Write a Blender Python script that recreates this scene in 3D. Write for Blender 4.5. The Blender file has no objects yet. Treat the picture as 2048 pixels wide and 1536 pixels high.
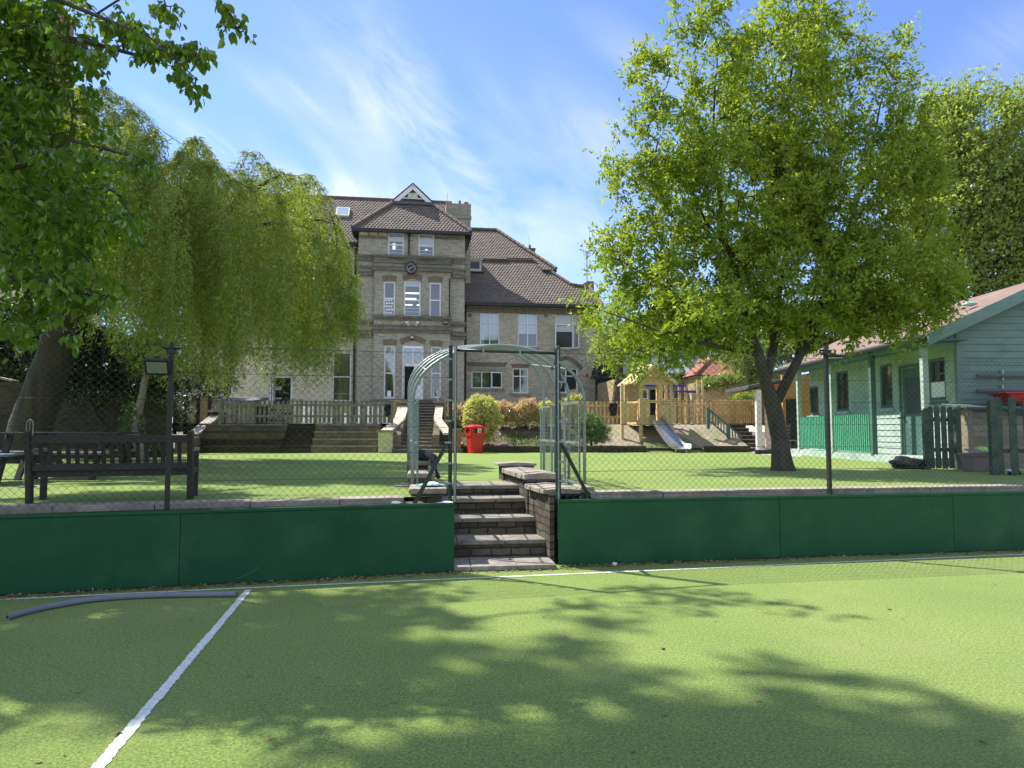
import bpy, math, random
import numpy as np
from mathutils import Vector
R = math.radians
sc = bpy.context.scene
# ---------------------------------------------------------------- camera
F_PX, PITCH, EYE = 1420.0, math.atan(92/1420), 1.55
cam = bpy.data.cameras.new("camera"); camo = bpy.data.objects.new("camera", cam)
sc.collection.objects.link(camo); sc.camera = camo
camo.location = (0, 0, EYE); camo.rotation_euler = (R(90)+PITCH, 0, 0)
cam.sensor_width = 36; cam.lens = 36*F_PX/2048; cam.clip_start = 0.05; cam.clip_end = 2000
# ---------------------------------------------------------------- light
SUN = np.array((-.64, .42, 1.0)); SUN /= np.linalg.norm(SUN)
sun = bpy.data.lights.new("sun", 'SUN'); suno = bpy.data.objects.new("sun", sun)
sc.collection.objects.link(suno); sun.energy = 4.9; sun.angle = R(.6); sun.color = (1, .94, .84)
suno.rotation_euler = Vector(SUN).to_track_quat('Z', 'Y').to_euler()
world = bpy.data.worlds.new("World"); sc.world = world; world.use_nodes = True
wn, wl = world.node_tree.nodes, world.node_tree.links
for n_ in list(wn): wn.remove(n_)
def WN(t, **k):
    n = wn.new(t)
    for a, b in k.items(): setattr(n, a, b)
    return n
sky = WN('ShaderNodeTexSky', sky_type='NISHITA', sun_disc=False)
sky.sun_elevation = math.asin(SUN[2]); sky.sun_rotation = math.atan2(SUN[0], SUN[1])
sky.altitude = 50; sky.air_density = 1.15; sky.dust_density = .15; sky.ozone_density = 2.2
hsv = WN('ShaderNodeHueSaturation'); hsv.inputs['Saturation'].default_value = 1.02; hsv.inputs['Hue'].default_value = .505
hsv.inputs['Value'].default_value = 1.0
wl.new(sky.outputs[0], hsv.inputs['Color'])
bg = WN('ShaderNodeBackground'); bg.inputs[1].default_value = .15
smx = WN('ShaderNodeMix', data_type='RGBA', blend_type='MULTIPLY'); smx.inputs[0].default_value = 1; smx.inputs[7].default_value = (.60, .66, .84, 1)
wl.new(hsv.outputs[0], smx.inputs[6]); wl.new(smx.outputs[2], bg.inputs[0])
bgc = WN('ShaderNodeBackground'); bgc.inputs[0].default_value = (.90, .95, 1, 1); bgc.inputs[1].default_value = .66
tc = WN('ShaderNodeTexCoord'); sp = WN('ShaderNodeSeparateXYZ'); wl.new(tc.outputs['Generated'], sp.inputs[0])
def M(op, a, b=None):
    n = WN('ShaderNodeMath', operation=op)
    for i, x in enumerate((a, b)):
        if x is None: continue
        if isinstance(x, (int, float)): n.inputs[i].default_value = x
        else: wl.new(x, n.inputs[i])
    return n.outputs[0]
yy = M('MAXIMUM', M('ABSOLUTE', sp.outputs[1]), .15)
uu = M('DIVIDE', sp.outputs[0], yy); vv = M('DIVIDE', sp.outputs[2], yy)
cb = WN('ShaderNodeCombineXYZ'); wl.new(uu, cb.inputs[0]); wl.new(vv, cb.inputs[1])
def wmap(loc, rot, scale):
    a = WN('ShaderNodeMapping', vector_type='TEXTURE')
    a.inputs['Location'].default_value = (*loc, 0); a.inputs['Rotation'].default_value = (0, 0, R(rot))
    a.inputs['Scale'].default_value = (*scale, 1); wl.new(cb.outputs[0], a.inputs[0]); return a.outputs[0]
def wblob(loc, rot, scale, amp):
    ln = WN('ShaderNodeVectorMath', operation='LENGTH'); wl.new(wmap(loc, rot, scale), ln.inputs[0])
    mr = WN('ShaderNodeMapRange', interpolation_type='SMOOTHSTEP')
    wl.new(ln.outputs['Value'], mr.inputs['Value'])
    for k, v in (('From Min', 0), ('From Max', 1), ('To Min', amp), ('To Max', 0)): mr.inputs[k].default_value = v
    return mr.outputs[0]
tot = None
for b in (((-.13, .42), -50, (.30, .075), .75), ((-.05, .36), -38, (.22, .04), .55), ((-.44, .42), -32, (.17, .026), 1.15), ((-.26, .335), -8, (.17, .05), 1.15),
          ((-.20, .34), -5, (.50, .16), .5), ((.0, .27), -6, (.50, .11), .55), ((-.20, .48), -58, (.40, .17), .55), ((.10, .36), -30, (.3, .12), .3),
          ((-.16, .52), -62, (.34, .07), .55), ((.22, .52), -35, (.25, .06), .4), ((-.36, .5), -20, (.2, .05), .5), ((.68, .50), 55, (.30, .10), .32), ((.14, .44), -20, (.4, .12), .25), ((-.32, .30), -8, (.3, .10), .8), ((.715,.41), 30, (.10,.010), .6)):
    o = wblob(*b); tot = o if tot is None else M('ADD', tot, o)
def wnoise(rot, scale, s, det, rough, dist=0):
    t = WN('ShaderNodeTexNoise'); wl.new(wmap((0, 0), rot, scale), t.inputs['Vector'])
    t.inputs['Scale'].default_value = s; t.inputs['Detail'].default_value = det; t.inputs['Roughness'].default_value = rough
    t.inputs['Distortion'].default_value = dist
    return t.outputs[0]
n1 = wnoise(-48, (2.8, 1), 8.0, 10, .60, 1.1); n2 = wnoise(-15, (1.6, 1), 3.0, 5, .5, .4)
wsp = M('MULTIPLY', M('SUBTRACT', n1, .36), 3.6); big = M('MULTIPLY', M('SUBTRACT', n2, .30), 2.6)
cl = M('MULTIPLY', M('MULTIPLY', tot, wsp), big)
hz = M('MULTIPLY', M('SUBTRACT', .28, vv), .35)          # thin veil low in the sky
cl = M('ADD', cl, M('MULTIPLY', M('MAXIMUM', hz, 0), .9))
clm = WN('ShaderNodeMath', operation='MINIMUM'); wl.new(cl, clm.inputs[0]); clm.inputs[1].default_value = .86
clm2 = M('MAXIMUM', clm.outputs[0], 0)
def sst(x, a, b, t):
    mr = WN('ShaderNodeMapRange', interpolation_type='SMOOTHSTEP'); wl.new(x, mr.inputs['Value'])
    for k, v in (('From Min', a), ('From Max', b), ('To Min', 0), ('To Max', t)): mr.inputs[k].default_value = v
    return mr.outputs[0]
clm2 = M('MAXIMUM', clm2, sst(sp.outputs[2], .62, .9, .42)); clm2 = M('MAXIMUM', clm2, sst(M('MULTIPLY', sp.outputs[1], -1), .0, .5, .55))   # unseen cloud added overhead and behind us to brighten facades and shade
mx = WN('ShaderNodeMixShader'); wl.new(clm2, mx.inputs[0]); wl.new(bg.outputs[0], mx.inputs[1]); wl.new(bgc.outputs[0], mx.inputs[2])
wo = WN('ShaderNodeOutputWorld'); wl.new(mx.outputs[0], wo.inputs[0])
sc.view_settings.view_transform = 'Standard'; sc.view_settings.look = 'None'
sc.view_settings.exposure = .92; sc.view_settings.gamma = 1
sc.cycles.max_bounces = 6; sc.cycles.transparent_max_bounces = 8; sc.cycles.diffuse_bounces = 3
sc.cycles.glossy_bounces = 2; sc.cycles.transmission_bounces = 3
sc.cycles.caustics_reflective = False; sc.cycles.caustics_refractive = False
# ---------------------------------------------------------------- geometry of the place
CAM = np.array((0, 0, EYE))
def ray(px, py):
    a, b = (px-1024)/F_PX, (768-py)/F_PX
    return np.array((a, math.cos(PITCH)-b*math.sin(PITCH), math.sin(PITCH)+b*math.cos(PITCH)))
def P(px, py, Y): d = ray(px, py); return CAM+d*(Y/d[1])
def G(px, py, z): d = ray(px, py); return CAM+d*((z-EYE)/d[2])
class Fr:
    def __init__(s, o, deg):
        s.o = np.array((o[0], o[1], 0.)); s.a = R(deg); c, n = math.cos(s.a), math.sin(s.a)
        s.M = np.array(((c, -n, 0), (n, c, 0), (0, 0, 1.)))
    def w(s, p): return s.o+s.M@np.asarray(p, float)
    def hit(s, px, py, v, v0z=None):
        d = s.M.T@ray(px, py); c = s.M.T@(CAM-s.o); t = (v-c[1])/d[1]; q = c+d*t
        return q[0], q[2]
    def slope(s, px, py, v0, z0, deg):       # point of a roof plane rising away from us: (u, up-slope distance)
        d = s.M.T@ray(px, py); c = s.M.T@(CAM-s.o); sp_, cp = math.sin(R(deg)), math.cos(R(deg))
        t = (-(c[1]-v0)*-sp_-(c[2]-z0)*cp)/(d[1]*-sp_+d[2]*cp); q = c+d*t
        return q[0], (q[1]-v0)*cp+(q[2]-z0)*sp_
    def rect(s, r, v):
        x0, y0, x1, y1 = r; xm, ym = (x0+x1)/2, (y0+y1)/2
        return s.hit(x0, ym, v)[0], s.hit(x1, ym, v)[0], s.hit(xm, y1, v)[1], s.hit(xm, y0, v)[1]
WF = Fr((0, 0), 0)
# ---------------------------------------------------------------- materials
MATS = {}
def nodes_of(name):
    m = bpy.data.materials.new(name); m.use_nodes = True; MATS[name] = m
    nt = m.node_tree; return m, nt, nt.nodes['Principled BSDF']
def N(nt, t, **k):
    n = nt.nodes.new(t)
    for a, b in k.items(): setattr(n, a, b)
    return n
def noise(nt, vec, s, det=4, rough=.55, dist=0):
    t = N(nt, 'ShaderNodeTexNoise'); t.inputs['Scale'].default_value = s; t.inputs['Detail'].default_value = det
    t.inputs['Roughness'].default_value = rough; t.inputs['Distortion'].default_value = dist
    if vec is not None: nt.links.new(vec, t.inputs['Vector'])
    return t.outputs['Fac']
def ramp(nt, fac, stops):
    r = N(nt, 'ShaderNodeValToRGB'); e = r.color_ramp.elements
    while len(e) < len(stops): e.new(.5)
    for i, (p, c) in enumerate(stops): e[i].position = p; e[i].color = (*c, 1) if len(c) == 3 else c
    nt.links.new(fac, r.inputs[0]); return r.outputs[0]
def mix(nt, fac, a, b, mode='MIX'):
    m = N(nt, 'ShaderNodeMix', data_type='RGBA', blend_type=mode)
    for i, x in ((0, fac), (6, a), (7, b)):
        if isinstance(x, (int, float)): m.inputs[i].default_value = x
        elif isinstance(x, tuple): m.inputs[i].default_value = (*x, 1)
        else: nt.links.new(x, m.inputs[i])
    return m.outputs[2]
def bump(nt, bs, h, strength, dist=.02):
    b = N(nt, 'ShaderNodeBump'); b.inputs['Strength'].default_value = strength; b.inputs['Distance'].default_value = dist
    nt.links.new(h, b.inputs['Height']); nt.links.new(b.outputs[0], bs.inputs['Normal'])
def coord(nt, kind='Object', scale=None, rot=None):
    t = N(nt, 'ShaderNodeTexCoord').outputs[kind]
    if scale or rot:
        m = N(nt, 'ShaderNodeMapping'); nt.links.new(t, m.inputs[0])
        if scale: m.inputs['Scale'].default_value = scale
        if rot: m.inputs['Rotation'].default_value = rot
        return m.outputs[0]
    return t
def pm(name, c1, c2=None, s=6, rough=.6, b=0, bs=40, metal=0, spec=.5, stretch=None, island=0, dirt=None, ds=1.5):
    m, nt, p = nodes_of(name); v = coord(nt, 'Object', stretch)
    c2 = c2 or tuple(x*.8 for x in c1)
    col = ramp(nt, noise(nt, v, s, 6, .6), [(.32, c1), (.68, c2)])
    if island:
        g = N(nt, 'ShaderNodeNewGeometry'); h = N(nt, 'ShaderNodeHueSaturation'); mr = N(nt, 'ShaderNodeMapRange')
        nt.links.new(g.outputs['Random Per Island'], mr.inputs[0]); mr.inputs[3].default_value = 1-island; mr.inputs[4].default_value = 1+island
        nt.links.new(mr.outputs[0], h.inputs['Value']); nt.links.new(col, h.inputs['Color']); col = h.outputs[0]
    if dirt:
        col = mix(nt, ramp(nt, noise(nt, coord(nt), ds, 8, .7), [(.48, (0, 0, 0)), (.72, (1, 1, 1))]), col, dirt)
    nt.links.new(col, p.inputs['Base Color']); p.inputs['Roughness'].default_value = rough
    p.inputs['Metallic'].default_value = metal; p.inputs['Specular IOR Level'].default_value = spec
    if b: bump(nt, p, noise(nt, v, bs, 6, .65), b)
    return m
def brick_mat(name, c1, c2, mortar, dirt, w=.225, h=.075, ms=.012, b=.5, dm=.5, d_scale=.35, wob=.006):
    m, nt, p = nodes_of(name); uv0 = coord(nt, 'UV'); nz = N(nt, 'ShaderNodeTexNoise'); nz.inputs['Scale'].default_value = 7; nz.inputs['Detail'].default_value = 3; nt.links.new(uv0, nz.inputs['Vector'])
    va = N(nt, 'ShaderNodeVectorMath', operation='MULTIPLY_ADD'); nt.links.new(nz.outputs['Color'], va.inputs[0]); va.inputs[1].default_value = (wob*4, wob*4, 0); nt.links.new(uv0, va.inputs[2]); uv = va.outputs[0]
    t = N(nt, 'ShaderNodeTexBrick'); nt.links.new(uv, t.inputs['Vector'])
    for k, x in (('Scale', 1), ('Mortar Size', ms), ('Mortar Smooth', .1), ('Bias', 0), ('Brick Width', w), ('Row Height', h)): t.inputs[k].default_value = x
    t.inputs['Color1'].default_value = (*c1, 1); t.inputs['Color2'].default_value = (*c2, 1); t.inputs['Mortar'].default_value = (*mortar, 1)
    col = mix(nt, .55, t.outputs['Color'], ramp(nt, noise(nt, uv, 9, 5, .7), [(.3, (.4, .4, .4)), (.7, (1.1, 1.1, 1.1))]), 'MULTIPLY')
    f = ramp(nt, noise(nt, uv, d_scale, 8, .68), [(.42, (0, 0, 0)), (.70, (dm, dm, dm))])
    col = mix(nt, f, col, dirt)
    nt.links.new(col, p.inputs['Base Color']); p.inputs['Roughness'].default_value = .9; p.inputs['Specular IOR Level'].default_value = .15
    h1 = mix(nt, .35, t.outputs['Fac'], noise(nt, uv, 30, 5, .6))
    bb = N(nt, 'ShaderNodeBump', invert=True); bb.inputs['Strength'].default_value = b; bb.inputs['Distance'].default_value = .012
    nt.links.new(h1, bb.inputs['Height']); nt.links.new(bb.outputs[0], p.inputs['Normal'])
    return m
def leaf_mat(name, c1, c2, trans=.45, gloss=.25, tint=(1.25, 1.25, .35), hue=.02, rough=.62, vs=None, nc=(.62, .66, .5)):
    m, nt, p = nodes_of(name); nt.nodes.remove(p); out = nt.nodes['Material Output']
    g = N(nt, 'ShaderNodeNewGeometry'); col = ramp(nt, g.outputs['Random Per Island'], [(0, c1), (1, c2)])
    col = mix(nt, .55, col, ramp(nt, noise(nt, coord(nt, 'Object', vs), .9, 4, .55), [(.3, nc), (.7, (1.2, 1.15, 1.1))]), 'MULTIPLY')
    d = N(nt, 'ShaderNodeBsdfDiffuse'); nt.links.new(col, d.inputs[0])
    t = N(nt, 'ShaderNodeBsdfTranslucent'); nt.links.new(mix(nt, 1.0, col, tint, 'MULTIPLY'), t.inputs[0])
    a = N(nt, 'ShaderNodeMixShader'); a.inputs[0].default_value = trans; nt.links.new(d.outputs[0], a.inputs[1]); nt.links.new(t.outputs[0], a.inputs[2])
    s = N(nt, 'ShaderNodeBsdfGlossy'); s.inputs['Roughness'].default_value = rough; s.inputs[0].default_value = (.9, 1, .9, 1)
    fr = N(nt, 'ShaderNodeFresnel'); fr.inputs[0].default_value = 1.45
    q = N(nt, 'ShaderNodeMath', operation='MULTIPLY'); nt.links.new(fr.outputs[0], q.inputs[0]); q.inputs[1].default_value = gloss*2.2
    b_ = N(nt, 'ShaderNodeMixShader'); nt.links.new(q.outputs[0], b_.inputs[0]); nt.links.new(a.outputs[0], b_.inputs[1]); nt.links.new(s.outputs[0], b_.inputs[2])
    nt.links.new(b_.outputs[0], out.inputs[0]); return m
def turf_mat(name, c1, c2, c3, big, worn=None):
    m, nt, p = nodes_of(name); v = coord(nt)
    col = ramp(nt, noise(nt, v, 62, 6, .85), [(.39, c1), (.5, c2), (.61, c3)])
    col = mix(nt, .85, col, ramp(nt, noise(nt, v, big, 6, .6, .4), [(.3, (.78, .84, .72)), (.7, (1.12, 1.06, 1.12))]), 'MULTIPLY')
    col = mix(nt, .6, col, ramp(nt, noise(nt, v, 26, 4, .6), [(.3, (.72, .76, .7)), (.7, (1.16, 1.14, 1.1))]), 'MULTIPLY')
    if worn: col = mix(nt, ramp(nt, noise(nt, v, .55, 8, .66), [(.54, (0, 0, 0)), (.72, (.6, .6, .6))]), col, worn)
    nt.links.new(col, p.inputs['Base Color']); p.inputs['Roughness'].default_value = .9; p.inputs['Specular IOR Level'].default_value = .12
    p.inputs['Sheen Weight'].default_value = .15
    bump(nt, p, mix(nt, .5, noise(nt, v, 90, 5, .8), noise(nt, v, 36, 4, .7)), .9, .03); return m
def glass_mat(name, col, refl):
    m, nt, p = nodes_of(name); nt.nodes.remove(p); out = nt.nodes['Material Output']
    t = N(nt, 'ShaderNodeBsdfTransparent'); t.inputs[0].default_value = (*col, 1)
    g = N(nt, 'ShaderNodeBsdfGlossy'); g.inputs['Roughness'].default_value = .03; g.inputs[0].default_value = (.95, .97, 1, 1)
    bm_ = N(nt, 'ShaderNodeBump'); bm_.inputs['Strength'].default_value = .03; nt.links.new(noise(nt, coord(nt), 1.2, 2), bm_.inputs['Height']); nt.links.new(bm_.outputs[0], g.inputs['Normal'])
    a = N(nt, 'ShaderNodeMixShader'); a.inputs[0].default_value = refl; nt.links.new(t.outputs[0], a.inputs[1]); nt.links.new(g.outputs[0], a.inputs[2])
    nt.links.new(a.outputs[0], out.inputs[0]); return m
def emit_mat(name, col, s):
    m, nt, p = nodes_of(name); p.inputs['Base Color'].default_value = (*col, 1); p.inputs['Emission Color'].default_value = (*col, 1); p.inputs['Emission Strength'].default_value = s
    return m
m_court = turf_mat('court_turf', (.060, .108, .018), (.190, .285, .046), (.375, .480, .115), .5, (.27, .31, .10))
m_lawn = turf_mat('lawn_turf', (.115, .190, .032), (.210, .305, .054), (.310, .405, .088), .35, (.20, .20, .08))
m_line = pm('line_paint', (.82, .83, .80), (.62, .66, .60), 30, .8, .5, 90, dirt=(.35, .45, .28), ds=26)
m_soil = pm('soil', (.16, .12, .085), (.09, .07, .05), 5, .95, .6, 30)
m_gravel = pm('gravel', (.40, .33, .25), (.22, .18, .13), 28, .95, .9, 50, dirt=(.20, .24, .10), ds=1.6)
m_stock = brick_mat('stock_brick', (.47, .465, .375), (.27, .267, .215), (.46, .44, .36), (.15, .145, .115), dm=.45)
m_stock_dark = brick_mat('soot_brick', (.25, .245, .20), (.13, .127, .105), (.23, .22, .18), (.05, .05, .045), dm=.5)
m_arch_brick = brick_mat('arch_brick', (.26, .21, .14), (.15, .12, .09), (.24, .22, .18), (.08, .075, .06), w=.075, h=.225, dm=.4)
m_cream = brick_mat('cream_brick', (.80, .74, .52), (.60, .55, .37), (.62, .58, .45), (.42, .38, .27), dm=.3)
m_wing = brick_mat('wing_brick', (.58, .54, .41), (.33, .30, .22), (.56, .53, .44), (.18, .165, .13), dm=.38)
m_garden = brick_mat('garden_brick', (.34, .27, .18), (.20, .15, .105), (.24, .21, .165), (.06, .058, .045), dm=.75, d_scale=.9)
m_mossy = brick_mat('mossy_brick', (.13, .105, .075), (.07, .06, .045), (.08, .075, .06), (.03, .033, .026), dm=.8, d_scale=.7)
m_stepb = brick_mat('step_brick', (.185, .16, .120), (.095, .082, .066), (.055, .05, .044), (.040, .040, .033), w=.235, h=.088, ms=.011, b=1.0, dm=.85, d_scale=1.6, wob=.010)
m_redbrick = brick_mat('red_brick', (.44, .20, .13), (.30, .13, .09), (.33, .27, .22), (.12, .08, .06), dm=.35)
m_yellow = brick_mat('yellow_brick', (.58, .44, .22), (.42, .30, .14), (.46, .38, .25), (.24, .18, .10), dm=.3)
m_slab = pm('stone_slab', (.31, .285, .24), (.17, .16, .135), 7, .85, .4, 45, dirt=(.085, .085, .07), ds=2.4)
m_coping = pm('coping_stone', (.40, .355, .29), (.24, .215, .18), 6, .85, .5, 40, dirt=(.15, .14, .115), ds=2.6)
m_render = pm('pink_render', (.66, .54, .44), (.52, .43, .35), 4, .9, .1, 30, dirt=(.36, .32, .26), ds=2)
m_tile = pm('roof_tile', (.175, .143, .120), (.120, .102, .088), 2.2, .85, .3, 30, island=.16, dirt=(.13, .12, .10), ds=.5)
m_ridge = pm('ridge_tile', (.20, .155, .125), (.12, .10, .085), 5, .85, .3, 30)
m_pink = pm('roof_felt', (.235, .155, .13), (.165, .11, .095), 5, .95, .4, 90, dirt=(.25, .20, .16), ds=1.2)
m_redtile = pm('red_tile', (.50, .20, .15), (.34, .14, .10), 8, .8, .3, 30)
m_black = pm('black_paint', (.012, .013, .016), (.020, .021, .024), 5, .5)
m_white = pm('white_paint', (.80, .82, .82), (.72, .74, .75), 3, .45)
m_offwhite = pm('grubby_white', (.66, .66, .60), (.52, .53, .48), 5, .6, dirt=(.35, .36, .30), ds=2)
m_blind = pm('blind_fabric', (.62, .66, .68), (.55, .60, .63), 2, .8)
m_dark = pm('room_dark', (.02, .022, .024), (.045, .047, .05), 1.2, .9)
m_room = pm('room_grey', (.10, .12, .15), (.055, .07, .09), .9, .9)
m_glass = glass_mat('window_glass', (.82, .88, .92), .16)
m_glass2 = glass_mat('mirror_glass', (.8, .85, .9), .30)
m_board = pm('green_board', (.009, .078, .033), (.005, .058, .027), 1.1, .42, .05, 12, spec=.25, dirt=(.022, .095, .045), ds=1.3)
m_wire = pm('coated_wire', (.012, .028, .022), (.03, .045, .038), 8, .32, spec=.7)
m_post = pm('post_paint', (.010, .022, .018), (.02, .032, .028), 6, .4)
m_galv = pm('galvanised', (.27, .31, .31), (.19, .225, .225), 9, .42, metal=.55)
m_arch = pm('arch_steel', (.20, .25, .245), (.27, .32, .315), 5, .45, metal=.25)
m_benchw = pm('dark_timber', (.034, .027, .024), (.018, .015, .014), 5, .6, .4, 50, stretch=(1, 1, 1))
m_newwood = pm('new_timber', (.70, .53, .27), (.50, .36, .17), 7, .7, .3, 60, stretch=(1, 1, .3), island=.12)
m_oldwood = pm('weathered_timber', (.27, .235, .18), (.16, .14, .105), 8, .85, .4, 60, island=.2)
m_greywood = pm('grey_timber', (.30, .29, .24), (.17, .165, .13), 9, .85, .4, 60, island=.2, dirt=(.09, .10, .07), ds=3)
m_sleeper = pm('sleeper_timber', (.07, .05, .036), (.035, .027, .02), 6, .9, .5, 30)
m_steel = pm('slide_steel', (.52, .53, .57), (.42, .43, .47), 3, .38, metal=.85)
m_blue = pm('blue_paint', (.02, .035, .40), (.015, .025, .28), 5, .4)
m_red = pm('red_plastic', (.60, .018, .016), (.50, .014, .014), 3, .38)
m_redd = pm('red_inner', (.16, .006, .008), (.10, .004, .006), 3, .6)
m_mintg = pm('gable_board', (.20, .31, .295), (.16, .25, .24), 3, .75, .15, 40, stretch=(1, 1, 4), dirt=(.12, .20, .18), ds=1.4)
m_mint = pm('mint_board', (.43, .53, .48), (.35, .44, .40), 3, .7, .15, 40, stretch=(1, 1, 4), dirt=(.20, .31, .25), ds=1.9)
m_teal = pm('teal_paint', (.07, .145, .13), (.055, .115, .10), 4, .6, .15, 30, dirt=(.12, .24, .20), ds=1.2)
m_brightg = pm('green_rail', (.09, .38, .25), (.07, .31, .20), 5, .5)
m_dkpick = pm('dark_green_timber', (.045, .085, .062), (.028, .05, .04), 7, .85, .5, 50, island=.25, dirt=(.12, .13, .09), ds=4)
m_orange = pm('orange_render', (.68, .36, .13), (.56, .28, .10), 3, .8)
m_navy = pm('navy_cloth', (.012, .014, .03), (.022, .024, .05), 12, .9, .5, 40)
m_blackbag = pm('black_plastic', (.010, .010, .014), (.025, .02, .03), 14, .35, .8, 14)
m_mauve = pm('mauve_plastic', (.25, .19, .20), (.19, .145, .155), 4, .6)
m_lime = pm('lime_plastic', (.38, .70, .16), (.32, .62, .13), 4, .4)
m_pipe = pm('grey_foam', (.19, .205, .25), (.16, .175, .215), 7, .75, .2, 60)
m_paper = pm('white_paper', (.85, .87, .90), (.72, .76, .82), 14, .8, .6, 20)
m_turq = pm('turquoise_plastic', (.35, .72, .68), (.28, .62, .60), 4, .4)
m_terra = pm('terracotta', (.52, .17, .09), (.40, .13, .07), 6, .8)
m_slate = pm('slate', (.10, .115, .13), (.06, .07, .08), 5, .6)
m_pave = pm('paving', (.44, .41, .37), (.33, .31, .28), 3, .9, .2, 40)
m_bark = pm('bark', (.085, .07, .055), (.035, .029, .024), 6, .95, 1.0, 14, stretch=(1, 1, .28))
m_barkd = pm('willow_bark', (.07, .056, .04), (.028, .024, .019), 5, .95, 1.0, 10, stretch=(1, 1, .22))
m_barkp = pm('pale_bark', (.36, .33, .28), (.17, .15, .125), 7, .95, .7, 14)
m_lampface = pm('lamp_lens', (.22, .26, .22), (.17, .20, .17), 4, .25)
m_lit = emit_mat('fluorescent_tube', (1, .93, .74), 1.1)
m_lrt = leaf_mat('cherry_leaf', (.17, .275, .035), (.36, .46, .085), .50, .06, (1.35, 1.25, .35))
m_lback = leaf_mat('back_tree_leaf', (.25, .35, .11), (.42, .50, .18), .5, .05)
m_lnear = leaf_mat('broad_leaf', (.085, .170, .030), (.175, .285, .048), .50, .06, (1.7, 1.5, .25))
m_lwil = leaf_mat('willow_leaf', (.19, .285, .055), (.41, .49, .12), .38, .05, (1.35, 1.2, .4), vs=(2.4, 2.4, .35), nc=(.18, .25, .20))
m_ldark = leaf_mat('holly_leaf', (.018, .038, .014), (.036, .066, .020), .15, .14, rough=.4)
m_lmid = leaf_mat('shrub_leaf', (.075, .14, .03), (.16, .25, .05), .4, .2)
m_lyel = leaf_mat('golden_shrub_leaf', (.50, .52, .14), (.86, .82, .44), .4, .2)
m_lpink = leaf_mat('photinia_leaf', (.58, .42, .24), (.82, .68, .42), .4, .2, (1.2, 1, .7))
m_livy = leaf_mat('climber_leaf', (.22, .32, .04), (.38, .46, .08), .4, .2)
m_litter = pm('dead_leaf', (.30, .20, .12), (.14, .085, .05), 3, .9, island=.5)
# ---------------------------------------------------------------- mesh builder
ROOT = {}
def tag(o, label=None, cat=None, group=None, kind=None):
    for k, v in (('label', label), ('category', cat), ('group', group), ('kind', kind)):
        if v: o[k] = v
    return o
def emp(name, loc, deg=0, label=None, cat=None, group=None):
    o = bpy.data.objects.new(name, None); sc.collection.objects.link(o)
    o.empty_display_size = .1; o.location = loc; o.rotation_euler = (0, 0, R(deg))
    c, n = math.cos(R(deg)), math.sin(R(deg)); ROOT[o.name] = (np.array(loc, float), np.array(((c, -n, 0), (n, c, 0), (0, 0, 1.))))
    return tag(o, label, cat, group)
def link_mesh(name, V, faces, mat, parent=None, smooth=False, uv=True, bevel=0, FF=None):
    V = np.asarray(V, float)
    if parent is not None:
        loc, Mx = ROOT[parent.name]
    else:
        loc = np.array(((V[:, 0].min()+V[:, 0].max())/2, (V[:, 1].min()+V[:, 1].max())/2, V[:, 2].min())); Mx = np.eye(3)
    L = (V-loc)@Mx
    me = bpy.data.meshes.new(name)
    if FF is not None:                       # equal-sized faces as an array
        k = FF.shape[1]; n = len(FF)
        me.vertices.add(len(L)); me.vertices.foreach_set('co', L.astype(np.float32).ravel())
        me.loops.add(n*k); me.loops.foreach_set('vertex_index', FF.astype(np.int32).ravel())
        me.polygons.add(n); me.polygons.foreach_set('loop_start', np.arange(0, n*k, k, dtype=np.int32))
        try: me.polygons.foreach_set('loop_total', np.full(n, k, dtype=np.int32))
        except Exception: pass
        me.update(calc_edges=True)
    else:
        me.from_pydata(L.tolist(), [], faces); me.update()
        if uv:
            np_ = len(me.polygons); nrm = np.empty(np_*3, np.float32); me.polygons.foreach_get('normal', nrm); nrm = nrm.reshape(-1, 3)
            tot_ = np.empty(np_, np.int32); me.polygons.foreach_get('loop_total', tot_)
            vi = np.empty(len(me.loops), np.int32); me.loops.foreach_get('vertex_index', vi)
            nl = np.repeat(nrm, tot_, axis=0); pl = L[vi]
            flat = np.abs(nl[:, 2]) > .93
            t = np.stack((-nl[:, 1], nl[:, 0], np.zeros(len(nl))), 1); ln = np.linalg.norm(t, axis=1); ln[ln < 1e-6] = 1; t /= ln[:, None]
            b_ = np.cross(nl, t); U = (pl*t).sum(1); Vv = (pl*b_).sum(1)
            U[flat] = pl[flat, 0]; Vv[flat] = pl[flat, 1]
            lay = me.uv_layers.new(name='UVMap'); lay.data.foreach_set('uv', np.stack((U, Vv), 1).astype(np.float32).ravel())
    if smooth: me.polygons.foreach_set('use_smooth', np.ones(len(me.polygons), bool))
    me.materials.append(mat)
    o = bpy.data.objects.new(name, me); sc.collection.objects.link(o)
    if parent is not None: o.parent = parent
    else: o.location = loc
    ROOT[o.name] = (loc, Mx)
    if bevel:
        bm = o.modifiers.new('bevel', 'BEVEL'); bm.width = bevel; bm.segments = 2; bm.limit_method = 'ANGLE'
    return o
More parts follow.
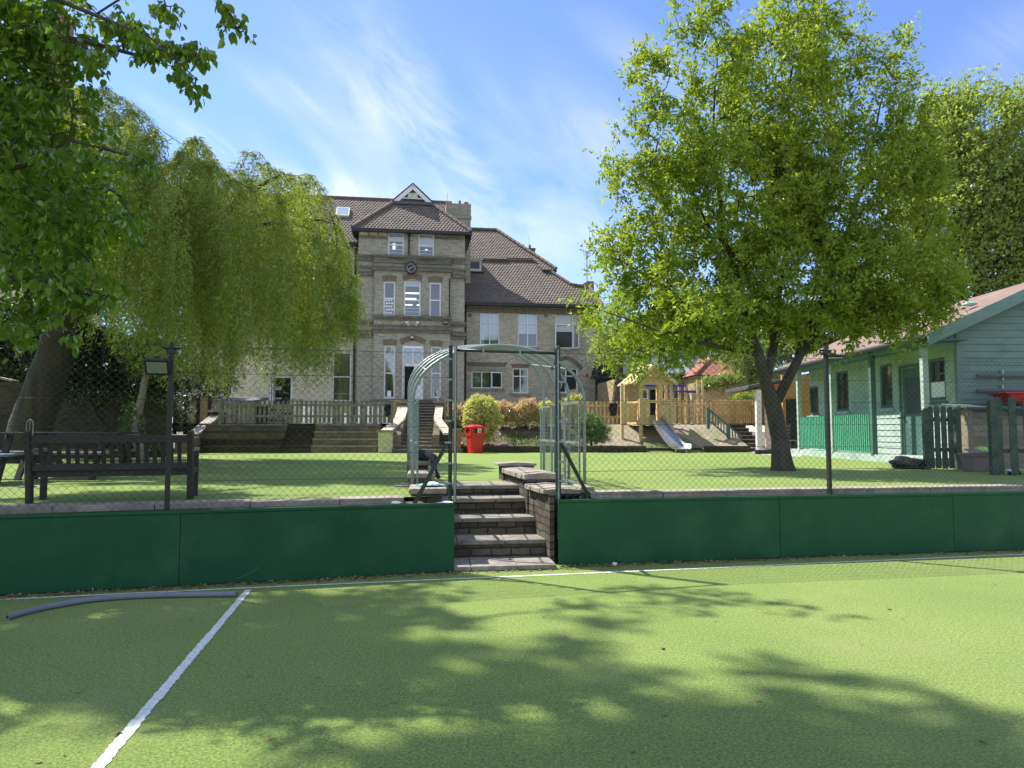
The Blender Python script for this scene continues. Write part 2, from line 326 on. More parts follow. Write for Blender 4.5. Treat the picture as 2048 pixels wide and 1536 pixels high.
class MB:
    def __init__(s, F=None): s.v = []; s.f = []; s.F = F or WF
    def add(s, pts, faces, raw=False):
        b = len(s.v); s.v.extend([np.asarray(p, float) if raw else s.F.w(p) for p in pts]); s.f.extend([tuple(b+i for i in f) for f in faces])
    def poly(s, pts, raw=False): s.add(pts, [tuple(range(len(pts)))], raw)
    def box(s, u0, u1, v0, v1, z0, z1):
        if u0 > u1: u0, u1 = u1, u0
        s.add([(u, v, z) for z in (z0, z1) for v in (v0, v1) for u in (u0, u1)],
              [(0, 2, 3, 1), (4, 5, 7, 6), (0, 1, 5, 4), (2, 6, 7, 3), (0, 4, 6, 2), (1, 3, 7, 5)])
    def oct(s, pts): # 8 explicit corners, order as box
        s.add(pts, [(0, 2, 3, 1), (4, 5, 7, 6), (0, 1, 5, 4), (2, 6, 7, 3), (0, 4, 6, 2), (1, 3, 7, 5)])
    def bar(s, a, b, w, h, up=(0, 0, 1), raw=False):
        a = np.asarray(a, float) if raw else s.F.w(a); b = np.asarray(b, float) if raw else s.F.w(b)
        d = b-a; d /= np.linalg.norm(d); x = np.cross(d, up)
        if np.linalg.norm(x) < 1e-4: x = np.cross(d, s.F.M@np.array((0, 1, 0)))
        x /= np.linalg.norm(x); y = np.cross(x, d); x = x*w/2; y = y*h/2
        pts = [q+i*x+j*y for q in (a, b) for j in (-1, 1) for i in (-1, 1)]
        s.add(pts, [(0, 2, 3, 1), (4, 5, 7, 6), (0, 1, 5, 4), (2, 6, 7, 3), (0, 4, 6, 2), (1, 3, 7, 5)], True)
    def tube(s, pts, r, n=8, cap=True, raw=False):
        pts = [np.asarray(p, float) if raw else s.F.w(p) for p in pts]; k = len(pts); rs = r if hasattr(r, '__len__') else [r]*k
        V = []; prev = None
        for i, p in enumerate(pts):
            d = pts[min(i+1, k-1)]-pts[max(i-1, 0)]; d = d/(np.linalg.norm(d)+1e-9)
            if prev is None:
                a = np.array((0, 0, 1.)) if abs(d[2]) < .9 else np.array((1., 0, 0)); x = np.cross(d, a)
            else: x = prev-d*np.dot(prev, d)
            x /= np.linalg.norm(x)+1e-9; prev = x; y = np.cross(d, x)
            V += [p+rs[i]*(math.cos(2*math.pi*j/n)*x+math.sin(2*math.pi*j/n)*y) for j in range(n)]
        fs = [(i*n+j, i*n+(j+1) % n, (i+1)*n+(j+1) % n, (i+1)*n+j) for i in range(k-1) for j in range(n)]
        if cap: fs += [tuple(range(n-1, -1, -1)), tuple((k-1)*n+j for j in range(n))]
        s.add(V, fs, True)
    def prism(s, uz, v0, v1):                # polygon in (u,z), extruded along v
        n = len(uz); s.add([(u, v0, z) for u, z in uz]+[(u, v1, z) for u, z in uz],
                           [tuple(range(n)), tuple(range(2*n-1, n-1, -1))]+[(i, n+i, n+(i+1) % n, (i+1) % n) for i in range(n)])
    def prismx(s, vz, u0, u1):
        n = len(vz); s.add([(u0, v, z) for v, z in vz]+[(u1, v, z) for v, z in vz],
                           [tuple(range(n-1, -1, -1)), tuple(range(n, 2*n))]+[((i+1) % n, n+(i+1) % n, n+i, i) for i in range(n)])
    def lathe(s, c, prof, n=16, sx=1, sy=1):
        V = [(c[0]+r*sx*math.cos(2*math.pi*j/n), c[1]+r*sy*math.sin(2*math.pi*j/n), c[2]+z) for r, z in prof for j in range(n)]
        k = len(prof); fs = [(i*n+j, i*n+(j+1) % n, (i+1)*n+(j+1) % n, (i+1)*n+j) for i in range(k-1) for j in range(n)]
        s.add(V, fs+[tuple(range(n-1, -1, -1)), tuple((k-1)*n+j for j in range(n))])
    def wall(s, u0, u1, z0, z1, v, ops=(), dep=.25):
        us = sorted({u0, u1, *[x for o in ops for x in o[:2]]}); zs = sorted({z0, z1, *[x for o in ops for x in o[2:4]]})
        us = [x for x in us if u0 <= x <= u1]; zs = [x for x in zs if z0 <= x <= z1]
        for a, b in zip(us, us[1:]):
            for c, d in zip(zs, zs[1:]):
                um, zm = (a+b)/2, (c+d)/2
                if any(o[0] < um < o[1] and o[2] < zm < o[3] for o in ops): continue
                s.poly([(a, v, c), (b, v, c), (b, v, d), (a, v, d)])
        for o in ops:
            a, b, c, d = o[:4]; w_ = v+dep
            s.poly([(a, v, c), (a, w_, c), (a, w_, d), (a, v, d)][::-1]); s.poly([(b, v, c), (b, v, d), (b, w_, d), (b, w_, c)][::-1])
            s.poly([(a, v, d), (a, w_, d), (b, w_, d), (b, v, d)][::-1]); s.poly([(a, v, c), (b, v, c), (b, w_, c), (a, w_, c)][::-1])
    def build(s, name, mat, parent=None, smooth=False, bevel=0):
        return link_mesh(name, np.array(s.v), s.f, mat, parent, smooth, True, bevel)
def unit(a): return a/(np.linalg.norm(a, axis=-1, keepdims=True)+1e-9)
T_SIMPLE = (np.array(((0, 0, 0), (.42, -.5, .07), (1, 0, -.05), (.42, .5, .07))), np.array(((0, 1, 2), (0, 2, 3))))
T_BROAD = (np.array(((0, 0, 0), (.22, -.40, .05), (.60, -.46, .02), (1.0, 0, -.16), (.60, .46, .02), (.22, .40, .05), (.5, 0, -.05))),
           np.array(((0, 1, 6), (1, 2, 6), (2, 3, 6), (3, 4, 6), (4, 5, 6), (5, 0, 6))))
T_THIN = (np.array(((0, 0, 0), (.4, -.5, 0), (1, 0, -.06), (.4, .5, 0))), np.array(((0, 1, 2), (0, 2, 3))))
def leaves(name, C, D, U, L, W, mat, parent, tmpl=T_SIMPLE):
    D = unit(D); U = unit(U-D*(U*D).sum(1, keepdims=True)); S = np.cross(U, D); T, Fc = tmpl; n, k = len(C), len(T)
    L = np.broadcast_to(L, n)[:, None, None]; W = np.broadcast_to(W, n)[:, None, None]
    V = C[:, None, :]+T[None, :, 0:1]*L*D[:, None, :]+T[None, :, 1:2]*W*S[:, None, :]+T[None, :, 2:3]*L*U[:, None, :]
    FF = (np.arange(n)[:, None, None]*k+Fc[None]).reshape(-1, 3)
    return link_mesh(name, V.reshape(-1, 3), None, mat, parent, FF=FF)
def blob_points(rng, blobs, n, shell=.35):
    vol = np.array([b[3]*b[4]*b[5] for b in blobs]); pick = rng.choice(len(blobs), n, p=vol/vol.sum())
    d = unit(rng.normal(size=(n, 3))); r = (shell+(1-shell)*rng.random(n))**(1/2.2)
    B = np.array([b[:6] for b in blobs])[pick]; return B[:, :3]+d*r[:, None]*B[:, 3:6]
def pblob(px, py, rx, ry, Y, ryd=None):
    c = P(px, py, Y); k = Y/F_PX; return (c[0], c[1], c[2], rx*k, (ryd if ryd else (rx+ry)/2*k), ry*k)
def skeleton(name, limbs, tips, rtip, mat, parent, rng, expo=.45, droop=0., rmax=None):
    """limbs: list of polylines [(p, r), ...]; every tip is joined to the nearest wood by a bent twig"""
    pos, par = [], []; fixed = []
    for L in limbs:
        start = None
        if pos:
            d = np.linalg.norm(np.array(pos)-L[0][0], axis=1); start = int(d.argmin())
        for i, (p, r) in enumerate(L):
            if i == 0 and start is not None: last = start; continue
            if i == 0: pos.append(np.array(p)); par.append(-1); fixed.append(r); last = 0; continue
            a = pos[last]; ra = fixed[last] if i > 1 or start is None else L[0][1]
            m = max(1, int(np.linalg.norm(p-a)/.35))
            for j in range(1, m+1):
                t = j/m; q = a+(p-a)*t+(rng.normal(size=3)*.025 if j < m else 0)
                pos.append(q); par.append(last if j == 1 else len(pos)-2); fixed.append(ra+(r-ra)*t)
            last = len(pos)-1
    nl = len(pos); base = np.array(pos); done = set(); dist = np.array([np.linalg.norm(base-t, axis=1).min() for t in tips])
    cap = nl+len(tips)*4; A = np.zeros((cap, 3)); A[:nl] = base; k = nl; ends = []
    par = list(par); endd = {}
    for ti in np.argsort(dist):
        t = tips[ti]; d = np.linalg.norm(A[:k]-t, axis=1); d[:1] += 5
        d = d+np.maximum(0, A[:k, 2]-t[2])*.45; j = int(d.argmin()); a = A[j]; ln = np.linalg.norm(t-a)
        m = 3 if ln > .8 else 2; pr = j; bow = rng.normal(size=3)*.10*ln+np.array((0, 0, .10*ln))
        for q in range(1, m+1):
            f = q/m; A[k] = a+(t-a)*f+bow*math.sin(math.pi*f); par.append(pr); pr = k; k += 1
        ends.append((k-1, unit(A[k-1]-A[par[k-1]]))); endd[ti] = ends[-1]
    cnt = np.zeros(k)
    for e, _ in ends: cnt[e] += 1
    for i in range(k-1, 0, -1):
        if par[i] >= 0: cnt[par[i]] += cnt[i]
    rad = rtip*np.maximum(cnt, 1)**expo
    if rmax: rad = np.minimum(rad, rmax)
    rad[:nl] = fixed
    V = []; Fs = []; off = 0
    kids = {}
    for i in range(1, nl): kids.setdefault(par[i], []).append(i)
    for i in range(nl):                          # limbs: one smooth tapering tube each
        if par[i] >= 0 and par[par[i]] >= 0 and kids[par[i]][0] == i and par[i] != 0: continue
        if i and not (par[i] >= 0): continue
        if i == 0: chain = [0]
        else:
            if kids[par[i]][0] == i and par[i] == 0: continue
            chain = [par[i], i]
        j = i
        while j in kids: j = kids[j][0]; chain.append(j)
        if len(chain) < 2: continue
        done.update(chain[1:]); q_ = MB(); rr0 = [float(rad[c_]) for c_ in chain]
        if i: rr0[0] = rr0[1]*1.02
        q_.tube([A[c_] for c_ in chain], rr0, 12 if rr0[0] > .08 else 7, True, True)
        V.append(np.array(q_.v)); Fs += [tuple(off+x for x in f_) for f_ in q_.f]; off += len(q_.v)
    for i in range(k):
        p = par[i]
        if p < 0 or i in done: continue
        r1, r0 = rad[i], (rad[i]*1.15 if (p < nl <= i) else rad[p]); n = 9 if r1 > .09 else (6 if r1 > .03 else 3)
        a, b = A[p], A[i]; d = unit(b-a); x = np.cross(d, (0, 0, 1.) if abs(d[2]) < .9 else (1., 0, 0)); x = unit(x); y = np.cross(d, x)
        an = 2*np.pi*np.arange(n)/n; ring = np.cos(an)[:, None]*x+np.sin(an)[:, None]*y
        V.append(a-d*r0*.3+ring*r0); V.append(b+d*r1*.2+ring*r1)
        Fs += [(off+j, off+(j+1) % n, off+n+(j+1) % n, off+n+j) for j in range(n)]; off += 2*n
    o = link_mesh(name, np.concatenate(V), Fs, mat, parent, smooth=True, uv=False)
    ends = [endd[i] for i in range(len(tips))]; return o, np.array([A[e] for e, _ in ends]), np.array([d for _, d in ends])
def spray(rng, E, D, twigs, per, tl, spread=1.0, hang=0., up=.75, jit=.02, droopleaf=0.):
    """leaves along short twigs at every branch end: centres, directions, normals"""
    n = len(E); B = np.repeat(E, twigs, 0); d = unit(np.repeat(D, twigs, 0)*.6+rng.normal(size=(n*twigs, 3))*spread+np.array((0, 0, -hang)))
    l = tl*(.5+rng.random(n*twigs)); t = (np.arange(per)+.6)/per
    C = (B[:, None]+d[:, None]*(l[:, None]*t[None])[..., None]+np.array((0, 0, -.12))*(t**2)[None, :, None]*l[:, None, None]).reshape(-1, 3)
    dd = np.repeat(d, per, 0); side = unit(np.cross(dd, rng.normal(size=dd.shape))); m = len(C)
    Ld = unit(dd*.6+side*.9+np.array((0, 0, -droopleaf)))
    Un = unit(np.array((0, 0, up))+rng.normal(size=(m, 3))*.55)
    return C+rng.normal(size=(m, 3))*jit, Ld, Un
# ================================================================ setting
LZ = .78                                   # level of the upper lawn
def sheet(name, pts, z, mat, kind='structure'):
    m = MB(); m.poly([(x, y, z) for x, y in pts], True); return tag(m.build(name, mat), kind=kind)
sheet('ground', [(-400, -300), (400, -300), (400, 600), (-400, 600)], -.03, m_soil)
BL = (Fr((-.63, 7.86), 15.0)); BR = (Fr((.53, 8.21), 10.0))      # planes of the left and right kickboards
def bl(u, v=0): q = BL.w((u, v, 0)); return q[0], q[1]
def br(u, v=0): q = BR.w((u, v, 0)); return q[0], q[1]
sheet('sports_court', [(-14, -12), (14, -12), (14, 11.0), br(8, .1), br(0, .1), (.50, 8.6), (-.7, 8.4), bl(0, .1), bl(-8, .1), (-14, 4.4)], 0, m_court)
# painted lines, ragged by the pile they sit in
def line_strip(name, a, b, w, seed):
    rng = random.Random(seed); a = Vector(a); b = Vector(b); d = (b-a); n = int(d.length/.022); d.normalize(); s = Vector((-d.y, d.x)); m = MB(); V = []
    for i in range(n+1):
        c = a+(b-a)*(i/n)
        for q in (-1, 1):
            p = c+s*q*(w/2+rng.uniform(-.006, .006)); V.append((p.x, p.y, .004))
    m.add(V, [(2*i+1, 2*i, 2*i+2, 2*i+3) for i in range(n)]); return tag(m.build(name, m_line), kind='structure')
def g2(px, py): q = G(px, py, 0); return q[0], q[1]
cn = g2(500, 1176)
line_strip('court_line', g2(-150, 1207), cn, .045, 1); line_strip('court_line', cn, g2(1160, 1147.5), .045, 2)
line_strip('court_line', g2(1160, 1147.5), g2(2250, 1100), .045, 3)
line_strip('court_line', g2(497, 1180), g2(150, 1590), .062, 4)
# upper lawn
KW = .52
lawn_pts = [bl(-9, KW), bl(0, KW), (-1.05, 8.6), (-1.1, 10.5), (.30, 10.5), (.62, 8.9), br(0, KW), br(10, KW), (22, 14), (22, 24.6), (10.5, 25.0), (7.0, 26.2), (4.5, 26.0), (-3, 24.4), (-12, 24.2), (-26, 24), (-26, 5)]
sheet('lawn', lawn_pts, LZ, m_lawn)
m = MB(); m.box(-9.5, .0, .16, KW, 0, LZ-.01); mm = MB(BL); mm.box(-9.5, -.3, .14, KW+.02, -.02, LZ-.05)
lw = emp('retaining_wall', (*bl(-4), 0), 15, 'low concrete-capped wall holding up the lawn behind the left green board', 'wall')
mm.build('wall', m_stepb, lw)
def coping_row(F, name, u0, u1, v0, v1, z0, z1, seg, mat, par, seed):
    rng = random.Random(seed); u = u0; c = MB(F)
    while u < u1-.02:
        e = min(u+seg, u1); dz = rng.uniform(-.004, .004); dv = rng.uniform(-.006, .006); c.box(u+.003, e-.003, v0+dv, v1+dv, z0, z1+dz); u = e
    return c.build(name, mat, par, bevel=.008)
coping_row(BL, 'coping', -9.5, -.52, .26, KW+.03, LZ-.05, LZ+.018, .92, m_coping, lw, 1)
rw = emp('retaining_wall', (*br(4), 0), 10, 'low concrete-capped wall holding up the lawn behind the right green board', 'wall')
mm = MB(BR); mm.box(.48, 10.5, .14, KW+.02, -.02, LZ-.05); mm.build('wall', m_stepb, rw)
coping_row(BR, 'coping', .46, 10.5, .26, KW+.03, LZ-.05, LZ+.028, .92, m_coping, rw, 2)
# kickboards
def kickboard(F, u0, u1, label, seams):
    e = emp('kickboard', tuple(F.w(((u0+u1)/2, 0, 0))), math.degrees(F.a), label, 'board')
    cuts = [u0]+seams+[u1]
    for a, b in zip(cuts, cuts[1:]):
        q = MB(F); q.box(a+.0025, b-.0025, 0, .018, .012, .715); q.build('panel', m_board, e, bevel=.003)
    q = MB(F); q.box(u0, u1, -.012, .060, .716, .752); q.build('top_rail', m_board, e, bevel=.006)
    u = u0+.2
    while u < u1: q = MB(F); q.box(u, u+.07, .02, .09, 0, .715); q.build('batten', m_dkpick, e); u += 1.2
    return e
kb = kickboard(BL, -8.2, 0, 'dark green kickboard left of the garden steps, in the shade', [BL.hit(360, 1080, 0)[0]-2.44, BL.hit(360, 1080, 0)[0]])
m_scuff = pm('scuff', (.10, .22, .15), (.06, .15, .10), 30, .7)
for pts in ([(469, 1158), (482, 1154), (497, 1147), (509, 1140), (519, 1134)], [(361, 1082), (360.6, 1095), (360.8, 1108)], [(360, 1120), (360, 1136)]):
    q = MB(BL); q.tube([(BL.hit(x, y, -.001)[0], -.001, BL.hit(x, y, -.001)[1]) for x, y in pts], .0018, 4); q.build('scratch', m_scuff, kb)
kickboard(BR, 0, 9.0, 'green kickboard right of the garden steps, along the sunny half of the court', [BR.hit(1560, 1060, 0)[0], BR.hit(1908, 1060, 0)[0], BR.hit(1908, 1060, 0)[0]+1.7])
# chain link fences standing behind the boards
def chain_fence(F, u0, u1, v, z0, z1, label, posts, braces, lugs):
    e = emp('chain_link_fence', tuple(F.w(((u0+u1)/2, v, z0))), math.degrees(F.a), label, 'fence')
    D = .080; h = D/2; hz_ = .037; nz = int((z1-z0)/hz_); nw = int((u1-u0)/h); r = .0023; rng = np.random.default_rng(5)
    V = []; FF = []; off = 0; an = 2*np.pi*np.arange(3)/3
    wob = lambda u: .006*math.sin(u*2.1)+.004*math.sin(u*5.3+1)
    for i in range(nw):
        k = nz+1; z = z0+hz_*np.arange(k); par = ((np.arange(k)+i) % 2); ua = u0+i*h+par*(h+.003)
        off_v = (1 if i % 2 else -1)*.0018*np.where(par == 1, 1, -1)
        c = np.stack((ua, v+off_v+np.array([wob(x) for x in ua]), z+.003*np.sin(ua*3)), 1)
        ring = np.stack((np.cos(an)*r, np.sin(an)*r, np.zeros(3)), 1)
        W = (c[:, None, :]+ring[None]).reshape(-1, 3); V.append(W)
        a = (np.arange(k-1)[:, None]*3+np.arange(3)[None]).ravel(); b = (np.arange(k-1)[:, None]*3+(np.arange(3)[None]+1) % 3).ravel()
        FF.append(off+np.stack((a, b, b+3, a+3), 1)); off += len(W)
    Wd = np.concatenate(V)@F.M.T+F.o
    link_mesh('chain_mesh', Wd, None, m_wire, e, FF=np.concatenate(FF))
    zz = z1-.055
    for k in range(7):
        q = MB(F); pts = [(u, v-.003+wob(u), zz+.004*math.sin(u*1.7+k)) for u in np.arange(u0, u1+.01, .35)]
        q.tube(pts, .0022, 4); q.build('line_wire', m_wire, e); zz -= .275
    for (u, zb, zt, r_) in posts:
        q = MB(F); q.tube([(u, v+.035, zb), (u, v+.035, zt)], r_, 12); q.lathe((u, v+.035, zt), [(r_*1.1, 0), (r_*.9, .02), (.004, .032)], 12); q.build('post', m_post, e, smooth=False)
    for (ua, za, ub, zb) in braces:
        q = MB(F); q.bar((ua, v+.05, za), (ub, v+.09, zb), .042, .042, (0, 1, 0)); q.build('brace', m_post, e)
    for (u, z, s) in lugs:
        q = MB(F); q.box(u, u+s*.07, v-.006, v+.014, z, z+.022); q.tube([(u+s*.05, v-.014, z+.011), (u+s*.05, v+.02, z+.011)], .008, 6); q.build('lug', m_galv, e)
    return e
hl = BL.hit(342, 900, .06); hr = BR.hit(1650, 900, .06)
FV = .06
chain_fence(BL, -7.4, -.03, FV, .76, 2.46, 'dark green chain-link fence left of the gate opening', [(-.035, .3, 2.48, .022), (-5.7, .1, 2.4, .024)],
            [(-.06, 1.42, -.42, .74)], [(-.03, z, -1) for z in (.95, 1.17, 1.40, 1.64, 1.87, 2.1, 2.33)])
chain_fence(BR, .03, 8.6, FV, .76, 2.50, 'dark green chain-link fence right of the gate opening', [(.035, .3, 2.51, .022), (7.9, .1, 2.5, .024)],
            [(.06, 1.40, .42, .74)], [(.03, z, 1) for z in (.95, 1.17, 1.40, 1.64, 1.87, 2.1, 2.33)])
# gate frame between the two fences
a0 = np.array((*bl(.004, .05), 0)); a1 = np.array((*br(-.002, .05), 0)); gm = (a0+a1)/2
gd = (a1-a0)/np.linalg.norm(a1-a0); gdeg = math.degrees(math.atan2(gd[1], gd[0])); GF = Fr((a0[0], a0[1]), gdeg); gl = float(np.linalg.norm(a1-a0))
e = emp('gateway', tuple(gm), gdeg, 'open gateway frame of galvanised posts with a black bar across the top of the steps', 'gate frame')
for u in (.004, gl+.016):
    q = MB(GF); q.box(u-.010, u+.010, -.014, .014, .755, 2.49); q.build('post', m_galv, e, bevel=.003)
for u in (.019, gl-.003):
    q = MB(GF); q.box(u-.006 if u < .1 else u-.010, u+.004 if u < .1 else u+.008, -.012, .018, .755, 2.49); q.build('edge_post', m_post, e)
    for z in (.82, 1.1, 1.4, 1.7, 2.0, 2.3):
        q = MB(GF); q.tube([(u, -.022, z), (u, .02, z)], .007, 6); q.build('bolt', m_galv, e)
q = MB(GF); q.tube([(0, .01, 2.445), (gl, .01, 2.445)], .017, 10); q.build('top_bar', m_post, e, smooth=True)
for t in (.27, .63):
    q = MB(GF); q.box(gl*t-.01, gl*t+.01, -.01, .03, 2.42, 2.475); q.build('clip', m_galv, e)
# ================================================================ garden steps
SF = Fr((-.08, 7.98), 7)          # u right, v away
def su(px, py, v): return SF.hit(px, py, v)[0]
lev = [(.055, 0, .56, -.62, .56), (.255, .54, .50, -.72, .56), (.455, 1.03, .46, -.82, .50), (.655, 1.47, .44, -.86, .44), (.795, 1.88, .52, -.95, .40)]
st = emp('garden_steps', tuple(SF.w((-.08, 1, 0))), 7, 'worn brick and stone garden steps rising from the court to the lawn', 'steps')
rng = random.Random(3)
for i, (z, v, dep, ul, ur) in enumerate(lev):
    ov = .03; segs = [ul-.35, ul+.30+rng.uniform(-.1, .1), ur-.42+rng.uniform(-.08, .08), ur+.02]
    q = MB(SF)
    for a, b in zip(segs, segs[1:]): q.box(a+.003, b-.003, v-ov, v+dep+.04, z-.052, z+rng.uniform(-.003, .003))
    q.build('tread', m_slab, st, bevel=.009)
    if i:
        q = MB(SF); q.box(ul-.35, ur+.06, v+.004, v+dep+.1, -.02 if i == 1 else lev[i-1][0]-.06, z-.054); q.build('riser', m_stepb, st)
sheet('step_landing', [tuple(SF.w((a, b, 0))[:2]) for a, b in ((-.86, 2.42), (.34, 2.42), (.30, 2.75), (-.82, 2.75))], LZ+.006, m_slab)
# right flank wall: a battered return with two stepped copings and an end pier
fw = emp('flank_wall', tuple(SF.w((.7, 1, 0))), 7, 'brick flank wall with stepped stone copings on the right of the garden steps', 'wall')
q = MB(SF)
def oc(q, a, b, c, d, z0, z1): q.oct([(*a, z0), (*b, z0), (*c, z0), (*d, z0), (*a, z1), (*b, z1), (*c, z1), (*d, z1)])
oc(q, (.565, .34), (.62, .34), (.46, 1.30), (.95, 1.30), 0, .79); q.build('wall', m_stepb, fw)
q = MB(SF); oc(q, (.44, 1.302), (.90, 1.302), (.33, 2.9), (.82, 2.9), 0, .90); q.build('wall', m_stepb, fw)
q = MB(SF); oc(q, (.30, 2.902), (.78, 2.902), (.28, 3.35), (.76, 3.35), .3, 1.00); q.build('pier', m_stepb, fw)
def stones(name, a, b, c, d, z0, z1, n, seed):       # coping stones laid side by side from near (a,b) to far (c,d)
    rg = random.Random(seed); q = MB(SF); a, b, c, d = map(np.array, (a, b, c, d))
    for i in range(n):
        t0, t1 = (i+.03)/n, (i+.97)/n; dz = rg.uniform(-.006, .006); dx = rg.uniform(-.008, .008)
        p = [a+(c-a)*t0, b+(d-b)*t0, a+(c-a)*t1, b+(d-b)*t1]; h = .5*(p[0]+p[1]), .5*(p[2]+p[3])
        V = [(p[0][0]+dx, p[0][1], z0), (p[1][0], p[1][1], z0), (p[3][0], p[3][1], z0), (p[2][0]+dx, p[2][1], z0),
             (p[0][0]+dx, p[0][1], z1-.02+dz), (p[1][0], p[1][1], z1-.02+dz), (p[3][0], p[3][1], z1-.02+dz), (p[2][0]+dx, p[2][1], z1-.02+dz), (h[0][0], h[0][1], z1+dz), (h[1][0], h[1][1], z1+dz)]
        q.add(V, [(3, 2, 1, 0), (0, 1, 5, 8, 4), (2, 3, 7, 9, 6), (1, 2, 6, 9, 5, 8)[0:0] or (1, 2, 6, 5), (3, 0, 4, 7), (4, 8, 9, 7), (8, 5, 6, 9)])
    return q.build(name, m_coping, fw, bevel=.006)
stones('coping', (.50, .42), (.96, .42), (.40, 1.28), (.96, 1.28), .792, .865, 6, 1)
stones('coping', (.40, 1.31), (.92, 1.31), (.27, 2.88), (.80, 2.88), .902, .985, 9, 2)
stones('coping', (.22, 2.90), (.82, 2.90), (.20, 3.38), (.80, 3.38), 1.002, 1.06, 2, 3)
q = MB(SF); q.box(.98, 1.10, .52, .92, .3, .80); q.build('pier', m_stepb, fw)
q = MB(SF); q.box(.965, 1.14, .48, .96, .802, .868); q.build('coping', m_coping, fw, bevel=.01)
# left flank: two stacked piers with worn slabs
lf = emp('flank_wall', tuple(SF.w((-1.2, 1, 0))), 7, 'stepped brick and stone piers on the left of the garden steps', 'wall')
for (a, b, c, d, z0, z1, cz) in ((-1.02, -.68, .52, 1.15, 0, .80, .87), (-1.06, -.80, 1.30, 2.0, .3, .93, 1.0), (-1.10, -.84, 2.2, 2.65, .3, 1.05, 1.11)):
    q = MB(SF); q.box(a, b, c, d, z0, z1); q.build('pier', m_stepb, lf)
    q = MB(SF); q.box(a-.05, b+.05, c-.05, d+.05, z1+.002, cz); q.build('coping', m_coping, lf, bevel=.016)
# ================================================================ arch tunnel
AF = Fr((-.15, 9.2), 9.5)
ar = emp('arch_tunnel', tuple(AF.w((0, 1.8, LZ))), 7.5, 'open galvanised arch tunnel of bent hoops over the top of the garden steps', 'arch')
HW = 1.12; SH = 1.22; RISE = .71
SHv = lambda v: 1.16+.115*v
def arcp(t, v=0): return HW*math.cos(t), LZ+SHv(v)+RISE*math.sin(t)
for v in (.0, .85, 1.70, 2.55):
    q = MB(AF); pts = [(HW, v, LZ), (HW, v, LZ+SH*.5)]+[(arcp(t, v)[0], v, arcp(t, v)[1]) for t in np.linspace(0, math.pi, 25)]+[(-HW, v, LZ+SH*.5), (-HW, v, LZ)]
    q.tube(pts, .0215, 8); q.build('hoop', m_arch, ar, smooth=True)
    for s in (-1, 1):
        q = MB(AF); q.box(s*HW-.06, s*HW+.06, v-.06, v+.06, LZ+.001, LZ+.01); q.build('base_plate', m_arch, ar)
for t in (.62, 1.05, math.pi/2, math.pi-1.05, math.pi-.55):
    x, z = arcp(t); q = MB(AF); q.tube([(x, 0, z), (x, 2.55, arcp(t, 2.55)[1])], .011, 6); q.build('purlin', m_arch, ar, smooth=True)
for z in (LZ+.62,):
    q = MB(AF); q.tube([(-HW, 0, z), (-HW, 2.55, z)], .016, 6); q.build('side_rail', m_arch, ar, smooth=True)
def mesh_panel(F, u0, u1, v0, v1, z0, z1, pitch, r, par, name, mat):     # welded mesh between two points
    L = math.hypot(u1-u0, v1-v0); q = MB(F); n = int(L/pitch)
    for i in range(n+1):
        t = i/n; q.tube([(u0+(u1-u0)*t, v0+(v1-v0)*t, z0), (u0+(u1-u0)*t, v0+(v1-v0)*t, z1)], r, 3, False)
    n = int((z1-z0)/pitch)
    for i in range(n+1):
        z = z0+(z1-z0)*i/n; q.tube([(u0, v0, z), (u1, v1, z)], r, 3, False)
    return q.build(name, mat, par)
# mesh side screens inside the tunnel
for sg, lb in ((1, 'right'), (-1, 'left')):
    gt = emp('mesh_screen', tuple(AF.w((sg*(HW-.1), 1.3, LZ))), 9.5, f'galvanised mesh side screen standing inside the {lb} of the arch tunnel', 'screen')
    for (va, vb) in ((.02, .84), (.86, 1.69), (1.71, 2.53)):
        x = sg*(HW-.06); q = MB(AF)
        for z in (LZ+.06, LZ+.60, LZ+1.14): q.bar((x, va, z), (x, vb, z), .025, .03)
        for v in (va+.015, vb-.015): q.bar((x, v, LZ+.02), (x, v, LZ+1.15), .022, .022)
        q.build('frame', m_arch, gt); mesh_panel(AF, x, x, va, vb, LZ+.07, LZ+1.13, .05, .0022, gt, 'mesh', m_galv)
# ================================================================ lamps on the fence
def flood(px, pytop, pybase, F, label, face, head_up):
    u, zt = F.hit(px, pytop, .12); zb = .05
    e = emp('lamp_post', tuple(F.w((u, .12, zb))), math.degrees(F.a), label, 'lamp post')
    q = MB(F); q.box(u-.022, u+.022, .095, .145, zb, zt-.02); q.build('post', m_black, e, bevel=.004)
    q = MB(F); q.box(u-.045, u+.045, .075, .165, zt-.10, zt-.06); q.tube([(u-.085, .12, zt-.045), (u+.085, .12, zt-.045)], .012, 6); q.box(u-.018, u+.018, .10, .14, zt-.06, zt+.02); q.build('bracket', m_black, e)
    return e, u, zt
e, u, zt = flood(344, 688, 1020, BL, 'black post with a square floodlight tilted down, above the long bench', 0, 0)
q = MB(BL); c = np.array((u-.115, .05, zt-.24)); ax = np.array((1, 0, 0.)); ay = np.array((-.10, -.55, .83)); az = np.cross(ax, ay)
def slab(q, c, ax, ay, az, sx, sy, sz): q.add([c+ax*i*sx/2+ay*j*sy/2+az*k*sz/2 for k in (-1, 1) for j in (-1, 1) for i in (-1, 1)], [(0, 2, 3, 1), (4, 5, 7, 6), (0, 1, 5, 4), (2, 6, 7, 3), (0, 4, 6, 2), (1, 3, 7, 5)])
ay = unit(ay-ax*np.dot(ax, ay)); az = np.cross(ax, ay)
slab(q, c, ax, ay, az, .23, .17, .05); hd = q.build('lamp_head', m_black, e, bevel=.006)
q = MB(BL); sgn = -1 if (BL.M@az)[1] > 0 else 1
slab(q, c+az*sgn*.027, ax, ay, az, .185, .125, .004); q.build('lens', m_lampface, hd)
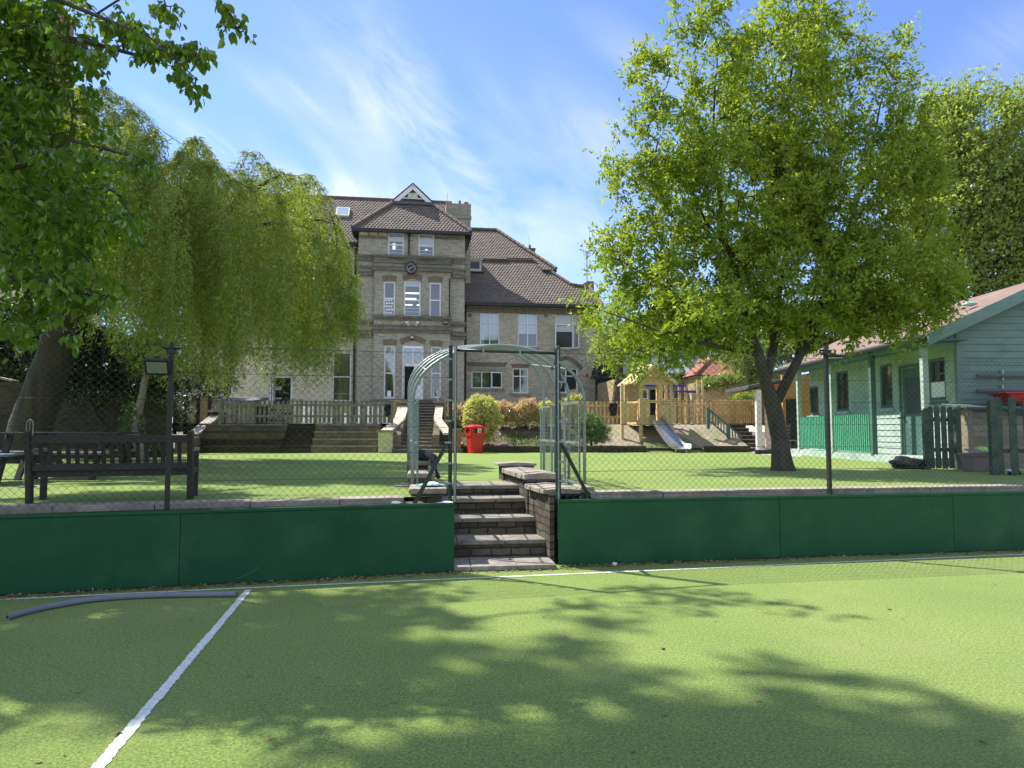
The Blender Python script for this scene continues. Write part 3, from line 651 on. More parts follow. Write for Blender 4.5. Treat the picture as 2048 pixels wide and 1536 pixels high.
q = MB(BL); q.bar((u, .12, zt-.12), (u-.05, .07, zt-.22), .03, .03); q.build('arm', m_black, e)
e, u, zt = flood(1651, 694, 985, BR, 'black post with a flat wide floodlight, in front of the green hut', 0, 0)
q = MB(BR); q.oct([(u-.02, .0, zt-.12), (u+.20, .0, zt-.135), (u-.02, .14, zt-.12), (u+.20, .14, zt-.135), (u-.02, .0, zt-.09), (u+.20, .0, zt-.115), (u-.02, .14, zt-.09), (u+.20, .14, zt-.115)]); hd = q.build('lamp_head', m_black, e, bevel=.005)
q = MB(BR); q.bar((u, .12, zt-.06), (u+.12, .08, zt-.10), .02, .02); q.bar((u, .12, zt-.05), (u-.09, .08, zt-.10), .02, .02); q.build('arm', m_black, e)
q = MB(BR); q.box(u+.0, u+.18, .01, .13, zt-.142, zt-.138); q.build('lens', m_lampface, hd)
# ================================================================ tiled roof helper
def inpoly(x, y, poly):
    c = False; n = len(poly)
    for i in range(n):
        (x1, y1), (x2, y2) = poly[i], poly[(i+1) % n]
        if (y1 > y) != (y2 > y) and x < (x2-x1)*(y-y1)/(y2-y1)+x1: c = not c
    return c
def tiles(F, poly, v0, z0, deg, mat, par, name='roof', tw=.19, tg=.21, lift=0., base=True):
    cp, spn = math.cos(R(deg)), math.sin(R(deg)); q = MB(F)
    W = lambda u, s_, h: (u, v0+s_*cp-h*spn, z0+s_*spn+h*cp+lift)
    if base: q.poly([W(u, s_, 0) for u, s_ in poly])
    us = [p[0] for p in poly]; ss = [p[1] for p in poly]; rs = random.Random(7)
    prof = ((0, .004), (.30, .006), (.5, .030), (.8, .026), (1, .004))
    k = 0; s_ = min(ss)
    while s_ < max(ss):
        sh = 0 if k % 2 == 0 else tw/2; u = min(us)-tw+sh
        while u < max(us):
            if inpoly(u+tw/2, s_+tg/2, poly):
                j = rs.uniform(-.004, .004); V = []
                for f, h in prof: V.append(W(u+f*tw, s_+j-.02, h+.026)); V.append(W(u+f*tw, s_+tg, h))
                for f, h in prof: V.append(W(u+f*tw, s_+j-.02, h-.008))
                n = len(prof); q.add(V, [(2*i, 2*i+2, 2*i+3, 2*i+1) for i in range(n-1)]+[(2*n+i, 2*n+i+1, 2*i+2, 2*i) for i in range(n-1)])
            u += tw
        s_ += tg; k += 1
    return q.build(name, mat, par)
def ridge(F, a, b, r, par, mat=None, name='ridge'):
    q = MB(F); a, b = np.array(a, float), np.array(b, float); L = np.linalg.norm(b-a); n = max(1, int(L/.4))
    for i in range(n):
        p0 = a+(b-a)*(i/n); p1 = a+(b-a)*((i+1)/n); q.tube([p0, p1], [r*1.06, r*.94], 8)
    return q.build(name, mat or m_ridge, par)
# ================================================================ window helper
def window(F, par, r, v, cols=1, rows=(), frame=.07, blind=0., dep=.10, sill=True, lights=(), slats=(), glass=None, room=True, arched=0, uz=None, fm=None, openc=None):
    a, b, c, d = uz or F.rect(r, v); fm = fm or m_white
    q = MB(F); w = v+dep
    q.box(a, a+frame, w-.03, w+.05, c, d); q.box(b-frame, b, w-.03, w+.05, c, d)
    q.box(a+frame, b-frame, w-.028, w+.05, c, c+frame*1.2); q.box(a+frame, b-frame, w-.028, w+.05, d-frame, d)
    for i in range(1, cols): u = a+(b-a)*i/cols; q.box(u-frame*.45, u+frame*.45, w-.025, w+.045, c+frame, d-frame)
    for t in rows: z = c+(d-c)*t; q.box(a+frame, b-frame, w-.022, w+.048, z-frame*.42, z+frame*.42)
    fr = q.build('window', fm, par)
    q = MB(F); q.poly([(a+frame, w+.01, c+frame), (b-frame, w+.01, c+frame), (b-frame, w+.01, d-frame), (a+frame, w+.01, d-frame)]); q.build('pane', glass or m_glass, fr)
    if sill:
        q = MB(F); q.box(a-.10, b+.10, v-.07, v+dep-.03, c-.12, c); q.build('sill', m_coping, fr)
    if blind:
        q = MB(F); z = d-(d-c)*blind; q.poly([(a+frame, w+.07, z), (b-frame, w+.07, z), (b-frame, w+.07, d), (a+frame, w+.07, d)]); q.build('blind', m_blind, fr)
    for i, (x0, z0, x1, z1) in enumerate(lights):
        q = MB(F); q.box(a+(b-a)*x0, a+(b-a)*x1, w+.45, w+.47, c+(d-c)*z0, c+(d-c)*z1); q.build('ceiling_lamp', m_lit, fr)
    for t in slats:
        q = MB(F); z = c+(d-c)*t; q.box(a+frame, b-frame, w+.02, w+.03, z-.012, z+.012); q.build('glazing_bar', fm, fr)
    if room:
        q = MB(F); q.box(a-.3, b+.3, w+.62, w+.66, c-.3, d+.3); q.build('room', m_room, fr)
    return fr
def soldier(F, par, a, b, z, h, v, rise=0, mat=None, n=10, name='brick_arch'):
    q = MB(F); p = []
    for i in range(n+1): t = i/n; p.append((a+(b-a)*t, z+rise*math.sin(math.pi*t)))
    p2 = [(x+(x-(a+b)/2)*.16, zz+h) for x, zz in p]
    for i in range(n): q.add([(p[i][0], v, p[i][1]), (p[i+1][0], v, p[i+1][1]), (p2[i+1][0], v, p2[i+1][1]), (p2[i][0], v, p2[i][1]),
                              (p[i][0], v+.12, p[i][1]), (p[i+1][0], v+.12, p[i+1][1]), (p2[i+1][0], v+.12, p2[i+1][1]), (p2[i][0], v+.12, p2[i][1])],
                             [(0, 1, 2, 3), (1, 0, 4, 5), (3, 2, 6, 7)]+([(0, 3, 7, 4)] if i == 0 else [])+([(2, 1, 5, 6)] if i == n-1 else []))
    return q.build(name, mat or m_arch_brick, par)
# ================================================================ school building
o = P(716, 800, 38.0); BF = Fr((o[0], o[1]), 8.1); GZ = 1.6
sb = emp('school_building', (o[0], o[1], GZ), 8.1, 'tall three-storey brick Victorian school with a hipped clock tower bay and tiled roofs', 'building')
VC, VW = -.16, 1.5                                     # centre bay plane and wing plane
U0, _ = BF.hit(716, 600, 0); U1 = BF.hit(929, 600, 0)[0]
zf = lambda y, x=825, v=VC: BF.hit(x, y, v)[1]
C0, C1 = BF.hit(748, 600, VC)[0], BF.hit(901, 600, VC)[0]
ZE = 12.36
w2 = [(776, 464, 808, 516), (837, 466, 868, 518)]; w1 = [(767, 563, 790, 632), (808, 562, 841, 633), (859, 565, 882, 635)]
w0 = [(768, 691, 790, 797), (804, 690, 847, 805), (862, 693, 882, 796)]
rects = lambda L, v: [BF.rect(r, v) for r in L]
zc2 = zf(512); 
q = MB(BF); q.wall(U0, U1, zc2, ZE+.05, VC, rects(w2, VC)); q.build('tower_wall', m_stock, sb)
q = MB(BF); q.wall(C0, C1, GZ, zc2, VC, rects(w1, VC)+rects(w0, VC)); q.box(C0, C0+.01, VC+.001, .0, GZ, zc2); q.box(C1-.01, C1, VC+.001, .0, GZ, zc2); q.build('tower_wall', m_stock, sb)
q = MB(BF); q.box(U0, C0+.01, 0, .3, GZ, zc2); q.box(C1-.01, U1, 0, .3, GZ, zc2); q.box(U1-.02, U1, .3, 8, GZ, ZE); q.box(U0, U0+.02, .3, 8, GZ, ZE); q.box(U1-.02, U1, VC+.002, .3, zc2, ZE); q.box(U0, U0+.02, VC+.002, .3, zc2, ZE)
q.build('tower_wall', m_stock, sb)
def band(y0, y1, pr, x=825, mat=None):
    z1, z0 = zf(y0), zf(y1); q = MB(BF); q.box(C0-pr*.6, C1+pr*.6, VC-pr, VC+.02, z0, z1)
    z1b, z0b = z1-.28 if y0 > 520 else z1, z0-.28 if y0 > 520 else z0
    q.box(U0-pr*.6, C0-pr*.6-.003, -pr, .02, z0b, z1b); q.box(C1+pr*.6+.003, U1+pr*.6, -pr, .02, z0b, z1b); q.box(U1+.001, U1+pr*.6, .02, 3, z0b, z1b)
    return q.build('cornice', mat or m_stock_dark, sb)
for a in ((512, 516, .12), (516, 524, .07), (524, 528, .12), (534, 538, .08), (538, 543, .16), (632, 637, .14), (637, 641, .09), (651, 655, .09), (655, 660, .17), (660, 666, .10)): band(*a)
band(799, 803, .08)
# friezes under the eaves: recessed panels of cream brick
for (a, b) in ((720, 735), (740, 754), (759, 773), (876, 884), (889, 903), (909, 923)):
    q = MB(BF); u0, u1, z0, z1 = BF.rect((a, 464, b, 470), VC); q.box(u0, u1, VC-.03, VC+.01, z0, z1); q.build('frieze_panel', m_cream, sb)
q = MB(BF); u0, u1, z0, z1 = BF.rect((718, 473, 774, 477), VC); q.box(u0, u1, VC-.05, VC+.01, z0, z1); u0, u1, z0, z1 = BF.rect((871, 475, 926, 479), VC); q.box(u0, u1, VC-.05, VC+.01, z0, z1); q.build('string_course', m_stock_dark, sb)
window(BF, sb, w2[0], VC, rows=(.52,), blind=.34, lights=((.28, .42, .34, .66), (.38, .42, .44, .66), (.32, .02, .36, .14), (.42, .02, .46, .14)), slats=(.1, .22, .34))
window(BF, sb, w2[1], VC, rows=(.52,), blind=.52, lights=((.45, .42, .50, .48), (.54, .42, .59, .48), (.38, .04, .42, .14), (.48, .04, .52, .14)), slats=(.1, .22, .34))
wd = window(BF, sb, w1[0], VC, rows=(.52,), blind=0); a, b, c, d = BF.rect(w1[0], VC)
q = MB(BF)                                     # paper discs stuck on the lower sash
for i in range(3):
    for j in range(5):
        cu, cz = a+.14+(b-a-.28)*(i+.5*(j % 2)*.6)/2.4, c+.2+(d-c)*.42*j/4.6
        q.add([(cu+.06*math.cos(t*math.pi/4), VC+.105, cz+.06*math.sin(t*math.pi/4)) for t in range(8)], [tuple(range(8))])
q.build('paper_discs', m_paper, wd)
window(BF, sb, w1[1], VC, rows=(.47,), blind=.14, lights=((.05, .69, .92, .73), (.05, .53, .75, .57), (.05, .36, .52, .39), (.78, .36, .95, .39)), slats=(.14, .24))
window(BF, sb, w1[2], VC, rows=(.5,), blind=.04)
wd = window(BF, sb, w0[0], VC, rows=(.48,), glass=m_glass2)
a, b, c, d = BF.rect((774, 781, 782, 795), VC); q = MB(BF); q.poly([(a, VC+.105, c), (b, VC+.105, c), (b, VC+.105, d), (a, VC+.105, d)]); q.build('notice', m_paper, wd)
window(BF, sb, w0[2], VC, rows=(.48,), slats=(.12,))
for r, rs_ in ((w1[0], .05), (w1[1], .12), (w1[2], .05), (w0[0], .04), (w0[1], .22), (w0[2], .04)):
    a, b, c, d = BF.rect(r, VC); soldier(BF, sb, a-.05, b+.05, d+.0, .30, VC-.02, rs_)
for r in (w2[0], w2[1]):
    a, b, c, d = BF.rect(r, VC); soldier(BF, sb, a, b, d, .12, VC-.012)
# front door with fanlight: left leaf open, right leaf white
a, b, c, d = BF.rect((804, 690, 847, 805), VC); zt = BF.hit(825, 730, VC)[1]; mid = (a+b)/2; w = VC+.12
q = MB(BF); q.box(a, a+.08, w-.03, w+.06, c, d); q.box(b-.08, b, w-.03, w+.06, c, d); q.box(a+.08, b-.08, w-.03, w+.06, d-.08, d); q.box(a+.08, b-.08, w-.04, w+.06, zt-.06, zt+.06); q.box(mid-.025, mid+.025, w-.02, w+.04, zt+.06, d-.08)
df = q.build('doorway', m_white, sb)
q = MB(BF); q.poly([(a+.08, w+.01, zt), (b-.08, w+.01, zt), (b-.08, w+.01, d), (a+.08, w+.01, d)]); q.build('fanlight', m_glass2, df)
q = MB(BF); q.box(mid+.06, b-.08, w-.02, w+.03, c+.02, c+(zt-c)*.48); q.box(mid+.06, mid+.15, w-.02, w+.03, c+(zt-c)*.48, zt-.06); q.box(b-.15, b-.08, w-.02, w+.03, c+(zt-c)*.48, zt-.06); q.box(mid+.15, b-.15, w-.02, w+.03, zt-.14, zt-.06); dd = q.build('door_leaf', m_white, df)
q = MB(BF); q.poly([(mid+.15, w+.01, c+(zt-c)*.48), (b-.15, w+.01, c+(zt-c)*.48), (b-.15, w+.01, zt-.14), (mid+.15, w+.01, zt-.14)]); q.build('pane', m_glass, dd)
q = MB(BF); q.box(a+.09, a+.13, w+.04, w+.85, c+.02, zt-.08); q.build('door_leaf', m_white, df)
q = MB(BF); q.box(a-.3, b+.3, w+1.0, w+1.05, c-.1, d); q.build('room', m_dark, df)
# tower roof
EV = .30; q = MB(BF); ea, eb, ev = U0-EV, U1+EV, VC-EV; HWd = (eb-ea)/2; GH = 1.02; gd_ = HWd-GH; s2 = math.sqrt(2)
roof_t = tiles(BF, [(ea, 0), (eb, 0), (eb-gd_, gd_*s2), (ea+gd_, gd_*s2)], ev, ZE+.02, 45, m_tile, sb)
q = MB(BF); Zr = ZE+HWd; vg = ev+gd_
q.poly([(ea, ev, ZE), (ea+gd_, vg, ZE+gd_), (ea+HWd, vg-.25, Zr), (ea+HWd, 9, Zr), (ea, 9, ZE)][::-1]); q.poly([(eb, ev, ZE), (eb-gd_, vg, ZE+gd_), (ea+HWd, vg-.25, Zr), (ea+HWd, 9, Zr), (eb, 9, ZE)]); q.build('roof', m_ridge, sb)
ridge(BF, (ea-.02, ev-.02, ZE+.07), (ea+gd_, vg, ZE+gd_+.1), .11, sb); ridge(BF, (eb+.02, ev-.02, ZE+.07), (eb-gd_, vg, ZE+gd_+.1), .11, sb)
q = MB(BF); q.prism([(ea+gd_+.06, ZE+gd_+.06), (eb-gd_-.06, ZE+gd_+.06), (ea+HWd, Zr-.06)], vg-.02, vg+.3); g = q.build('gablet', m_stock_dark, sb)
mu = ea+HWd
q = MB(BF); bz = ZE+gd_+.02
for s in (-1, 1):
    q.add([(mu+s*(GH+.14), vg-.2, bz), (mu+s*(GH-.18), vg-.2, bz), (mu, vg-.2, Zr-.22), (mu, vg-.2, Zr+.08), (mu+s*(GH+.14), vg-.12, bz), (mu+s*(GH-.18), vg-.12, bz), (mu, vg-.12, Zr-.22), (mu, vg-.12, Zr+.08)],
          [(0, 1, 2, 3), (4, 7, 6, 5), (0, 4, 5, 1), (1, 5, 6, 2), (0, 3, 7, 4)])
q.build('bargeboard', m_white, g)
q = MB(BF); q.box(mu-.62, mu+.62, vg-.17, vg-.10, bz+.22, bz+.30); q.box(mu-.28, mu+.28, vg-.15, vg-.06, bz+.30, bz+.58); q.box(mu-.02, mu+.02, vg-.18, vg-.14, bz+.30, bz+.58); q.box(mu-.55, mu-.49, vg-.16, vg-.1, bz+.30, bz+.48); q.box(mu+.49, mu+.55, vg-.16, vg-.1, bz+.30, bz+.48); q.build('gable_screen', m_offwhite, g)
for s in (-1, 1): ridge(BF, (mu+s*(GH+.2), vg-.14, bz+.02), (mu, vg-.14, Zr+.14), .05, sb, m_black, 'verge')
q = MB(BF); q.box(mu-GH-.1, mu+GH+.1, vg-.26, vg-.02, bz-.12, bz+.05); q.build('flashing', m_slate, sb)
q = MB(BF); q.box(ea-.06, eb+.06, ev-.12, ev, ZE-.14, ZE+.03); q.box(ea-.06, ea+.02, ev+.001, 1.2, ZE-.14, ZE+.02); q.box(eb-.02, eb+.06, ev+.001, 5, ZE-.14, ZE+.02); q.box(ea+.02, eb-.02, ev+.001, VC, ZE-.1, ZE-.05); q.box(U1, eb-.02, VC+.001, 5, ZE-.1, ZE-.05)
q.add([(U1+.001, 0, ZE-.9), (U1+.08, 0, ZE-.9), (U1+.001, 2.5, ZE-.9), (U1+.08, 2.5, ZE-.9), (U1+.001, 0, ZE-.11), (eb-.03, 0, ZE-.11), (U1+.001, 2.5, ZE-.11), (eb-.03, 2.5, ZE-.11)], [(0, 2, 3, 1), (4, 5, 7, 6), (0, 1, 5, 4), (2, 6, 7, 3), (0, 4, 6, 2), (1, 3, 7, 5)])
q.build('gutter', m_black, sb)
# downpipes
def pipe(px, y0, y1, v, r=.05, jog=None):
    u = BF.hit(px, (y0+y1)/2, v)[0]; zt_, zb_ = BF.hit(px, y0, v)[1], BF.hit(px, y1, v)[1]; q = MB(BF)
    pts = [(u, v, zt_), (u, v, zb_)]
    if jog: pts = [(u+jog, v-.25, zt_+.45), (u+jog, v-.2, zt_+.2)]+pts
    q.tube(pts, r, 8)
    z = zt_-.4
    while z > zb_: q.lathe((u, v, z), [(r*1.35, 0), (r*1.35, .08)], 8); z -= 1.8
    return q.build('downpipe', m_black, sb, smooth=False)
pipe(818, 468, 514, VC-.08, .045); pipe(899, 556, 634, VC-.04, .03); pipe(709, 496, 830, VW-.12, .06, .25); pipe(931, 612, 830, VW-.1, .055)
q = MB(BF); a, b, c, d = BF.rect((815, 462, 822, 472), VC-.1); q.box(a, b, VC-.2, VC-.03, c, d); q.build('hopper', m_black, sb)
# main range to the left
UL = BF.hit(372, 700, VW)[0]; ZM = 11.95
ops = [(665, 704, 702, 803), (672, 578, 704, 634), (676, 500, 702, 536), (538, 752, 584, 830), (444, 742, 465, 795), (560, 575, 600, 640), (450, 575, 490, 640)]
rr = rects(ops, VW)
q = MB(BF); q.wall(UL, U0, GZ, ZM, VW, rr); q.build('main_wall', m_cream, sb)
q = MB(BF); q.box(UL, UL+.05, VW+.01, 9, GZ, ZM); q.box(UL, U0, VW-.05, VW+.01, zf(640, 600, VW), zf(634, 600, VW)); q.box(UL, U0, VW-.08, VW+.01, zf(560, 600, VW), zf(548, 600, VW)); q.build('string_course', m_stock, sb)
for i, r in enumerate(ops):
    if i == 3: continue
    window(BF, sb, r, VW, rows=(.5,), glass=m_glass2 if i in (0, 1, 2) else None, slats=(.16,) if i in (0, 4) else ())
a, b, c, d = rr[3]; q = MB(BF); w = VW+.12; q.box(a, a+.09, w-.03, w+.05, c, d); q.box(b-.09, b, w-.03, w+.05, c, d); q.box(a+.09, b-.09, w-.03, w+.05, d-.09, d); df = q.build('doorway', m_white, sb)
q = MB(BF); q.box(a+.12, a+.17, w+.05, w+.8, c, d-.1); q.build('door_leaf', m_white, df)
q = MB(BF); q.box(a+.15, a+.55, w+.5, w+.6, c+.9, c+.97); q.box(a+.15, a+.55, w+.5, w+.6, c+1.4, c+1.6); q.build('shelf', m_offwhite, df)
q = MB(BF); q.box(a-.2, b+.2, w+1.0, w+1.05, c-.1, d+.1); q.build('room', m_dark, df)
v0 = VW-.42; ur = BF.hit(905, 400, 4)[0]; SR = 5.25
tiles(BF, [(UL-.3, 0), (ur, 0), (ur, SR), (UL-.3, SR)], v0, ZM, 45, m_tile, sb)
q = MB(BF); vr = v0+SR/s2; zr = ZM+SR/s2; q.poly([(UL-.3, vr, zr), (ur, vr, zr), (ur, vr+3.7, ZM), (UL-.3, vr+3.7, ZM)]); q.poly([(UL-.3, v0, ZM), (UL-.3, vr, zr), (UL-.3, vr+3.7, ZM)]); q.poly([(ur, v0, ZM), (ur, vr+3.7, ZM), (ur, vr, zr)]); q.build('roof', m_ridge, sb)
ridge(BF, (UL-.3, vr, zr+.05), (ur, vr, zr+.05), .10, sb)
q = MB(BF); q.box(UL-.3, U0-.05, v0-.12, v0, ZM-.16, ZM+.03); q.box(UL-.3, U0, v0+.001, VW, ZM-.14, ZM-.08); q.build('gutter', m_black, sb)
q = MB(BF); cu, cs = BF.slope(686, 427, v0, ZM, 45); W = lambda u, s_, h: (u, v0+s_/s2-h/s2, ZM+s_/s2+h/s2)
q.oct([W(cu-.39, cs-.5, .0), W(cu+.39, cs-.5, .0), W(cu-.39, cs+.5, .0), W(cu+.39, cs+.5, .0), W(cu-.39, cs-.5, .16), W(cu+.39, cs-.5, .16), W(cu-.39, cs+.5, .16), W(cu+.39, cs+.5, .16)]); sk = q.build('skylight', m_offwhite, sb)
q = MB(BF); q.poly([W(cu-.31, cs-.4, .168), W(cu+.31, cs-.4, .168), W(cu+.31, cs+.42, .168), W(cu-.31, cs+.42, .168)]); q.build('pane', m_glass2, sk)
q = MB(BF); q.poly([W(cu-.31, cs-.4, .164), W(cu+.31, cs-.4, .164), W(cu+.31, cs+.42, .164), W(cu-.31, cs+.42, .164)]); q.build('blind', m_blind, sk)
# chimney of the tower
a, _ = BF.hit(891, 420, 2.8); b, _ = BF.hit(942, 420, 2.8); zt_ = BF.hit(916, 407, 2.8)[1]
q = MB(BF); q.box(a+.05, b-.02, 2.8, 4.2, 8.6, zt_-.9); q.box(a, b+.03, 2.76, 4.24, zt_-.9, zt_-.74); q.box(a+.03, b, 2.78, 4.22, zt_-.74, zt_); ch = q.build('chimney', m_stock_dark if False else m_stock, sb)
for f, r_, h in ((.12, .15, .18), (.82, .15, .18)):
    q = MB(BF); q.lathe((a+(b-a)*f, 3.1, zt_), [(r_*.8, 0), (r_, h*.6), (r_*.95, h)], 12); q.build('chimney_pot', m_terra, ch)
q = MB(BF); q.lathe((a+(b-a)*.57, 3.1, zt_), [(.07, 0), (.07, .26)], 10); q.build('chimney_pot', m_slate, ch)
q = MB(BF); q.tube([(a+.12, 3.2, zt_), (a+.12, 3.2, zt_+.75)], .01, 4); q.build('lightning_rod', m_slate, ch)
# right wing
ZW = 8.78; vw = VW-.42; AP = 40
UR = BF.hit(1190, 700, VW)[0]
v1 = [(960, 623, 999, 693), (1036, 624, 1075, 694), (1111, 626, 1147, 697)]; v2 = [(943, 743, 1005, 777), (1025, 736, 1057, 787), (1108, 736, 1156, 787)]
q = MB(BF); q.wall(U1-.02, UR, GZ, ZW, VW, rects(v1, VW)+rects(v2, VW)); q.box(UR-.02, UR, VW+.005, 9, GZ, ZW); q.build('wing_wall', m_wing, sb)
q = MB(BF); q.box(U1, UR+.02, VW-.05, VW+.01, zf(626, 1000, VW), zf(616, 1000, VW)); q.build('string_course', m_arch_brick, sb)
q = MB(BF); a, b, c, d = BF.rect((936, 735, 1012, 742), VW); q.box(a, b, VW-.02, VW+.01, c, d); q.build('lintel', m_coping, sb)
for r in ((936, 627, 943, 634), (1088, 627, 1095, 634)):
    a, b, c, d = BF.rect(r, VW); q = MB(BF); q.box(a, b, VW-.02, VW+.01, c, d); q.build('air_brick', m_stock_dark, sb)
window(BF, sb, v1[0], VW, cols=2, rows=(.68,), blind=.8, frame=.06); window(BF, sb, v1[1], VW, cols=2, rows=(.68,), blind=.62, frame=.06)
wd = window(BF, sb, v1[2], VW, rows=(.68,), blind=.52, frame=.06, glass=glass_mat('clear_glass', (.95, .95, .95), .03), room=False)
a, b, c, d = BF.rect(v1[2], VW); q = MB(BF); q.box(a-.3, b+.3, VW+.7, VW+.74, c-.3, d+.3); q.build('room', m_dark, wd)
zz_ = c+(d-c)*.68; L_ = .62
def casement(px_u, sgn, ang, zb, zt, v, Wd, par, F=BF):
    c_, s_ = math.cos(R(ang)), math.sin(R(ang)); A = lambda t: (px_u+sgn*t*c_, v-t*s_)
    q = MB(F); B = [A(0), A(Wd)]
    for t0, t1, za, zb_ in ((0, .05, zb, zt), (Wd-.05, Wd, zb, zt), (.05, Wd-.05, zb, zb+.06), (.05, Wd-.05, zt-.06, zt)):
        p, r_ = A(t0), A(t1); q.bar((p[0], p[1], (za+zb_)/2), (r_[0], r_[1], (za+zb_)/2), .04, zb_-za)
    o_ = q.build('casement', m_white, par); q = MB(F); p, r_ = A(.04), A(Wd-.04)
    q.poly([(p[0], p[1], zb+.05), (r_[0], r_[1], zb+.05), (r_[0], r_[1], zt-.05), (p[0], p[1], zt-.05)]); q.build('pane', m_glass, o_); return o_
casement(b, 1, 65, c, zz_, VW+.02, .52, wd); casement(a, -1, 80, c, zz_, VW+.02, .5, wd)
wd = window(BF, sb, v2[0], VW, cols=3, frame=.06, slats=()); a, b, c, d = BF.rect(v2[0], VW); casement(b-.04, -1, 25, c+.03, d-.03, VW+.02, .72, wd)
window(BF, sb, v2[1], VW, cols=2, rows=(.68,), frame=.07); window(BF, sb, v2[2], VW, cols=2, rows=(.68,), frame=.08, glass=m_glass2)
for r in v1[:0]: pass
a, b, c, d = BF.rect(v2[0], VW); soldier(BF, sb, a-.2, b+.15, d+.27, .26, VW-.015)
a, b, c, d = BF.rect(v2[1], VW); soldier(BF, sb, a-.02, b+.02, d+.02, .22, VW-.015)
a, b, c, d = BF.rect((1106, 736, 1160, 787), VW); soldier(BF, sb, a-.05, b+.05, d-.15, .22, VW-.03, .62, n=16)
# wing roofs: a low front slope with its own hip and the taller slope behind it
sp_ = lambda x, y: BF.slope(x, y, vw, ZW, AP)
e0 = (U1-.05, 0); e1 = (UR+.35, 0)
pA = [e0, e1, sp_(1178, 576), sp_(1142, 571), sp_(1067, 523), (U1-.05, sp_(962, 523)[1])]
tiles(BF, pA, vw, ZW, AP, m_tile, sb)
spB = lambda x, y: BF.slope(x, y, vw, ZW+.22, AP)
t1, t2, t3 = spB(1112, 540), spB(993, 462), spB(940, 460)
pB = [(U1-.05, sp_(962, 523)[1]-.1), (sp_(1067, 523)[0], sp_(1067, 523)[1]-.1), (spB(1085, 541)[0], t1[1]), t1, t2, (U1-.4, t2[1])]
tiles(BF, pB, vw, ZW+.22, AP, m_tile, sb)
ca, sa = math.cos(R(AP)), math.sin(R(AP))
WA = lambda p, h=0.: (p[0], vw+p[1]*ca-h*sa, ZW+p[1]*sa+h*ca)
WB = lambda p, h=0.: (p[0], vw+p[1]*ca-h*sa, ZW+.22+p[1]*sa+h*ca)
ridge(BF, WA(sp_(1067, 523), .08), WA(sp_(1142, 571), .08), .10, sb); ridge(BF, WA(sp_(1142, 571), .08), WA(sp_(1178, 576), .08), .09, sb); ridge(BF, WA(sp_(1178, 576), .08), WA(e1, .08), .10, sb)
ridge(BF, WA((U1, sp_(962, 523)[1]), .1), WA(sp_(1067, 523), .1), .07, sb)
ridge(BF, WB(t1, .1), WB(t2, .1), .11, sb); ridge(BF, WB(t2, .1), WB((U1-.4, t2[1]), .1), .10, sb)
q = MB(BF)                                      # hidden flanks so that the roofs are solid
p = WB(t2); r_ = WB(t1); q.poly([p, (p[0], p[1]+3, p[2]-2.5), (r_[0], r_[1]+6, r_[2]), r_][::-1]); q.poly([p, (U1-.4, p[1], p[2]), (U1-.4, p[1]+3, p[2]-2.5), (p[0], p[1]+3, p[2]-2.5)])
p = WA(sp_(1142, 571)); k_ = WA(sp_(1067, 523)); q.poly([WA(e1), (UR+.35, vw+7, ZW), (UR-2, vw+7, p[2]), WA(sp_(1178, 576))][::-1][:4]); q.poly([k_, p, (p[0], p[1]+4, p[2]), (k_[0], k_[1]+4, k_[2])][::-1])
q.build('roof', m_ridge, sb)
q = MB(BF); p = WB(t1); a_ = WB((spB(1085, 541)[0], t1[1])); q.box(a_[0], p[0]+.05, p[1]-.02, p[1]+.05, p[2]-.12, p[2]+.03); q.poly([(a_[0], p[1], p[2]-.1), (p[0], p[1], p[2]-.1), (p[0]-.6, p[1]+.3, p[2]-.75), (a_[0]+.9, p[1]+.3, p[2]-.75)]); q.build('gutter', m_black, sb)
q = MB(BF); q.box(U1, UR+.4, vw-.12, vw, ZW-.16, ZW+.03); q.box(U1, UR+.35, vw+.001, VW, ZW-.13, ZW-.06); q.build('gutter', m_black, sb)
# dormer beside the tower
u0, s0 = sp_(929, 541); u1_, _ = sp_(962, 541); zb_ = ZW+s0*sa; vd = vw+s0*ca
q = MB(BF); q.box(U1+.0, u1_, vd-.25, vd+.9, zb_-.1, zb_+.62); q.box(U1, u1_+.08, vd-.35, vd+.9, zb_+.62, zb_+.68); dm_ = q.build('dormer', m_offwhite, sb)
q = MB(BF); q.box(U1+.45, u1_-.12, vd-.262, vd-.251, zb_+.08, zb_+.52); q.box(U1+.05, U1+.38, vd-.262, vd-.251, zb_+.08, zb_+.52); q.build('pane', m_room, dm_)
q = MB(BF); q.box(U1, u1_+.15, vd-.42, vd-.1, zb_-.16, zb_-.101); q.build('flashing', m_slate, dm_)
# chimneys at the far right of the wing
def chim(r, v, base, name='chimney', mat=m_stock, mono=False):
    a, b, c, d = BF.rect(r, v); q = MB(BF)
    if mono: q.prism([(a, base), (b, base), (b, d), (a+(b-a)*.55, d), (a, d-.25)], v, v+.9)
    else: q.box(a, b, v, v+.7, base, d-.12); q.box(a-.04, b+.04, v-.04, v+.74, d-.12, d)
    return q.build(name, mat, sb), a, b, d
c_, a, b, d = chim((1052, 496, 1070, 515), 7.0, 9.5, mat=m_stock_dark)
q = MB(BF); q.lathe(((a+b)/2, 7.3, d), [(.09, 0), (.07, .28)], 8); q.build('chimney_pot', m_slate, c_); q = MB(BF); q.tube([((a+b)/2-.05, 7.3, d), ((a+b)/2-.05, 7.3, d+.9)], .008, 4); q.build('lightning_rod', m_slate, c_)
c_, a, b, d = chim((1031, 489, 1047, 495), 7.0, 9.5, mat=m_stock_dark)
cR, a, b, d = chim((1162, 562, 1188, 600), 3.2, 7.0, mat=m_redbrick, mono=True)
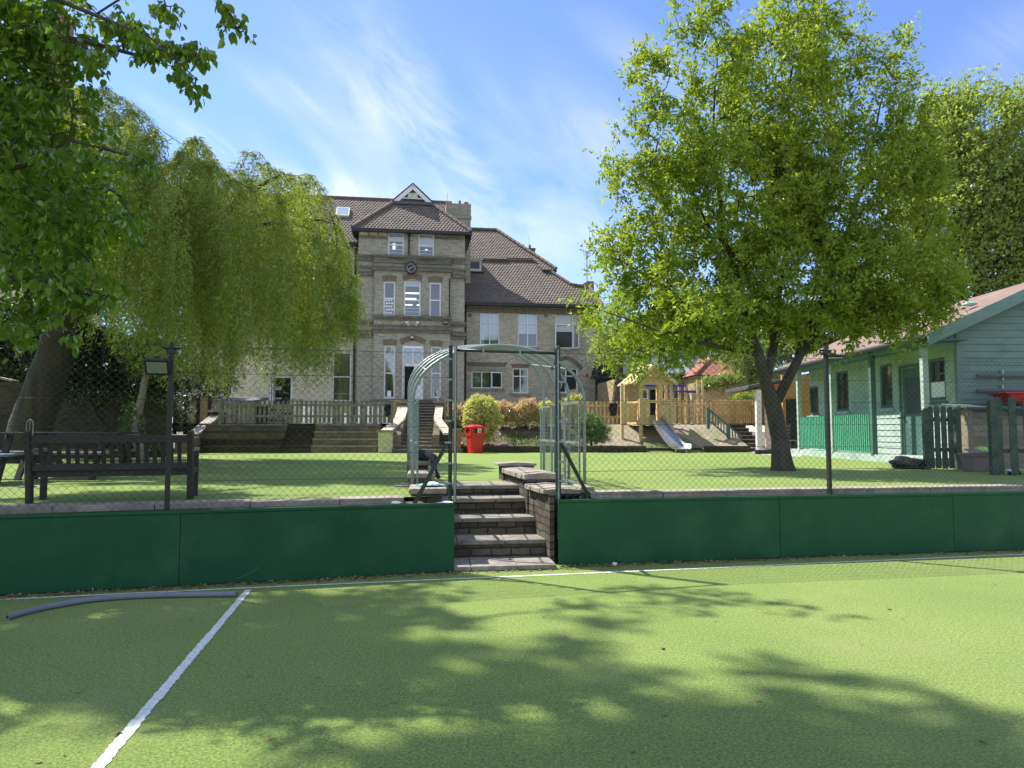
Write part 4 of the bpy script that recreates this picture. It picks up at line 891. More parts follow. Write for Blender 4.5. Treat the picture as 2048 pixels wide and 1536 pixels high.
# antenna on the chimney
an = emp('tv_antenna', tuple(BF.w((a+.3, 3.6, d-.1))), 8.1, 'thin television aerial standing on the right-hand chimney', 'antenna')
q = MB(BF); zt_ = BF.hit(1174, 504, 3.6)[1]; u = BF.hit(1174, 540, 3.6)[0]; q.tube([(u, 3.6, d-.1), (u, 3.6, zt_)], .028, 6); q.build('mast', m_slate, an)
q = MB(BF); q.tube([(u-.05, 3.6, zt_-.35), (u+.05, 3.4, zt_+.02)], .015, 4)
for i in range(6): z = zt_-.3+i*.06; q.tube([(u-.28+.02*i, 3.5, z), (u+.28-.02*i, 3.5, z+.05)], .009, 4)
q.build('yagi', m_slate, an)
# things fixed to the tower
def bolt_on(name, px, py, v, label, cat): u, z = BF.hit(px, py, v); return emp(name, tuple(BF.w((u, v, z))), 8.1, label, cat), u, z
ck, u, z = bolt_on('wall_clock', 822, 536, VC-.17, 'round black wall clock with white numerals on the tower front', 'clock')
cz = z
def disc(q, u, z, r0, r1, v0, v1, n=32, a0=0, a1=2*math.pi):
    V = []
    for i in range(n+1):
        t = a0+(a1-a0)*i/n
        for r_, vv_ in ((r0, v0), (r1, v0), (r1, v1), (r0, v1)): V.append((u+r_*math.cos(t), vv_, z+r_*math.sin(t)))
    q.add(V, [(4*i+j, 4*(i+1)+j, 4*(i+1)+(j+1) % 4, 4*i+(j+1) % 4) for i in range(n) for j in range(4)])
vq = VC-.19
q = MB(BF); q.add([(u+.30*math.cos(t*math.pi/16), vq-.03, z+.30*math.sin(t*math.pi/16)) for t in range(32)], [tuple(range(32))]); disc(q, u, z, .27, .33, vq-.07, vq+.1); q.build('case', m_black, ck)
q = MB(BF); disc(q, u, z, .24, .252, vq-.036, vq-.034); q.build('minute_ring', m_offwhite, ck)
for (txt, h_) in zip(('XII', 'I', 'II', 'III', 'IIII', 'V', 'VI', 'VII', 'VIII', 'IX', 'X', 'XI'), range(12)):
    q = MB(BF); t = math.pi/2-h_*math.pi/6; n_ = len(txt); wdt = .026 if n_ > 2 else .03
    for i, chh in enumerate(txt):
        off = (i-(n_-1)/2)*wdt*.9
        for sl in ((0,) if chh == 'I' else ((-.008, .008) if chh == 'X' else (-.006,))):
            c0 = np.array((math.cos(t), math.sin(t))); tt = np.array((-c0[1], c0[0]))*-1
            if chh == 'V': pr_ = [(-.009, .0), (.009, .0)]
            elif chh == 'X': pr_ = [(-.009, .009), (.009, -.009)]
            else: pr_ = [(0, 0)]
            for s0_, s1_ in pr_:
                A_ = c0*.225+tt*(off+s0_); B_ = c0*.175+tt*(off+(s1_ if chh != 'V' else 0)); q.bar((u+A_[0], vq-.034, z+A_[1]), (u+B_[0], vq-.034, z+B_[1]), .006, .004, (0, 1, 0))
    q.build('numeral', m_white, ck)
for L_, ang, wd_ in ((.20, 35, .016), (.16, 215, .024)):
    q = MB(BF); t = R(ang); q.bar((u, vq-.045, z), (u+L_*math.cos(t), vq-.045, z+L_*math.sin(t)), wd_, .006, (0, 1, 0)); q.build('hand', m_white, ck)
for px, s, lb in ((816, -1, 'white security camera left of its pair above the school door, facing left'), (833, 1, 'white security camera right of its pair above the school door, facing right')):
    cc, u, z = bolt_on('security_camera', px, 646, VC-.2, lb, 'camera'); q = MB(BF); q.tube([(u, VC-.3, z+.03), (u+s*.16, VC-.42, z-.03)], .055, 10); q.build('body', m_white, cc)
    q = MB(BF); q.tube([(u+s*.16, VC-.42, z-.03), (u+s*.19, VC-.44, z-.045)], .045, 10); q.build('lens', m_black, cc)
    q = MB(BF); q.tube([(u, VC-.3, z), (u-s*.02, VC-.1, z-.1)], .02, 6); q.lathe((u-s*.02, VC-.14, z-.13), [(.05, 0), (.05, .05)], 8); q.build('bracket', m_white, cc)
ab, u, z = bolt_on('alarm_box', 892, 645, VC-.12, 'small red oval alarm box on the tower right of the cameras', 'alarm')
q = MB(BF); q.add([(u+.20*math.cos(t*math.pi/8), VC-.20, z+.10*math.sin(t*math.pi/8)) for t in range(16)]+[(u+.21*math.cos(t*math.pi/8), VC-.05, z+.11*math.sin(t*math.pi/8)) for t in range(16)], [tuple(range(15, -1, -1))]+[(i, (i+1) % 16, 16+(i+1) % 16, 16+i) for i in range(16)]); q.build('case', m_redd, ab)
q = MB(BF)
for i in range(4): q.box(u-.13+i*.07, u-.09+i*.07, VC-.208, VC-.2, z-.035, z+.035)
q.build('lettering', m_offwhite, ab)
fl, u, z = bolt_on('wall_floodlight', 824, 675, VC-.05, 'small black wall floodlight over the school front door', 'light')
q = MB(BF); q.box(u-.12, u+.12, VC-.16, VC-.01, z-.09, z+.09); q.build('case', m_black, fl); q = MB(BF); q.box(u-.085, u+.085, VC-.168, VC-.161, z-.055, z+.055); q.build('lens', m_offwhite, fl)
ab, u, z = bolt_on('alarm_bell', 1174, 751, VW-.02, 'round red fire bell on the right end of the school wing', 'alarm')
q = MB(BF); disc(q, u, z, .001, .085, VW-.09, VW-.01, 16); q.build('gong', m_red, ab); q = MB(BF); q.box(u-.03, u+.03, VW-.04, VW-.005, z-.15, z-.07); q.build('box', m_offwhite, ab)
# entrance steps in front of the tower and left door
ST = Fr(BF.w((0, 0, 0))[:2], 8.1)
us_, ue_ = BF.hit(800, 806, VC)[0]-.3, BF.hit(856, 806, VC)[0]+.5
es = emp('entrance_steps', tuple(BF.w(((us_+ue_)/2, -3, GZ))), 8.1, 'stone steps climbing to the white front door of the school', 'steps')
zd = BF.hit(825, 805, VC)[1]; n = 8; zt0 = 1.8
for i in range(n):
    z = zt0+(zd-zt0)*(i+1)/n; v = VC-.9-.36*(n-1-i); q = MB(BF); q.box(us_, ue_, v+.01, VC-.01 if i == n-1 else v+.40, GZ, z-.05); q.build('riser', m_mossy, es); q = MB(BF); q.box(us_, ue_, v-.03, VC-.012 if i == n-1 else v+.40, z-.048, z); q.build('tread', m_slab, es)
q = MB(BF); q.tube([(ue_-.05, VC-.9, zd), (ue_-.05, VC-.9, zd+.75), (ue_-.05, VC-3.4, zt0+.8), (ue_-.05, VC-3.4, zt0)], .025, 6); q.build('handrail', m_offwhite, es)
ep = BF.hit(885, 805, VC-1)[0]
q = MB(BF); q.box(ue_, ue_+.45, VC-1.4, VC-.01, GZ, zd+.1); q.build('pier', m_stock_dark, es); q = MB(BF); q.box(ue_-.05, ue_+.5, VC-1.45, VC-.011, zd+.1, zd+.18); q.build('coping', m_coping, es)
# ================================================================ terrace, banks, stairs
TO = G(800, 905.5, LZ); TF = Fr(TO[:2], 3.0); TZ = 1.78
tz = lambda px, py, v=0: TF.hit(px, py, v)
uL_ = tz(395, 880)[0]; uS0, uS1 = tz(795, 880)[0], tz(905, 880)[0]
tag(sheet('terrace_ground', [tuple(TF.w((a, b, 0))[:2]) for a, b in ((uL_-14, 1.0), (uS0-.6, 1.0), (uS0-.6, 2.6), (uS1+.5, 2.6), (uS1+.6, 3.0), (14, 3.0), (14, 40), (-30, 40))], TZ, m_pave))
tw = emp('terrace_wall', tuple(TF.w((uL_/2, .5, LZ))), 3, 'stepped brick terrace wall with stone ledges below the long picket fence', 'wall')
ui0, ui1 = tz(560, 880)[0], tz(622, 880)[0]
ys = [848, 862.5, 877.5, 891.5]
zs_ = [tz(600, y, .0+.2*(3-i))[1] for i, y in enumerate(ys)]
for i, z in enumerate(zs_):
    v = .2*(3-i)+.05; nxt = LZ if i == 3 else zs_[i+1]
    for a, b in ((uL_, ui0), (ui1, uS0-.7)):
        q = MB(TF); q.box(a, b, v, v+1.2-.2*(3-i), nxt-.12 if i < 3 else LZ-.1, z-.05); q.build('wall', m_mossy if a < -9.5 or i > 1 and a == uL_ else m_garden, tw)
        q = MB(TF); q.box(a, b, v-.05, v+.22 if i else 1.2, z-.048, z); q.build('ledge', m_sleeper if a == uL_ and i else m_slab, tw)
n = 8
for i in range(n):
    z = LZ+(zs_[0]-LZ)*(i+1)/n; q = MB(TF); q.box(ui0+.005, ui1-.005, .02+.14*i, .02+.14*(i+1)+.05, LZ-.1, z-.03); q.build('riser', m_mossy, tw); q = MB(TF); q.box(ui0+.005, ui1-.005, -.01+.14*i, .02+.14*(i+1), z-.028, z); q.build('step', m_sleeper, tw)
# pale low wall end by the main stairs
lwz = emp('low_wall', tuple(TF.w((uS0-.9, -.3, LZ))), 3, 'low pale brick block with a worn stone cap left of the main stairs', 'wall')
a, b = tz(757, 880, -.1)[0], tz(785, 880, -.1)[0]
q = MB(TF); q.box(a, b, -.2, .30, LZ-.05, tz(770, 860, -.2)[1]-.07); q.build('wall', m_cream, lwz); q = MB(TF); q.box(a-.05, b+.05, -.25, .34, tz(770, 860, -.2)[1]-.068, tz(770, 860, -.2)[1]); q.build('coping', m_slab, lwz, bevel=.01)
# main stairs
ms = emp('main_stairs', tuple(TF.w(((uS0+uS1)/2, 1, LZ))), 3, 'broad brick stairs from the lawn up to the school terrace', 'steps')
n = 8
for i in range(n):
    z = LZ+(TZ-LZ)*(i+1)/n; v = -.25+.34*i; a = uS0-.12+.055*i; b = uS1+.35-.10*i
    q = MB(TF); q.box(a, b, v+.01, 2.7, LZ-.1, z-.045); q.build('riser', m_garden, ms); q = MB(TF); q.box(a-.01, b+.01, v-.025, v+.38, z-.043, z); q.build('tread', m_slab, ms)
# stair cheeks with pink sloping caps and piers
def cheek(u0, u1, label, sgn):
    e = emp('stair_cheek', tuple(TF.w(((u0+u1)/2, 1.4, LZ))), 3, label, 'wall')
    zt_ = tz(0, 0)[1]; zb_ = LZ+.62; q = MB(TF); q.prismx([(.1, LZ-.05), (2.75, LZ-.05), (2.75, TZ+.60), (2.4, TZ+.60), (1.3, TZ+.12), (.1, zb_-.02)], u0+.03, u1-.03); q.build('wall', m_garden, e)
    q = MB(TF)
    for (va, za, vb, zb2, da, db) in ((.06, zb_, 1.3, TZ+.14, sgn*.42, 0), (1.3, TZ+.14, 2.45, TZ+.62, 0, 0)):
        q.oct([(u0+da, va, za-.02), (u1+da, va, za-.02), (u0+db, vb, zb2-.02), (u1+db, vb, zb2-.02), (u0+da, va, za+.05), (u1+da, va, za+.05), (u0+db, vb, zb2+.05), (u1+db, vb, zb2+.05)])
    q.build('sloping_cap', m_render, e)
    q = MB(TF); q.box(u0-.04, u1+.04, 2.47, 2.86, LZ, TZ+.78); q.build('pier', m_garden, e); q = MB(TF); q.box(u0-.10, u1+.10, 2.41, 2.92, TZ+.782, TZ+.86); q.build('coping', m_coping, e, bevel=.01); return e
cheek(tz(790, 860, 1.5)[0], tz(811, 860, 1.5)[0], 'left cheek wall of the main stairs with a pink sloping cap', -1)
cheek(tz(868, 860, 1.5)[0], tz(884, 860, 1.5)[0], 'right cheek wall of the main stairs with a pink sloping cap', 1)
pr = emp('gate_pier', tuple(TF.w((tz(790, 820, 3.2)[0], 3.2, TZ))), 3, 'square yellow brick pier with a stone cap at the top left of the main stairs', 'pier')
a, b = tz(785, 820, 3.0)[0], tz(797, 820, 3.0)[0]; zt_ = tz(790, 800, 3.0)[1]; q = MB(TF); q.box(a, b, 3.0, 3.4, TZ-.1, zt_-.07); q.build('shaft', m_yellow, pr); q = MB(TF); q.box(a-.06, b+.06, 2.94, 3.46, zt_-.068, zt_); q.build('cap', m_coping, pr)
pr = emp('brick_pier', tuple(TF.w((tz(914, 885, -.1)[0], 0, LZ))), 3, 'low red brick pier with a flat cap beside the red bin', 'pier')
a, b = tz(904, 880, -.2)[0], tz(922, 880, -.2)[0]; zt_ = tz(913, 857, -.2)[1]; q = MB(TF); q.box(a, b, -.2, .5, LZ-.05, zt_-.06); q.build('shaft', m_redbrick, pr); q = MB(TF); q.box(a-.04, b+.04, -.24, .54, zt_-.058, zt_); q.build('cap', m_coping, pr)
# left staircase cheek
a, b = tz(374, 880, 0)[0], tz(396, 880, 0)[0]
e = emp('stair_cheek', tuple(TF.w((a, 1, LZ))), 3, 'brick cheek wall with a pale sloping slab left of the terrace wall', 'wall')
zp = tz(385, 871, 0)[1]; zq = tz(428, 834, 2.2)[1]; ub0, ub1 = tz(420, 840, 2.2)[0], tz(438, 840, 2.2)[0]
q = MB(TF); q.oct([(a, 0, LZ), (b, 0, LZ), (ub0, 2.2, LZ), (ub1, 2.2, LZ), (a, 0, zp-.02), (b, 0, zp-.02), (ub0, 2.2, zq-.02), (ub1, 2.2, zq-.02)]); q.box(a-.25, b+.02, -.35, -.01, LZ, zp-.1); q.build('wall', m_garden, e)
q = MB(TF); q.oct([(a-.02, -.02, zp), (b+.02, -.02, zp), (ub0-.02, 2.2, zq), (ub1+.02, 2.2, zq), (a-.02, -.02, zp+.06), (b+.02, -.02, zp+.06), (ub0-.02, 2.2, zq+.06), (ub1+.02, 2.2, zq+.06)]); q.box(a-.3, b+.06, -.4, -.03, zp-.098, zp-.03); q.build('sloping_cap', m_coping, e)
q = MB(TF); q.box(ub0+.05, ub1+.15, 2.22, 2.6, TZ-.3, zq+.18); q.build('pier', m_mossy, e); q = MB(TF); q.box(ub0-.1, ub1+.22, 2.16, 2.66, zq+.182, zq+.26); q.build('coping', m_coping, e)
# bank on the right
bs = [tz(925, 880)[0], tz(1475, 880)[0]]
def bank(name, pts_px, mat, bumpy=.05, seed=1, kind='structure'):
    """lofted slope between front edge and back edge given in the terrace frame"""
    rg = np.random.default_rng(seed); (ua, ub, va, vb, za, zb) = pts_px; nu, nv = int((ub-ua)/.15)+2, 16; V = []
    for j in range(nv):
        for i in range(nu):
            u = ua+(ub-ua)*i/(nu-1); t = j/(nv-1); s_ = t*t*(3-2*t); V.append(TF.w((u, va+(vb-va)*t, za+(zb-za)*s_+(rg.normal()*bumpy*.35 if 0 < j < nv-1 else 0))))
    q = MB(); q.add(V, [(j*nu+i, j*nu+i+1, (j+1)*nu+i+1, (j+1)*nu+i) for j in range(nv-1) for i in range(nu-1)], True); return tag(q.build(name, mat, smooth=True), kind=kind)
uk0, uk1, uk2, uk3 = tz(886, 895)[0], tz(1283, 895, .6)[0], tz(1390, 895, 1)[0], tz(1478, 895, 1)[0]
VB = 3.0
bank('planted_bank', (uk0, tz(1180, 880)[0], .25, VB, .95, TZ+.02), m_soil, .10, 1); bank('gravel_bank', (tz(1180, 880)[0]-.02, uk3+.2, .25, VB, .93, TZ+.02), m_gravel, .05, 2)
tag(sheet('bank_toe', [tuple(TF.w(p)[:2]) for p in ((uk0, .02, 0), (uk3+.2, .02, 0), (uk3+.2, .27, 0), (uk0, .27, 0))], .932, m_gravel))
for (a, b, va, vb, lb) in ((uk0, uk1, -.06, -.02, 'dark sleeper edging the bank left of the slide'), (uk2, uk3, -.02, -.06, 'dark sleeper edging the bank right of the slide')):
    q = MB(TF); q.box(a, b, -.10, .04, LZ-.04, LZ+.22); tag(q.build('sleeper_edging', m_sleeper, bevel=.01), lb, 'edging')
q = MB(TF); q.add([(uk1-.05, -.12, LZ+.006), (uk2+.1, -.12, LZ+.006), (uk2-.3, 1.3, 1.30), (uk1+.2, 1.3, 1.30)], [(0, 1, 2, 3)]); tag(q.build('slide_mat', turf_mat('worn_turf', (.13, .15, .06), (.20, .20, .09), (.26, .25, .12), .9)), kind='structure')
# picket fences
def picket(F, u0, u1, v, z0, h, label, mat, pw=.085, gap=.075, postn=3, rounded=True, rails=(.3, .78), front=False, vfun=None, zfun=None):
    e = emp('picket_fence', tuple(F.w(((u0+u1)/2, v, z0))), math.degrees(F.a), label, 'fence'); rg = random.Random(int(abs(u0*100)))
    zf_ = zfun or (lambda u: z0); q = MB(F); u = u0+.02; s = -1 if front else 1; sd = -.045 if front else .025
    while u+pw < u1:
        z = zf_(u)+.04+rg.uniform(-.008, .008); t = h+rg.uniform(-.01, .01)
        pts = [(u, z), (u+pw, z), (u+pw, z+t-.05)]+([(u+pw*.85, z+t-.015), (u+pw*.5, z+t), (u+pw*.15, z+t-.015)] if rounded else [(u+pw*.5, z+t)])+[(u, z+t-.05)]
        q.prism(pts, v+sd, v+sd+.018); u += pw+gap
    q.build('pickets', mat, e)
    for f in rails:
        q = MB(F); za, zb_ = zf_(u0)+h*f, zf_(u1)+h*f; q.oct([(u0, v-.02, za), (u1, v-.02, zb_), (u0, v+.02, za), (u1, v+.02, zb_), (u0, v-.02, za+.075), (u1, v-.02, zb_+.075), (u0, v+.02, za+.075), (u1, v+.02, zb_+.075)]); q.build('rail', mat, e)
    for i in range(postn+1):
        u = u0+(u1-u0)*i/postn; q = MB(F); q.box(u-.05, u+.05, v-.055, v-.021 if not front else v+.06, zf_(u)-.1, zf_(u)+h*.97); q.box(u-.055, u+.055, v-.06, v-.016, zf_(u)+h*.97, zf_(u)+h*.97+.03); q.build('post', mat, e)
    return e
hF = .80
picket(TF, tz(441, 820, .9)[0], tz(784, 820, .9)[0], .9, zs_[0], hF, 'long weathered grey picket fence on top of the terrace wall', m_greywood, postn=3)
picket(TF, tz(885, 820, VB)[0], tz(1248, 820, VB)[0], VB+.08, TZ, hF+.06, 'honey-coloured picket fence behind the bushes, left of the playhouse', m_newwood, postn=5)
picket(TF, tz(1349, 820, VB)[0], tz(1414, 820, VB)[0], VB+.08, TZ, hF+.1, 'short honey-coloured picket fence right of the playhouse', m_newwood, postn=1)
# closeboard panels at the left
e = emp('board_fence', tuple(TF.w((tz(380, 840, 3.5)[0], 3.5, TZ))), 3, 'sunlit tan board fence panel between dark posts at the far left of the terrace', 'fence')
xs = [350, 371, 396, 419]
for a_, b_ in zip(xs, xs[1:]):
    a, b = tz(a_, 840, 3.5)[0], tz(b_, 840, 3.5)[0]; q = MB(TF); n = 5
    for i in range(n): q.box(a+.06+(b-a-.1)*i/n+.004, a+.06+(b-a-.1)*(i+1)/n-.004, 3.5, 3.52, TZ-.3, TZ+1.02)
    q.build('panel', m_newwood, e)
for x in xs: a = tz(x, 840, 3.5)[0]; q = MB(TF); q.box(a-.05, a+.06, 3.42, 3.53, TZ-.4, TZ+1.08); q.build('post', m_sleeper, e)
# dark lean-to roof, lattice and piers by the left door
e = emp('lean_to', tuple(TF.w((tz(450, 800, 9)[0], 9, TZ))), 3, 'low lean-to shelter with a dark roof and slatted front behind the picket fence', 'shelter')
a, b = tz(384, 800, 9)[0], tz(512, 800, 9)[0]; z1_, z0_ = tz(450, 796, 9)[1], tz(450, 806, 9)[1]
q = MB(TF); q.oct([(a, 8.8, z0_), (b, 8.8, z0_), (a, 11, z1_), (b, 11, z1_), (a, 8.8, z0_+.12), (b, 8.8, z0_+.12), (a, 11, z1_+.12), (b, 11, z1_+.12)]); q.build('roof', m_slate, e)
q = MB(TF); n = 26
for i in range(n): u = a+(b-a)*i/n; q.box(u, u+.09, 9.0, 9.03, TZ, z0_)
q.build('slatted_front', m_greywood, e); q = MB(TF); q.box(a, b, 10.8, 10.9, TZ, z0_); q.build('back', m_dark, e)
for px, lb in ((511, 'left'), (590, 'right')):
    e = emp('brick_pier', tuple(TF.w((tz(px, 810, 11)[0], 11, TZ))), 3, f'banded brick pier on the {lb} side of the open dark doorway', 'pier')
    a, b = tz(px-7, 810, 11)[0], tz(px+7, 810, 11)[0]; zt_ = tz(px, 798, 11)[1]; q = MB(TF); q.box(a, b, 11, 11.45, TZ-.1, zt_-.08); q.build('shaft', m_cream, e); q = MB(TF); q.box(a-.08, b+.08, 10.92, 11.53, zt_-.078, zt_); q.build('cap', m_coping, e)
e = emp('lattice_wall', tuple(TF.w((tz(550, 830, 11)[0], 11, TZ))), 3, 'pierced brick parapet with rows of holes between two brick piers', 'wall')
a, b = tz(519, 810, 11.2)[0], tz(583, 810, 11.2)[0]; z0_, z1_ = TZ-.1, tz(550, 812, 11.2)[1]; ops_ = []
for j, y in enumerate((820, 827, 841)):
    zc = tz(550, y, 11.2)[1]
    for i in range(7): u = a+.15+(b-a-.2)*i/7+(.1 if j % 2 else 0); ops_.append((u, u+.13, zc-.055, zc+.055))
q = MB(TF); q.wall(a, b, z0_, z1_, 11.2, ops_, .12); q.build('wall', m_stock, e); q = MB(TF); q.box(a, b, 11.6, 11.65, z0_, z1_); q.build('back', m_dark, e)
for px in (607, 621, 640, 650, 660, 690, 716, 735, 742, 758, 768, 775):
    u = tz(px, 830, 7)[0]; q = MB(TF); w_ = .09 if px < 630 else .06; q.box(u-w_, u+w_, 7, 7.06, TZ, tz(px, 812 if px < 630 or px > 700 else 828, 7)[1]); q.box(u-w_*.4, u+w_*.4, 6.98, 7, TZ+.1, TZ+.5)
    tag(q.build('standing_board', m_white), 'white upright board standing behind the grey picket fence', 'board', 'white upright boards behind the picket fence')
ns = emp('notice_board', tuple(TF.w((tz(878, 812, 3.6)[0], 3.6, TZ))), 3, 'pale blue board on the terrace right of the main stairs', 'board')
a, b, z0_, z1_ = TF.rect((871, 803, 884, 820), 3.6); q = MB(TF); q.box(a, b, 3.6, 3.63, z0_, z1_); q.build('face', pm('pale_blue', (.42, .60, .72), (.38, .55, .66)), ns); q = MB(TF); q.box(a-.03, a, 3.59, 3.64, TZ, z1_); q.box(b, b+.03, 3.59, 3.64, TZ, z1_); q.build('stand', m_offwhite, ns)
def cloth(F, px, py, v, w, h, label, seed=1):
    u, z = F.hit(px, py, v); rg = np.random.default_rng(seed); V = []; nu, nz = 7, 9
    for j in range(nz):
        for i in range(nu): t = j/(nz-1); ww = w*(1-.55*abs(t-.35)); V.append((u+(i/(nu-1)-.5)*ww+.02*math.sin(j*1.3), v-.05-.03*math.sin(i*2.1+j*.7)-rg.random()*.015, z-h*t))
    b_ = len(V); V += [(p[0], p[1]+.03, p[2]) for p in V]; q = MB(F)
    f = [(j*nu+i, j*nu+i+1, (j+1)*nu+i+1, (j+1)*nu+i) for j in range(nz-1) for i in range(nu-1)]
    q.add(V, [x[::-1] for x in f]+[tuple(b_+k for k in x) for x in f]+[(i, i+1, b_+i+1, b_+i) for i in range(nu-1)]); return tag(q.build('jacket', m_navy, smooth=True), label, 'clothing')
cloth(TF, 776, 808, .86, .22, .42, 'dark coat hung on the right end of the grey picket fence', 1); cloth(TF, 1226, 806, VB-.0, .34, .50, 'dark coat hung over the honey picket fence left of the playhouse', 2)
# ---------------------------------------------------------------- red bin
bx, by, _ = G(950, 906, LZ); by -= .15; bx = P(950, 880, by)[0]
rb = emp('litter_bin', (bx, by, LZ), 28, 'bright red hooded litter bin at the far edge of the lawn', 'bin')
RF = Fr((bx, by), 28); k = .86
def octo(r, c): return [(-r, -r+c), (-r+c, -r), (r-c, -r), (r, -r+c), (r, r-c), (r-c, r), (-r+c, r), (-r, r-c)]
def loft(q, rings):
    n = len(rings[0][0]); V = [(x, y, z) for pts, z in rings for x, y in pts]
    q.add(V, [(i*n+j, i*n+(j+1) % n, (i+1)*n+(j+1) % n, (i+1)*n+j) for i in range(len(rings)-1) for j in range(n)]+[tuple(range(n-1, -1, -1)), tuple((len(rings)-1)*n+j for j in range(n))])
q = MB(RF); loft(q, [(octo(.215, .06), LZ), (octo(.235, .06), LZ+.56)]); q.build('body', m_red, rb, bevel=.012)
q = MB(RF); loft(q, [(octo(.255, .09), LZ+.545), (octo(.265, .09), LZ+.60)]); q.build('collar', m_red, rb, bevel=.006)
q = MB(RF)
for i, (s, c) in enumerate(((0, -1), (1, 0), (0, 1), (-1, 0))): pass
hb, ht = LZ+.60, LZ+.86
for ang in range(0, 360, 90):
    ca_, sa_ = math.cos(R(ang)), math.sin(R(ang)); rot = lambda x, y: (x*ca_-y*sa_, x*sa_+y*ca_)
    for (x0, x1, z0, z1) in ((-.262, -.16, hb, ht), (.16, .262, hb, ht), (-.16, .16, hb, hb+.07), (-.16, .16, ht-.035, ht)):
        pts = [rot(x, y) for y in (-.262, -.240) for x in (x0, x1)]; q.add([(*pts[i], z0) for i in range(4)]+[(*pts[i], z1) for i in range(4)], [(0, 2, 3, 1), (4, 5, 7, 6), (0, 1, 5, 4), (2, 6, 7, 3), (0, 4, 6, 2), (1, 3, 7, 5)])
q.build('hood', m_red, rb)
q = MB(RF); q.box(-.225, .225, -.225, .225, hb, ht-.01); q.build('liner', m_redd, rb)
q = MB(RF); loft(q, [(octo(.275, .07), ht), (octo(.265, .07), ht+.03), (octo(.12, .04), ht+.085)]); q.build('lid', m_red, rb, bevel=.008)
q = MB(RF); q.box(-.245, -.225+.47, -.276, -.263, hb+.045, hb+.05); e_ = q
q = MB(RF); q.box(.262, .276, -.19, -.05, hb+.08, hb+.23)
q = MB(RF); q.box(-.262, -.16, -.2645, -.2625, hb+.08, hb+.22)
em = MB(RF); em.box(-.03, .11, -.272, -.266, hb+.075, hb+.225); em.build('emblem', m_offwhite, rb, bevel=.0)
em = MB(RF); c_ = (.045, -.2735); em.box(.035, .05, -.2745, -.2725, hb+.12, hb+.165); em.box(.03, .055, -.2745, -.2725, hb+.175, hb+.2); em.bar((.05, -.2735, hb+.16), (.085, -.2735, hb+.14), .01, .003, (0, 1, 0)); em.bar((.038, -.2735, hb+.12), (.02, -.2735, hb+.09), .01, .003, (0, 1, 0)); em.bar((.047, -.2735, hb+.12), (.06, -.2735, hb+.09), .01, .003, (0, 1, 0)); em.box(.075, .1, -.2745, -.2725, hb+.09, hb+.13); em.build('pictogram', m_black, rb)
# ---------------------------------------------------------------- bench seen from behind
b0 = G(52, 1009, LZ); b1 = G(378, 1000, LZ); bd = b1-b0; ang = math.degrees(math.atan2(bd[1], bd[0])); NF = Fr(b0[:2], ang); BLn = float(np.linalg.norm(bd[:2]))
be = emp('garden_bench', tuple(NF.w((BLn/2, .25, LZ))), ang, 'long dark slatted garden bench seen from behind through the left fence', 'bench')
bh = NF.hit(200, 868, 0)[1]-LZ
rk = .12                                            # the back leans towards us
for u in (.0, BLn):
    q = MB(NF); q.bar((u, .10, LZ), (u, .06, LZ+.36), .055, .06, (1, 0, 0)); q.bar((u, .06, LZ+.36), (u, -.05, LZ+bh+.03), .055, .06, (1, 0, 0)); q.build('leg', m_benchw, be, bevel=.004)
    q = MB(NF); q.box(u-.03, u+.03, .52, .58, LZ, LZ+.53); q.build('leg', m_benchw, be, bevel=.004)
    q = MB(NF); q.box(u-.035, u+.035, .0, .62, LZ+.53, LZ+.57); q.build('armrest', m_oldwood, be, bevel=.008)
    q = MB(NF); q.box(u-.02, u+.02, .12, .52, LZ+.28, LZ+.345); q.build('side_rail', m_benchw, be)
q = MB(NF); q.box(BLn*.14-.03, BLn*.14+.03, .5, .56, LZ, LZ+.33); q.build('leg', m_benchw, be) if False else None
yb = lambda z: .06-(z-.36)*.11/(bh-.33)
for z, h_ in ((bh-.055, .085), (.375, .07)):
    q = MB(NF); q.box(.03, BLn-.03, yb(z)-.018, yb(z)+.018, LZ+z-h_/2, LZ+z+h_/2); q.build('back_rail', m_benchw, be, bevel=.004)
n = 17
for i in range(n):
    u = .03+(BLn-.06)*(i+1)/(n+1); q = MB(NF); q.bar((u, yb(.40), LZ+.405), (u, yb(bh-.1), LZ+bh-.095), .042, .014, (0, 1, 0)); q.build('back_slat', m_benchw, be)
for i in range(5):
    q = MB(NF); q.box(.0, BLn, .10+.10*i, .175+.10*i, LZ+.345, LZ+.368); q.build('seat_slat', m_benchw, be)
q = MB(NF); q.box(0, BLn, .535, .56, LZ+.27, LZ+.34); q.box(0, BLn, .09, .115, LZ+.27, LZ+.34); q.build('seat_rail', m_benchw, be)
# picnic tables behind it
def picnic(x, y, deg, L, label, col=None):
    F = Fr((x, y), deg); e = emp('picnic_table', (x, y, LZ), deg, label, 'table'); q = MB(F)
    for i in range(5): q.box(-L/2, L/2, -.36+.148*i, -.36+.148*i+.135, LZ+.70, LZ+.735)
    q.build('table_top', m_benchw, e)
    for s in (-1, 1):
        q = MB(F)
        for i in range(2): q.box(-L/2, L/2, s*.72-.13+.135*i, s*.72-.13+.135*i+.125, LZ+.40, LZ+.435)
        q.build('seat', col or m_oldwood, e)
        for t in (-1, 1):
            q = MB(F); q.bar((t*(L/2-.25), s*.25, LZ+.70), (t*(L/2-.25), s*.62, LZ), .045, .09, (1, 0, 0)); q.build('leg', m_benchw, e)
    for t in (-1, 1): q = MB(F); q.box(t*(L/2-.25)-.02, t*(L/2-.25)+.02, -.8, .8, LZ+.32, LZ+.39); q.build('cross_beam', m_benchw, e)
    return e
c = P(155, 900, 11.6); picnic(c[0], c[1], 4, 1.6, 'dark timber picnic table standing on the lawn behind the long bench')
